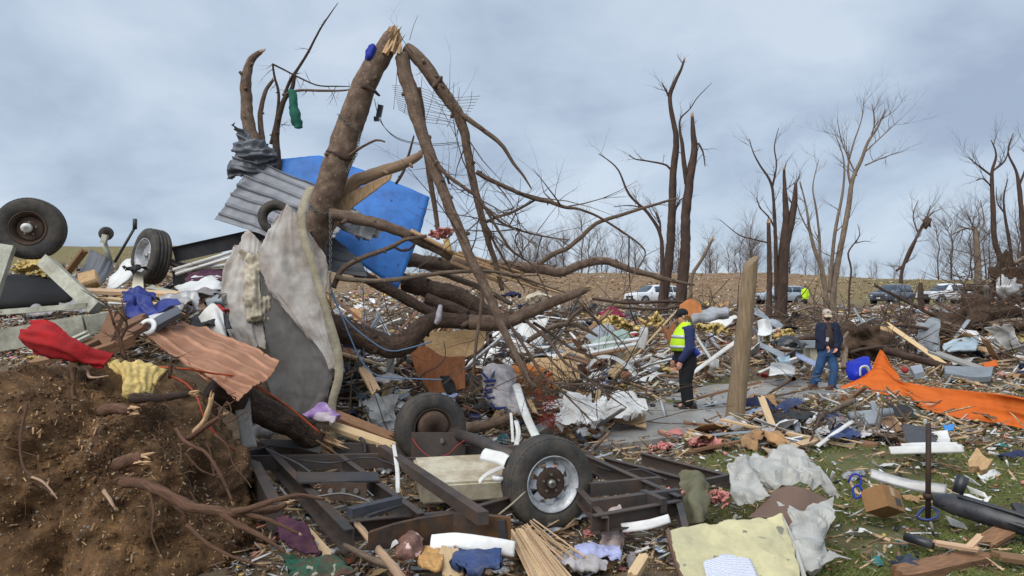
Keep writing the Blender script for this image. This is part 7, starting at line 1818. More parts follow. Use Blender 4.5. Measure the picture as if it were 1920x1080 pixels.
sheet('grey_block_wall', 'fallen concrete block strip lying in the litter far right', 'block', [[(1770, 690, 17), (1830, 692, 17), (1862, 692, 17)], [(1772, 705, 16.2), (1830, 712, 16.1), (1858, 710, 16.2)]], m_gsiding, .12, 5, 8, smooth=False)
solo('grey_pipe', MB().tube([at(1592, 780, 9.3), at(1672, 772, 9.3)], .055, 14, smooth_path=False), m_gsiding, 'grey plastic pipe lying level in front of the orange tarp', 'pipe')
board('pale grey lath crossing the grey pipe', (1636, 757, 9.4), (1655, 818, 8.9), .07, .04, m_gsiding)
sheet('grey_vent', 'grey ribbed plastic cover under the grey pipe', 'cover', [[(1620, 780, 9.2), (1648, 778, 9.2)], [(1622, 800, 8.9), (1650, 798, 8.9)]], m_gsiding, .03, 14, 6, corr=(3, .05, 0))
clothheap('denim_heap', 'dark blue cloth heap below the grey pipe', 'cloth', at(1585, 822, 8.6), .16, m_cl_blue, 15, .8)
clothheap('striped_cloth', 'crumpled pale striped cloth right of the dark blue heap', 'cloth', at(1632, 822, 8.6), .17, m_cl_white, 16, .4)
sheet('black_cloth', 'black cloth spread over boards before the slab', 'cloth', [[(1440, 780, 9.6), (1480, 776, 9.6), (1530, 778, 9.6)], [(1430, 795, 9.1), (1480, 792, 9.0), (1510, 792, 9.1)]], m_blk, .01, 20, 28, wr=.04, ws=5)
clothheap('beige_bag', 'beige cloth sack slumped at the foot of the wooden post', 'sack', at(1372, 812, 9.8), .24, m_cl_white, 17, .9)
clothheap('teal_bedding', 'teal and white bedding spilled right of the beige sack', 'bedding', at(1410, 832, 8.9), .22, m_cl_teal, 18, .4)
clothheap('navy_heap', 'navy clothing heap on the slab behind the wooden post', 'clothing', at(1415, 770, 11.0), .3, m_cl_navy, 19, .5)
clothheap('pink_rag', 'pink insulation scrap lying on the slab in front of the worker', 'insulation', at(1258, 820, 9.3), .17, m_pinsul, 20, .4)
fluff('pink_insulation', 'pink insulation clump behind the trailer frame', 'insulation', at(1240, 838, 8.4), .13, m_pinsul, 9, 12)
fluff('pink_insulation', 'pink insulation scrap right of the clump behind the frame', 'insulation', at(1322, 835, 8.5), .15, m_pinsul, 9, 13)
fluff('pink_insulation', 'pink insulation tuft on the right end of the trailer frame', 'insulation', at(1260, 925, 5.3), .085, m_pinsul, 9, 14)
fluff('pink_insulation', 'pink insulation wad left of the crumpled metal sheets', 'insulation', at(1335, 935, 5.2), .10, m_pinsul, 9, 15)
sheet('camo_cloth', 'drab green cloth hanging over the frame end', 'cloth', [[(1278, 890, 5.5), (1305, 888, 5.4), (1318, 905, 5.4)], [(1282, 935, 5.25), (1305, 940, 5.1), (1325, 935, 5.2)], [(1290, 980, 5.0), (1310, 985, 4.95), (1320, 975, 5.0)]], mat('drab_cloth', srgb(104, 104, 82), .85, .3, 9, .3, dirt=.4), .01, 26, 20, wr=.04, ws=6)
sheet('hanging_shirt', 'stained pale cloth hanging in folds from the right frame member', 'cloth', [[(1136, 940, 5.0), (1150, 936, 4.98), (1164, 942, 5.0)], [(1134, 985, 4.9), (1150, 982, 4.82), (1166, 985, 4.9)], [(1128, 1035, 4.7), (1148, 1040, 4.6), (1166, 1035, 4.7)]], mat('stained_cloth', srgb(186, 170, 164), .9, .15, 8, .3, dirt=.6, dirtc=srgb(96, 64, 52), dscale=6), .008, 34, 26, wr=.022, ws=12)
clothheap('lavender_cloth', 'lavender rag bunched at the foot of the hanging cloth', 'cloth', at(1120, 1045, 4.55), .15, mat('lavender_cloth', srgb(158, 162, 196), .9, .2, 14, .3), 21, .4)
clothheap('floral_cloth', 'pale floral rag beside the bundle of reeds', 'cloth', at(1090, 1065, 4.4), .14, m_cl_white, 22, .4)
jersey = sheet('purple_jersey', 'dark purple jersey with white stripes below the roots', 'jersey', [[(522, 980, 4.5), (545, 975, 4.5), (565, 985, 4.5)], [(530, 1010, 4.3), (555, 1012, 4.25), (585, 1020, 4.3)], [(548, 1040, 4.15), (575, 1045, 4.15), (610, 1045, 4.15)]], m_cl_purp, .012, 28, 28, wr=.005, ws=14, crump=.012, cs=8, rag=.03, fold=(.03, 2.6, 0))
for k in range(3):
    q_ = part('white_stripe', MB().tube([at(548 + 12 * k, 988 + 5 * k, 4.40), at(556 + 12 * k, 1000 + 5 * k, 4.34), at(572 + 12 * k, 1012 + 5 * k, 4.30)], [.012, .014, .008], 6, flat=.5), m_cl_white, None)
    q_.parent = jersey; q_.matrix_parent_inverse = Matrix.Translation(-jersey.location)
sheet('green_blanket', 'dark green patterned blanket at the bottom edge under the jersey', 'blanket', [[(530, 1048, 4.2), (575, 1050, 4.15), (615, 1048, 4.15)], [(540, 1070, 4.05), (590, 1072, 4.0), (650, 1062, 4.05)], [(560, 1090, 3.95), (610, 1092, 3.9), (672, 1078, 4.0)]], mat('green_knit', srgb(34, 84, 66), .95, .4, 30, .5, speck=(16, .62, srgb(150, 146, 132)), dirt=.4, dirtc=srgb(120, 40, 40), dscale=5), .012, 26, 30, wr=.005, ws=14, crump=.012, cs=8, rag=.03, fold=(.03, 2.6, 0))
sheet('jeans_heap', 'dark blue jeans lying below the long white vinyl strip', 'jeans', [[(855, 1040, 4.3), (890, 1030, 4.3), (935, 1035, 4.3)], [(850, 1060, 4.15), (895, 1055, 4.1), (940, 1055, 4.15)], [(862, 1072, 4.05), (900, 1075, 4.0), (935, 1070, 4.05)]], m_cl_blue, .012, 24, 26, wr=.005, ws=14, crump=.012, cs=8, rag=.03, fold=(.03, 2.6, 0))
sheet('foam_scrap', 'torn orange-yellow foam scrap on the bottom light board', 'foam', [[(780, 1035, 4.35), (830, 1032, 4.35)], [(785, 1055, 4.2), (832, 1055, 4.2)], [(790, 1068, 4.1), (826, 1066, 4.1)]], mat('amber_foam', srgb(186, 144, 92), .95, .3, 22, .9), .03, 20, 18, wr=.02, ws=14)
sheet('camo_bag', 'brown and pink patterned bag in front of the near channel', 'bag', [[(752, 1012, 4.4), (768, 1000, 4.4), (785, 1010, 4.4)], [(745, 1030, 4.3), (768, 1028, 4.22), (788, 1030, 4.3)], [(752, 1044, 4.25), (770, 1048, 4.2), (786, 1042, 4.25)]], mat('pattern_cloth', srgb(120, 90, 80), .85, .5, 20, .3, speck=(16, .58, srgb(210, 180, 176))), .03, 20, 20, wr=.03, ws=9)
solo('peeled_stick', MB().tube([at(*p) for p in [(668, 980, 4.4), (700, 1020, 4.25), (730, 1055, 4.12), (758, 1090, 4.0)]], [.02, .024, .026, .03], 9, step=.03, rough=.2, freq=18), m_peeled, 'peeled pale stick lying diagonally in front of the near channel', 'stick')
log('cut brown branch lying under the peeled stick', [(645, 1022, 4.35, .022), (680, 1040, 4.25, .03), (715, 1055, 4.15, .034), (745, 1070, 4.08, .036)], m_bark_grey, 'cut_branch', 10, 5, cat='branch')
# bundle of reeds (roller blind)
rb = thing('reed_blind', 'fan of thin tan slats from a broken blind at the bottom edge', 'blind', loc=tuple(at(1030, 1080, 4.2)))
slat = [None]
for k in range(46):
    t = k / 45; a = at(955 + 42 * t + DR.uniform(-3, 3), 998 - 4 * t + DR.uniform(-6, 6), 4.75 + DR.uniform(-.02, .03)); b = at(1000 + 85 * t + DR.uniform(-3, 3), 1100, 4.12 + DR.uniform(-.02, .03))
    part('slat', MB().beam(a, b, .014, .004), m_lumber, rb, False)
for k in range(10):
    a = at(990 + DR.uniform(-12, 12), 985 + DR.uniform(-14, 10), 4.85); b = at(1060 + k * 4 + DR.uniform(-12, 12), 1055 + DR.uniform(-20, 20), 4.35)
    part('loose_slat', MB().beam(a, b, .008, .006), m_lumber, rb, False)
part('head_rail', MB().beam(at(965, 1008, 4.72), at(1010, 1005, 4.74), .03, .02), m_lumberd, rb, False)
clothheap('balloon', 'tie-dyed pink and purple fabric by the dark uprooted trunk', 'fabric', at(600, 795, 7.1), .18, mat('tie_dye', srgb(176, 140, 186), .8, .35, 7, .2, speck=(4, .54, srgb(206, 190, 196)), dirt=.4, dirtc=srgb(116, 92, 180)), 31, 1.2)
clothheap('white_scraps', 'lavender and white rag behind the trailer corner', 'cloth', at(520, 815, 7.0), .2, m_cl_white, 32, .5)
sheet('orange_scrap', 'orange-red plastic scrap behind the weathered grey board', 'plastic', [[(470, 778, 6.9), (490, 780, 6.9)], [(475, 796, 6.8), (486, 792, 6.8)]], mat('orange_red', srgb(206, 66, 30), .6, .1, 5, 0), .01, 8, 8, wr=.02, ws=9)
for i, (px, py, Y, r, m_, nm, lab) in enumerate([(960, 560, 10.8, .16, m_cl_navy, 'navy_cloth', 'navy cloth caught under the hanging branches'), (730, 720, 8.3, .16, m_cl_white, 'pale_cloth', 'pale cloth lying below the blue-grey cables'), (905, 770, 8.6, .12, m_blk, 'black_cloth_scrap', 'black scrap right of the far trailer wheel'),
    (1010, 565, 16, .3, m_cream, 'cream_scrap', 'cream board scrap above the brown limb end'), (330, 590, 7.4, .2, m_cl_white, 'pale_rag', 'pale rag right of the blue folded sheet'), (385, 560, 7.6, .16, m_cl_grey, 'grey_rag', 'grey rag left of the beige drape'), (255, 510, 8.6, .14, m_blk, 'black_rag', 'black rag below the lone wheel'), (70, 600, 7.2, .2, m_cl_white, 'pale_bag', 'pale bag behind the white cross rail'), (405, 590, 7.3, .12, m_cl_red, 'red_rag', 'dark red rag beside the white curling sheet')]):
    clothheap(nm, lab, 'cloth', at(px, py, Y), r, m_, 40 + i, .6)
fluff('yellow_insulation', 'yellow insulation on the heap behind the left tyre', 'insulation', at(62, 502, 8.4), .16, m_yinsul, 9, 41)
fluff('yellow_insulation', 'yellow insulation beside the white frame post', 'insulation', at(90, 512, 8.0), .14, m_yinsul, 9, 42)

# wreckage packed between the raised wheels and the canvas
for nm, lab, cat, rows, m_, th, kw in [
    ('crushed_sheet', 'crushed white metal sheet right of the lone wheel', 'metal sheet', [[(330, 540, 8.3), (370, 520, 8.4), (415, 512, 8.4)], [(335, 562, 8.0), (375, 550, 7.9), (420, 545, 8.0)]], m_wsiding, .006, dict(crump=.06, cs=3, rag=.05)),
    ('crushed_sheet', 'crumpled grey sheet wedged below the dark trailer rail', 'metal sheet', [[(392, 540, 8.2), (425, 522, 8.2), (452, 520, 8.2)], [(390, 580, 7.8), (425, 572, 7.7), (450, 565, 7.8)]], m_gsiding, .006, dict(crump=.06, cs=3, rag=.05)),
    ('purple_cloth', 'dark purple cloth spilling under the dark trailer rail', 'cloth', [[(355, 520, 8.6), (400, 512, 8.6), (440, 515, 8.6)], [(352, 538, 8.3), (400, 532, 8.2), (442, 535, 8.3)]], m_cl_purp, .01, dict(fold=(.06, 3, 0), rag=.05)),
    ('door_skin', 'torn off white door skin left of the lone wheel', 'panel', [[(208, 520, 8.9), (232, 492, 9.0), (246, 486, 9.0)], [(200, 548, 8.6), (228, 535, 8.6), (250, 520, 8.7)]], m_wsiding, .02, dict(crump=.02, cs=3, rag=.03)),
    ('cream_board', 'cream board leaning under the lone wheel', 'board', [[(252, 515, 8.7), (268, 512, 8.7)], [(246, 542, 8.5), (270, 545, 8.5)]], m_cream, .02, dict(rag=.02)),
    ('tan_block', 'tan foam block left of the torn door skin', 'block', [[(150, 520, 8.6), (182, 512, 8.6)], [(152, 540, 8.4), (184, 530, 8.4)]], m_osb, .12, {}),
    ('white_cover', 'white quilted cover lying behind the white frame post', 'cover', [[(105, 560, 7.5), (140, 552, 7.5), (172, 558, 7.4)], [(102, 590, 7.2), (140, 588, 7.1), (170, 590, 7.1)]], m_cl_white, .02, dict(fold=(.04, 3, 1), rag=.04)),
    ('plank_shelf', 'white shelf lying over the blue folded sheet', 'shelf', [[(278, 592, 6.6), (330, 580, 6.7)], [(282, 600, 6.4), (335, 588, 6.5)]], m_wsiding, .015, dict(rag=.01)),
    ('felt_strip', 'black felt strip under the beige drape', 'felt', [[(350, 600, 7.0), (395, 585, 7.2), (430, 590, 7.2)], [(352, 625, 6.8), (395, 612, 6.9), (432, 618, 7.0)]], m_blk, .01, dict(crump=.05, cs=4, rag=.05)),
    ('silver_duct', 'crushed silver duct above the copper sheet', 'duct', [[(300, 560, 7.4), (340, 550, 7.4), (372, 552, 7.4)], [(305, 578, 7.1), (345, 572, 7.0), (375, 575, 7.1)]], m_silver, .01, dict(crump=.06, cs=4, rag=.04))]:
    sheet(nm, lab, cat, rows, m_, th, 16, 18, **kw)
# ---- scattered pieces: shared shapes, each one an object of its own
def protos(kind, m, n, rg):
    out = []
    for k in range(n):
        if kind == 'board': out.append(plank_mesh(1.0, rg.choice((.06, .09, .12)), rg.choice((.02, .03, .04)), rg.random() * 1e6, m, .5))
        elif kind == 'shard':
            q = rg.randint(5, 8); poly = [(math.cos(2 * math.pi * i / q + rg.uniform(-.3, .3)) * .5 * rg.uniform(.6, 1), math.sin(2 * math.pi * i / q + rg.uniform(-.3, .3)) * .32 * rg.uniform(.6, 1)) for i in range(q)]
            out.append(MB().prism(poly, .025, Matrix.Translation((0, 0, .012))).mesh('shard', m, False))
        elif kind == 'strip':
            c = rg.uniform(-.12, .12); cc = [[Vector((x, y, .03 + c * (x * x - .25) + (.03 if y == 0 else 0))) for y in (-.05, 0, .05)] for x in (-.5, -.2, .1, .5)]
            out.append(MB().grid(patch(cc, 9, 5, wr=.008, ws=4, seed=k * 3.3), .008).mesh('strip', m))
        elif kind == 'crumple':
            cc = [[Vector((u * .5 * rg.uniform(.7, 1.1), v * .38 * rg.uniform(.6, 1.1), .06 + rg.uniform(-.05, .16))) for v in (-1, -.3, .3, 1)] for u in (-1, -.3, .3, 1)]
            out.append(MB().grid(patch(cc, 9, 9, wr=.03, ws=3, seed=k * 5.1, crump=.05, cs=2.2, rag=.08), .01).mesh('crumple', m, kind != 'crumple' or k % 2))
        elif kind == 'rag':
            cc = [[Vector((u * .5 * rg.uniform(.7, 1.1), v * .4 * rg.uniform(.6, 1.1), .05 + .22 * max(0, 1 - abs(u) - abs(v) * .6) + rg.uniform(-.04, .1))) for v in (-1, -.5, 0, .5, 1)] for u in (-1, -.5, 0, .5, 1)]
            out.append(MB().grid(patch(cc, 16, 16, wr=.02, ws=8, seed=k * 2.7, crump=.03, cs=3.6, rag=.1, fold=(.1, 2.6, k % 2)), .014).mesh('rag', m))
        elif kind == 'tuft':
            mb = MB()
            for _ in range(3):
                E = Euler((rg.uniform(-.6, .6), rg.uniform(-.6, .6), rg.uniform(0, 6))).to_matrix(); o_ = Vector((rg.uniform(-.2, .2), rg.uniform(-.2, .2), rg.uniform(.1, .2)))
                mb.grid(patch([[o_ + E @ Vector((u * .35 * rg.uniform(.6, 1.1), v * .28 * rg.uniform(.6, 1.1), rg.uniform(-.06, .06))) for v in (-1, 0, 1)] for u in (-1, 0, 1)], 8, 8, wr=.07, ws=4, seed=rg.random() * 50, rag=.12), .05)
            out.append(mb.mesh('tuft', m))
        elif kind == 'branch':
            mb = MB(); grow(mb, Vector((-.5, 0, .05)), Vector((1, 0, .1)), 1.0, .03, 1, rg, .1, 6, .7, (2, 4)); out.append(mb.mesh('branch', m))
        elif kind == 'chunk':
            mb = MB().box((0, 0, .14), (1, rg.uniform(.4, .7), .28)); mb.v = [(x + rg.uniform(-.08, .08), y + rg.uniform(-.08, .08), z + rg.uniform(-.04, .04)) for x, y, z in mb.v]; out.append(mb.mesh('chunk', m, False))
    return out
KINDS = [  # name, category, colour word, shape, material, px length range, real length limits, weight
    ('board', 'board', 'light', 'board', m_lumber, (28, 110), (.16, 2.6), 10), ('board', 'board', 'brown', 'board', m_lumberd, (28, 105), (.16, 2.6), 7), ('board', 'board', 'grey', 'board', m_greywood, (26, 90), (.16, 2), 3),
    ('board_shard', 'board', 'tan strand', 'shard', m_osb, (16, 48), (.1, 1.1), 7), ('board_shard', 'board', 'brown plywood', 'shard', m_ply, (16, 46), (.1, 1.1), 7), ('cardboard_scrap', 'cardboard', 'tan', 'crumple', m_ctn, (18, 56), (.1, 1.2), 7),
    ('siding_strip', 'siding', 'white', 'strip', m_wsiding, (24, 80), (.15, 2.4), 9), ('siding_strip', 'siding', 'grey', 'strip', m_gsiding, (24, 75), (.15, 2.2), 6), ('siding_strip', 'siding', 'cream', 'strip', m_cream, (22, 60), (.15, 2.0), 4),
    ('paper_scrap', 'paper', 'white', 'crumple', m_wpaper, (12, 36), (.08, .8), 11), ('plastic_scrap', 'plastic', 'white', 'crumple', m_whitepl, (18, 56), (.08, 1.3), 8), ('paper_scrap', 'paper', 'pale blue', 'crumple', m_pbpaper, (12, 28), (.08, .6), 4),
    ('metal_scrap', 'metal', 'grey', 'crumple', m_gsiding, (20, 50), (.12, 1.4), 5), ('insulation_tuft', 'insulation', 'yellow', 'tuft', m_yinsul, (14, 34), (.08, .7), 5), ('insulation_tuft', 'insulation', 'pink', 'tuft', m_pinsul, (13, 30), (.08, .6), 5),
    ('rag', 'cloth', 'navy', 'rag', m_cl_navy, (16, 42), (.12, .8), 5), ('rag', 'cloth', 'grey', 'rag', m_cl_grey, (16, 40), (.12, .8), 4), ('rag', 'cloth', 'pale', 'rag', m_cl_white, (16, 40), (.12, .8), 4), ('rag', 'cloth', 'red', 'rag', m_cl_red, (12, 26), (.1, .6), 2), ('rag', 'cloth', 'teal', 'rag', m_cl_teal, (12, 28), (.1, .6), 2), ('rag', 'cloth', 'blue', 'rag', m_cl_blue, (14, 34), (.1, .7), 3),
    ('black_scrap', 'plastic', 'black', 'crumple', m_blk, (14, 40), (.1, .9), 6), ('branch', 'branch', 'grey-brown', 'branch', m_bark_grey, (45, 120), (.5, 3.5), 9), ('branch', 'branch', 'dark brown', 'branch', m_twig, (45, 120), (.5, 3.5), 6), ('chunk', 'block', 'wood', 'chunk', m_lumberd, (10, 24), (.06, .4), 4), ('chunk', 'block', 'terracotta', 'chunk', m_brick, (8, 16), (.06, .25), 2)]
PROTO = [protos(k[3], k[4], 6, DR) for k in KINDS]
LAND = [('the far trailer wheel', 808, 800), ('the spoked trailer wheel', 1028, 905), ('the near trailer channel', 830, 1000), ('the trailer corner', 470, 880), ('the cream water tank', 870, 895), ('the worker in the vest', 1283, 690), ('the man in jeans', 1550, 660), ('the wooden post', 1390, 740), ('the orange tarp', 1760, 760), ('the royal blue bag', 1608, 695), ('the crumpled metal sheets', 1450, 900), ('the cream foam panel', 1380, 1040), ('the cardboard box', 1655, 930), ('the thin steel post', 1740, 880), ('the black bumper', 1840, 960), ('the thick corner timber', 1770, 1060), ('the white banner', 940, 730), ('the dog', 1000, 705), ('the brown plywood panel', 830, 700), ('the red netting', 1028, 770), ('the white sheeting', 1100, 770), ('the maroon bean bag', 1148, 590), ('the grey mattress', 1335, 594), ('the white chair back', 1432, 615), ('the pale cabinet', 1525, 655), ('the grey pipes', 1630, 780), ('the window rail', 1735, 842), ('the lone heap wheel', 287, 480), ('the left tyre', 60, 430), ('the red shirt', 130, 650), ('the copper sheet', 400, 670), ('the blue tub', 265, 575), ('the hanging canvas', 570, 650), ('the webbing strap', 626, 740), ('the thick dark trunk', 720, 640), ('the fallen limb end', 1060, 560), ('the white siding arch', 1150, 685), ('the snapped trees', 1262, 560), ('the dark forked trunk', 1463, 590), ('the brush pile', 1760, 600), ('the block strip', 1815, 700), ('the root plate', 330, 860), ('the reed blind', 1030, 1050), ('the hanging pale cloth', 1150, 990), ('the purple jersey', 560, 1010), ('the grey felt square', 1725, 818), ('the slab edge', 1180, 800), ('the beige sack', 1372, 812), ('the trailer frame end', 1270, 960), ('the right picture edge', 1915, 700)]
def relation(px, py):
    best = min(LAND, key=lambda l: ((l[1] - px) / 1.3) ** 2 + ((l[2] - py) * 1.6) ** 2)
    dx, dy = px - best[1], (py - best[2]) * 1.8
    if abs(dx) > abs(dy): r = 'left of' if dx < 0 else 'right of'
    else: r = 'beyond' if dy < 0 else 'in front of'
    far = ' far' if math.hypot(dx, dy) > 110 else (' close' if math.hypot(dx, dy) < 45 else '')
    return (r if not far else (far.strip() + ' ' + r if r in ('left of', 'right of') else r)), best[0]
SCAT = []
SLAB = [at_z(px, py, .06).xy for px, py in [(1108, 838), (1300, 815), (1395, 788), (1470, 757), (1600, 742), (1590, 722), (1500, 712), (1425, 704), (1330, 722), (1240, 745), (1180, 772)]]
def on_slab(x, y):
    c = False
    for (x1, y1), (x2, y2) in zip(SLAB, SLAB[1:] + SLAB[:1]):
        if (y1 > y) != (y2 > y) and x < (x2 - x1) * (y - y1) / (y2 - y1) + x1: c = not c
    return c
TOTALW = [k[7] for k in KINDS]
KEEP = [(1235, 730, 1330, 825), (1495, 690, 1580, 790), (945, 690, 1050, 770), (1215, 560, 1320, 690), (1500, 560, 1590, 690), (1590, 690, 1920, 790), (1355, 560, 1425, 770)]
def scatter(n, x0, x1, y0, y1, only=None, scale=1.0, lift=.06, tilt=.35, keep=True, cond=None):
    k_ = 0; tries = 0
    while k_ < n and tries < n * 8:
        tries += 1
        px, py = DR.uniform(x0, x1), DR.uniform(y0, y1)
        if keep and any(a < px < c and b < py < d for a, b, c, d in KEEP): continue
        if cond and not cond(px, py): continue
        p = hit(px, py)
        if p is None or p.y > 60: continue
        if on_slab(p.x, p.y) and DR.random() < .78: continue
        idx = DR.choices(range(len(KINDS)), [w if (not only or KINDS[i][3] in only) else 0 for i, w in enumerate(TOTALW)])[0]
        K = KINDS[idx]
        L = (K[5][0] + (K[5][1] * 1.6 - K[5][0]) * DR.random() ** 1.1) * p.y / FPX * scale
        L = min(max(L, K[6][0]), K[6][1])
        o = bpy.data.objects.new(K[0], DR.choice(PROTO[idx])); link(o)
        if K[3] in ('board', 'strip', 'branch'): sc = (L, min(L, 1.2) * DR.uniform(.7, 1.3), min(L, 1.2) * DR.uniform(.7, 1.2))
        else: sc = (L, L * DR.uniform(.7, 1.1), L * DR.uniform(.6, 1.1))
        e = Euler((DR.gauss(0, tilt * .6), DR.gauss(0, tilt), DR.uniform(0, 6.28)))
        up = abs(math.sin(e.y)) * L * .45
        o.location = (p.x, p.y, gz(p.x, p.y) + DR.uniform(-.01, lift) * min(1.5, p.y / 8) + up)
        o.rotation_euler = e; o.scale = sc
        SCAT.append((o, K, px, py, L * FPX / p.y, e))
        k_ += 1
scatter(330, 640, 1250, 612, 745, tilt=.5, lift=.16, scale=1.15)
scatter(150, 640, 1160, 745, 840, tilt=.4, lift=.1)
scatter(230, 1220, 1920, 615, 720, tilt=.45, lift=.12, scale=1.1)
scatter(190, 1290, 1700, 755, 850, tilt=.28, lift=.08)
scatter(46, 1330, 1920, 835, 1075, tilt=.12, lift=.02, scale=.8)
scatter(190, 500, 1260, 850, 1078, tilt=.2, lift=.03, scale=.8)
scatter(140, 0, 420, 505, 640, tilt=.35, lift=.1)
scatter(70, 1640, 1940, 690, 740, tilt=.15, scale=.7)
scatter(90, 900, 1920, 590, 628, only=('branch', 'crumple', 'strip', 'tuft'), tilt=.3, lift=.3)
scatter(70, 600, 930, 552, 612, only=('branch', 'crumple', 'strip', 'rag'), tilt=.35, lift=.3)
scatter(60, 960, 1380, 580, 622, only=('crumple', 'strip', 'tuft', 'shard'), tilt=.4, lift=.2)
scatter(110, 640, 1260, 640, 800, only=('strip', 'shard', 'crumple'), tilt=.4, lift=.25, scale=1.3)
scatter(45, 290, 480, 500, 620, tilt=.4, lift=.25)
scatter(30, 0, 330, 630, 690, tilt=.25)
scatter(90, 480, 1260, 960, 1085, only=('crumple', 'rag', 'strip', 'shard', 'tuft', 'chunk'), tilt=.2, scale=.8)
scatter(28, 1160, 1500, 715, 830, tilt=.05, lift=.0, scale=.7)
def finish_labels():
    names = {}
    for rec in SCAT:
        o, K, px, py, lp, e = rec
        r, l = relation(px, py)
        size = 'small' if lp < 24 else ('long' if lp > 62 and K[3] in ('board', 'strip', 'branch') else ('large' if lp > 40 and K[3] not in ('board', 'strip', 'branch') else 'short' if K[3] in ('board', 'strip', 'branch') and lp < 38 else ''))
        pose = ''
        if K[3] in ('board', 'strip', 'branch', 'shard'):
            a = abs(math.sin(e.y)); y = abs(math.cos(e.z))
            pose = 'upended' if a > .5 else ('tilted' if a > .22 else ('crosswise' if y > .8 else 'lengthwise' if y < .35 else 'slanting'))
        elif K[3] in ('crumple', 'rag', 'tuft'): pose = {'crumple': 'crumpled', 'rag': 'bunched', 'tuft': 'torn'}[K[3]]
        noun = {'board': 'board', 'board_shard': 'board shard', 'cardboard_scrap': 'cardboard scrap', 'siding_strip': 'siding strip', 'paper_scrap': 'paper scrap', 'plastic_scrap': 'plastic scrap', 'metal_scrap': 'metal scrap', 'insulation_tuft': 'insulation tuft', 'rag': 'rag', 'black_scrap': 'plastic scrap', 'branch': 'branch', 'chunk': 'block'}[K[0]]
        lab = ' '.join(w for w in (size, pose, K[2], noun, r, l) if w)
        names.setdefault(lab, []).append((px, o, K))
    ords = [['left one', 'right one'], ['leftmost of three', 'middle of three', 'rightmost of three'], ['leftmost of four', 'second of four from left', 'third of four from left', 'rightmost of four']]
    for lab, lst in names.items():
        lst.sort(key=lambda q: q[0])
        for i, (px, o, K) in enumerate(lst):
            t = lab if len(lst) == 1 else (lab + ', ' + ords[len(lst) - 2][i] if 2 <= len(lst) <= 4 else lab)
            tag(o, t, K[1], f'{K[2]} {K[0].replace("_", " ")}s scattered over the plot')
finish_labels()

# ---- litter too small to pick apart
def litter(name, m, n, zones, size, thin=.25, seed=1, asp=(.3, 1), lift=.05, far=False, kindname='stuff'):
    rg = np.random.RandomState(seed); r2 = random.Random(seed)
    C, S, A = [], [], []
    tot = sum(z[4] for z in zones)
    for (x0, x1, y0, y1, w) in zones:
        nk = int(n * w / tot)
        hx, hy = hit_many(rg.uniform(x0, x1, nk), rg.uniform(y0, y1, nk))
        for X_, Y_ in zip(hx, hy):
            if not Y_ == Y_ or Y_ > 130: continue
            if on_slab(X_, Y_) and r2.random() < .82: continue
            p = Vector((X_, Y_, 0))
            s = (size[0] + (size[1] - size[0]) * r2.random() ** 2) * p.y / FPX
            s = min(s, .5 if not far else .7)
            C.append((p.x, p.y, gz(p.x, p.y) + lift * r2.random() * min(2, p.y / 6) + s * thin * .4)); S.append((s, s * r2.uniform(*asp), s * thin * r2.uniform(.5, 1.4)))
            A.append((r2.gauss(0, .35), r2.gauss(0, .35), r2.uniform(0, 6.28)))
    C, S, A = np.array(C), np.array(S), np.array(A)
    base = np.array([(a, b, c) for a in (-.5, .5) for b in (-.5, .5) for c in (-.5, .5)])
    k = len(C)
    jit = 1 + rg.uniform(-.35, .35, (k, 8, 3))
    Vv = base[None] * jit * S[:, None, :]
    cx_, sx_ = np.cos(A[:, 0]), np.sin(A[:, 0]); cy_, sy_ = np.cos(A[:, 1]), np.sin(A[:, 1]); cz_, sz_ = np.cos(A[:, 2]), np.sin(A[:, 2])
    Rx = np.zeros((k, 3, 3)); Rx[:, 0, 0] = 1; Rx[:, 1, 1] = cx_; Rx[:, 1, 2] = -sx_; Rx[:, 2, 1] = sx_; Rx[:, 2, 2] = cx_
    Ry = np.zeros((k, 3, 3)); Ry[:, 1, 1] = 1; Ry[:, 0, 0] = cy_; Ry[:, 0, 2] = sy_; Ry[:, 2, 0] = -sy_; Ry[:, 2, 2] = cy_
    Rz = np.zeros((k, 3, 3)); Rz[:, 2, 2] = 1; Rz[:, 0, 0] = cz_; Rz[:, 0, 1] = -sz_; Rz[:, 1, 0] = sz_; Rz[:, 1, 1] = cz_
    M = Rz @ Ry @ Rx
    Vv = np.einsum('kij,kvj->kvi', M, Vv) + C[:, None, :]
    quads = np.array([(0, 1, 3, 2), (4, 6, 7, 5), (0, 4, 5, 1), (2, 3, 7, 6), (0, 2, 6, 4), (1, 5, 7, 3)])
    F_ = (quads[None] + (np.arange(k) * 8)[:, None, None]).reshape(-1, 4)
    me = bpy.data.meshes.new(name)
    me.vertices.add(k * 8); me.vertices.foreach_set('co', Vv.reshape(-1).astype(np.float32))
    me.loops.add(len(F_) * 4); me.loops.foreach_set('vertex_index', F_.reshape(-1).astype(np.int32))
    me.polygons.add(len(F_)); me.polygons.foreach_set('loop_start', (np.arange(len(F_)) * 4).astype(np.int32))
    me.update(calc_edges=True); me.validate()
    me.materials.append(m)
    o = link(bpy.data.objects.new(name, me)); o['kind'] = 'stuff'
    o['label'] = name.replace('_', ' ') + ' strewn over the ground between the larger debris'; o['category'] = 'litter'
    return o
NEAR = [(400, 1300, 840, 1085, 4), (620, 1300, 600, 840, 6), (1300, 1930, 600, 850, 6), (0, 450, 500, 640, 4), (0, 330, 630, 695, 1.6), (1300, 1930, 850, 1085, 1.1), (900, 1930, 575, 605, 2), (590, 900, 548, 605, 1.6)]
m_lw = mat('litter_wood', srgb(182, 156, 124), .9, .5, 16, .2); m_lb = mat('litter_brown', srgb(126, 100, 78), .9, .5, 16, .2)
litter('splinters', m_lw, 4200, NEAR, (12, 52), .06, 21, (.04, .12), .12)
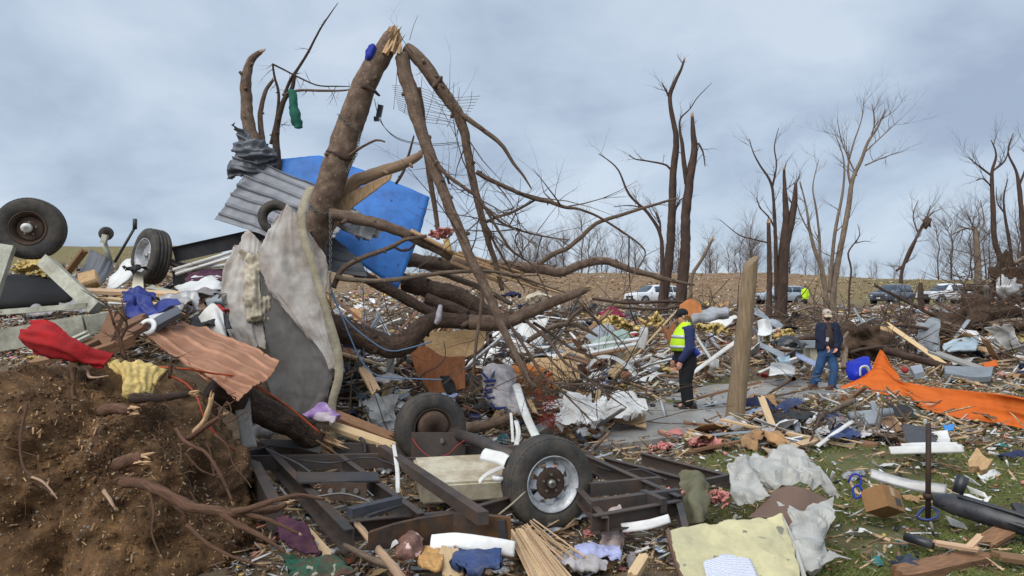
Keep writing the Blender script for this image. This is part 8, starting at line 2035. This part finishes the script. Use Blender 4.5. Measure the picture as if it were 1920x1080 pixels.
litter('brown_splinters', m_lb, 2400, NEAR, (12, 50), .07, 22, (.04, .13), .12)
litter('grey_splinters', m_greywood, 1500, NEAR, (12, 44), .06, 23, (.04, .14), .12)
litter('white_slivers', m_wsiding, 1300, NEAR, (10, 40), .06, 24, (.06, .2), .12)
litter('wood_chips', m_lw, 5000, NEAR, (3, 13), .14, 1, (.1, .5))
litter('brown_wood_chips', m_lb, 6000, NEAR, (3, 17), .2, 2, (.15, .6))
litter('paper_bits', m_wpaper, 7000, NEAR, (2.5, 13), .10, 3, (.4, 1))
litter('dark_bits', m_blk, 2000, NEAR, (3, 11), .3, 4, (.3, 1))
litter('insulation_bits', m_yinsul, 1100, NEAR, (3, 9), .5, 5, (.5, 1))
litter('pink_bits', m_pinsul, 900, NEAR, (3, 8), .5, 6, (.5, 1))
litter('blue_grey_bits', m_gsiding, 3200, NEAR, (3, 9), .2, 7, (.3, 1))
litter('leaf_litter', m_leaf, 6000, NEAR, (2, 6), .12, 8, (.4, 1))
litter('field_chips', m_lumber, 3200, [(640, 1660, 510, 566, 1), (1640, 1930, 515, 560, .25), (0, 420, 468, 500, .15)], (1.2, 5), .25, 9, (.2, .7), .02, True)
litter('field_bits', m_wpaper, 1200, [(640, 1660, 510, 566, 1), (1640, 1930, 515, 560, .3)], (1.0, 3.5), .2, 10, (.3, 1), .02, True)
litter('field_clods', m_leaf, 1600, [(640, 1930, 508, 566, 1)], (1.5, 5), .4, 11, (.4, 1), .02, True)

# ---- grass blades
def blades(name, m, n, zones, hgt, seed, lab):
    r2 = random.Random(seed); V_, F_ = [], []
    tot = sum(z[4] for z in zones)
    for (x0, x1, y0, y1, w) in zones:
        nk = int(n * w / tot); q = np.random.RandomState(seed + int(x0))
        for X_, Y_ in zip(*hit_many(q.uniform(x0, x1, nk), q.uniform(y0, y1, nk))):
            if not Y_ == Y_ or Y_ > 16: continue
            p = Vector((X_, Y_, 0))
            if nz(p.x * .9, p.y * .9, 4) < -.18: continue
            h = hgt * r2.uniform(.4, 1.2); a = r2.uniform(0, 6.28); b = r2.uniform(0, 6.28); w_ = .0035 * max(1, p.y / 5)
            z = gz(p.x, p.y) - .004; ln = h * r2.uniform(.2, .9)
            k = len(V_)
            V_ += [(p.x - math.cos(a) * w_, p.y - math.sin(a) * w_, z), (p.x + math.cos(a) * w_, p.y + math.sin(a) * w_, z), (p.x + math.cos(b) * ln * .4, p.y + math.sin(b) * ln * .4, z + h * .6), (p.x + math.cos(b) * ln, p.y + math.sin(b) * ln, z + h * .85)]
            F_ += [(k, k + 1, k + 2), (k + 1, k + 3, k + 2)]
    me = bpy.data.meshes.new(name); me.from_pydata(V_, [], F_); me.materials.append(m)
    o = link(bpy.data.objects.new(name, me)); o['kind'] = 'stuff'; o['label'] = lab; o['category'] = 'grass'
GZ = [(1300, 1940, 850, 1090, 6), (1700, 1940, 800, 850, 1.2), (1240, 1560, 820, 850, .7), (1640, 1760, 700, 740, .4)]
blades('grass', m_grass, 44000, GZ, .05, 1, 'short green grass on the plot at right')
blades('dead_grass', m_straw, 9000, GZ + [(420, 1300, 850, 1090, 3), (1000, 1700, 640, 740, 1)], .045, 2, 'pale dead grass among the debris')

# ---- brush: thin sticks nobody could count
def brush(name, n, zones, rad, ln, seed, m, hgt, lab):
    r2 = random.Random(seed); mb = MB(); tot = sum(z[4] for z in zones)
    for (x0, x1, Y0, Y1, w, hh) in zones:
        for _ in range(int(n * w / tot)):
            Y = r2.uniform(Y0, Y1); px = r2.uniform(x0, x1); x = (px - 960) / FPX * Y
            z = gz(x, Y) + r2.random() ** 1.6 * hh
            d = Vector((r2.uniform(-1, 1), r2.uniform(-.6, .6), r2.uniform(-.35, .6))).normalized(); L = r2.uniform(*ln)
            pts = [Vector((x, Y, z))]
            for k in range(3):
                d = (d + Vector((r2.uniform(-.35, .35), r2.uniform(-.3, .3), r2.uniform(-.35, .25)))).normalized(); pts.append(pts[-1] + d * L / 3)
            r = r2.uniform(*rad) * max(1, Y / 14)
            mb.tube(pts, [r, r * .8, r * .6, r * .3], 3, smooth_path=False, cap=False)
    o = link(bpy.data.objects.new(name, mb.mesh(name, m))); o['kind'] = 'stuff'; o['label'] = lab; o['category'] = 'brush'
brush('brush', 1900, [(960, 1560, 26, 42, 5, .8), (1560, 1700, 26, 36, 1, .4), (1640, 1800, 20, 28, 2.5, .6), (1800, 1960, 20, 34, 4, 2.2), (700, 1000, 14, 30, 3, 1.0), (1050, 1130, 9.5, 13, 1.2, .25), (760, 930, 9.5, 14, 1.4, .3)], (.006, .016), (.6, 2.4), 3, m_twig, 1, 'tangled brown brushwood along the edge of the plot')
brush('pale_brush', 600, [(960, 1600, 24, 40, 4, .7), (1640, 1800, 20, 27, 2, .6), (1800, 1960, 20, 32, 3, 1.9), (1050, 1130, 9.5, 13, 1.4, .3), (760, 930, 9.5, 14, 1.4, .3), (620, 760, 8, 10, 1, .4)], (.005, .014), (.5, 2.0), 4, m_bark_grey, 1, 'paler sticks tangled in the brushwood')
RS = 1.0
# heavy limbs of the brush pile at right, each one a thing
bl = [('pale limb arching over the brush pile towards the pickup', [(1720, 640, 24, .07), (1760, 600, 24, .06), (1800, 590, 24, .05), (1835, 570, 24, .03)]), ('pale limb curving down the middle of the brush pile', [(1770, 605, 22, .06), (1800, 615, 22, .06), (1822, 640, 22, .04)]), ('long log lying right of the orange flap', [(1655, 655, 18, .11), (1700, 668, 18, .10), (1750, 682, 18, .09), (1790, 690, 18, .07)]),
      ('thick pale log end at the right in front of the brush', [(1856, 615, 23, .18), (1880, 608, 23, .18), (1920, 606, 23, .17), (1960, 606, 23, .15)]), ('dark slanting limb running down across the brush pile', [(1640, 535, 26, .05), (1700, 565, 26, .06), (1750, 590, 26, .07), (1810, 600, 26, .06), (1870, 600, 26, .05)]), ('steep pale limb rising to the right edge', [(1845, 540, 27, .06), (1870, 515, 27, .07), (1900, 495, 27, .08), (1930, 478, 27, .08)]),
      ('splintered upright stub right of the pickup', [(1807, 575, 28, .12), (1808, 555, 28, .11), (1810, 535, 28, .06)]), ('short dark stub left of the pickup', [(1726, 580, 26, .12), (1727, 550, 26, .1), (1727, 530, 26, .06)]), ('vertical forked stick in the brush at far right', [(1872, 610, 24, .05), (1875, 570, 24, .045), (1862, 548, 24, .03)]), ('lower long limb stretched below the brush pile', [(1640, 620, 21, .05), (1690, 610, 21, .05), (1750, 620, 21, .045), (1800, 640, 21, .03)]),
      ('dark limb lying left of the brush pile behind the man', [(1480, 640, 22, .08), (1530, 632, 22, .1), (1600, 640, 22, .09), (1650, 660, 21, .06)]), ('pale crooked limb right behind the man in jeans', [(1582, 690, 16.5, .07), (1586, 660, 17, .06), (1582, 640, 17, .05), (1590, 622, 17, .03)]), ('long stick slanting behind the orange flap', [(1595, 660, 18, .04), (1630, 652, 18, .04), (1680, 648, 18, .03)]),
      ('fallen limb lying below the white SUV', [(1110, 560, 30, .06), (1180, 568, 30, .07), (1260, 565, 30, .06), (1330, 575, 30, .04)]), ('second fallen limb crossing before the SUV', [(1150, 575, 27, .05), (1230, 580, 27, .06), (1300, 572, 27, .05), (1360, 585, 27, .03)]), ('pale limb right of the dark forked trunk', [(1490, 585, 28, .05), (1530, 575, 28, .05), (1570, 590, 27, .04)])]
for i, (lab, spec) in enumerate(bl): log(lab, spec, m_bark_pale if 'pale' in lab else m_bark_far, 'brush_limb', 8, 5 if 'stub' in lab else 0, cat='log', tw=4, seed=80 + i, twl=1.0)
solo('root_ball', MB().ball(at(1615, 640, 19.5), (.6, .5, .45), 40, 28, .9, 7), m_soil_dark, 'dark round root ball behind the man in jeans', 'root ball')
solo('root_ball', MB().ball(at(1905, 560, 27), (.9, .8, 1.3), 40, 28, 1.0, 9), m_soil_dark, 'dark upturned root mass at the right picture edge', 'root ball')
solo('root_ball', MB().ball(at(1840, 610, 24), (1.3, .9, .7), 40, 28, 1.0, 12), m_soil_dark, 'low dark earth mass under the brush pile', 'root ball')
sheet('mangled_metal', 'mangled silver metal hanging in the brush at the right edge', 'metal', [[(1868, 530, 24), (1885, 520, 24), (1905, 522, 24)], [(1872, 548, 23.8), (1890, 545, 23.6), (1908, 540, 23.8)], [(1885, 558, 23.8), (1895, 555, 23.6), (1902, 550, 23.8)]], m_silver, .02, 18, 18, crump=.2, cs=2)
solo('bent_tube', MB().tube([at(1878, 515, 24), at(1885, 525, 23.9), at(1900, 530, 23.9), at(1903, 522, 24)], .05, 8), m_silver, 'bent white tube above the mangled silver metal', 'tube')
sheet('corrugated_scrap', 'light blue-grey ribbed sheet lying under the brush pile', 'metal sheet', [[(1770, 648, 20), (1800, 638, 20), (1835, 634, 20)], [(1768, 656, 19.6), (1800, 652, 19.4), (1832, 650, 19.5)], [(1782, 660, 19.2), (1805, 660, 19.2), (1830, 658, 19.2)]], mat('pale_blue_metal', srgb(164, 180, 190), .5, .1, 4, .1, metal=.2), .01, 28, 16, corr=(4, .05, 0), wr=.03, ws=2)
sheet('tan_shard', 'tan board shard right of the light ribbed sheet', 'board', [[(1828, 648, 20), (1850, 652, 20)], [(1834, 656, 19.8), (1852, 662, 19.8)]], m_osb, .03, 5, 5, smooth=False)
sheet('tan_board', 'round-edged tan board beside the brush pile left end', 'board', [[(1632, 616, 20.5), (1655, 612, 20.5), (1672, 620, 20.5)], [(1635, 632, 20.3), (1655, 636, 20.3), (1675, 630, 20.3)]], m_osb, .03, 6, 6, smooth=False)
board('long weathered plank lying right of the orange flap log', (1750, 660, 18.5), (1835, 690, 17.5), .3, .06, m_greywood)
sheet('orange_scrap_far', 'orange plastic scrap far right behind the tarp', 'plastic', [[(1842, 684, 18), (1868, 678, 18)], [(1845, 690, 17.6), (1872, 688, 17.6)]], m_orange, .02, 8, 8, wr=.05, ws=4)
sheet('grey_bin', 'upended pale grey box right of the orange flap', 'box', [[(1706, 692, 14.6), (1728, 688, 14.6)], [(1715, 706, 14.2), (1733, 702, 14.2)]], m_gsiding, .12, 4, 4, smooth=False)
solo('red_ball', MB().ball(at(1697, 694, 15), .07, 16, 12), m_cl_red, 'faded red ball lying right of the orange flap', 'ball')
sheet('blue_plastic_scrap', 'bright blue plastic scrap lying below the orange tarp', 'plastic', [[(1768, 798, 8.4), (1790, 796, 8.4)], [(1772, 808, 8.2), (1788, 806, 8.2)]], mat('sky_blue_plastic', srgb(52, 134, 206), .5, .08, 5, 0), .012, 8, 8, wr=.01, ws=5)
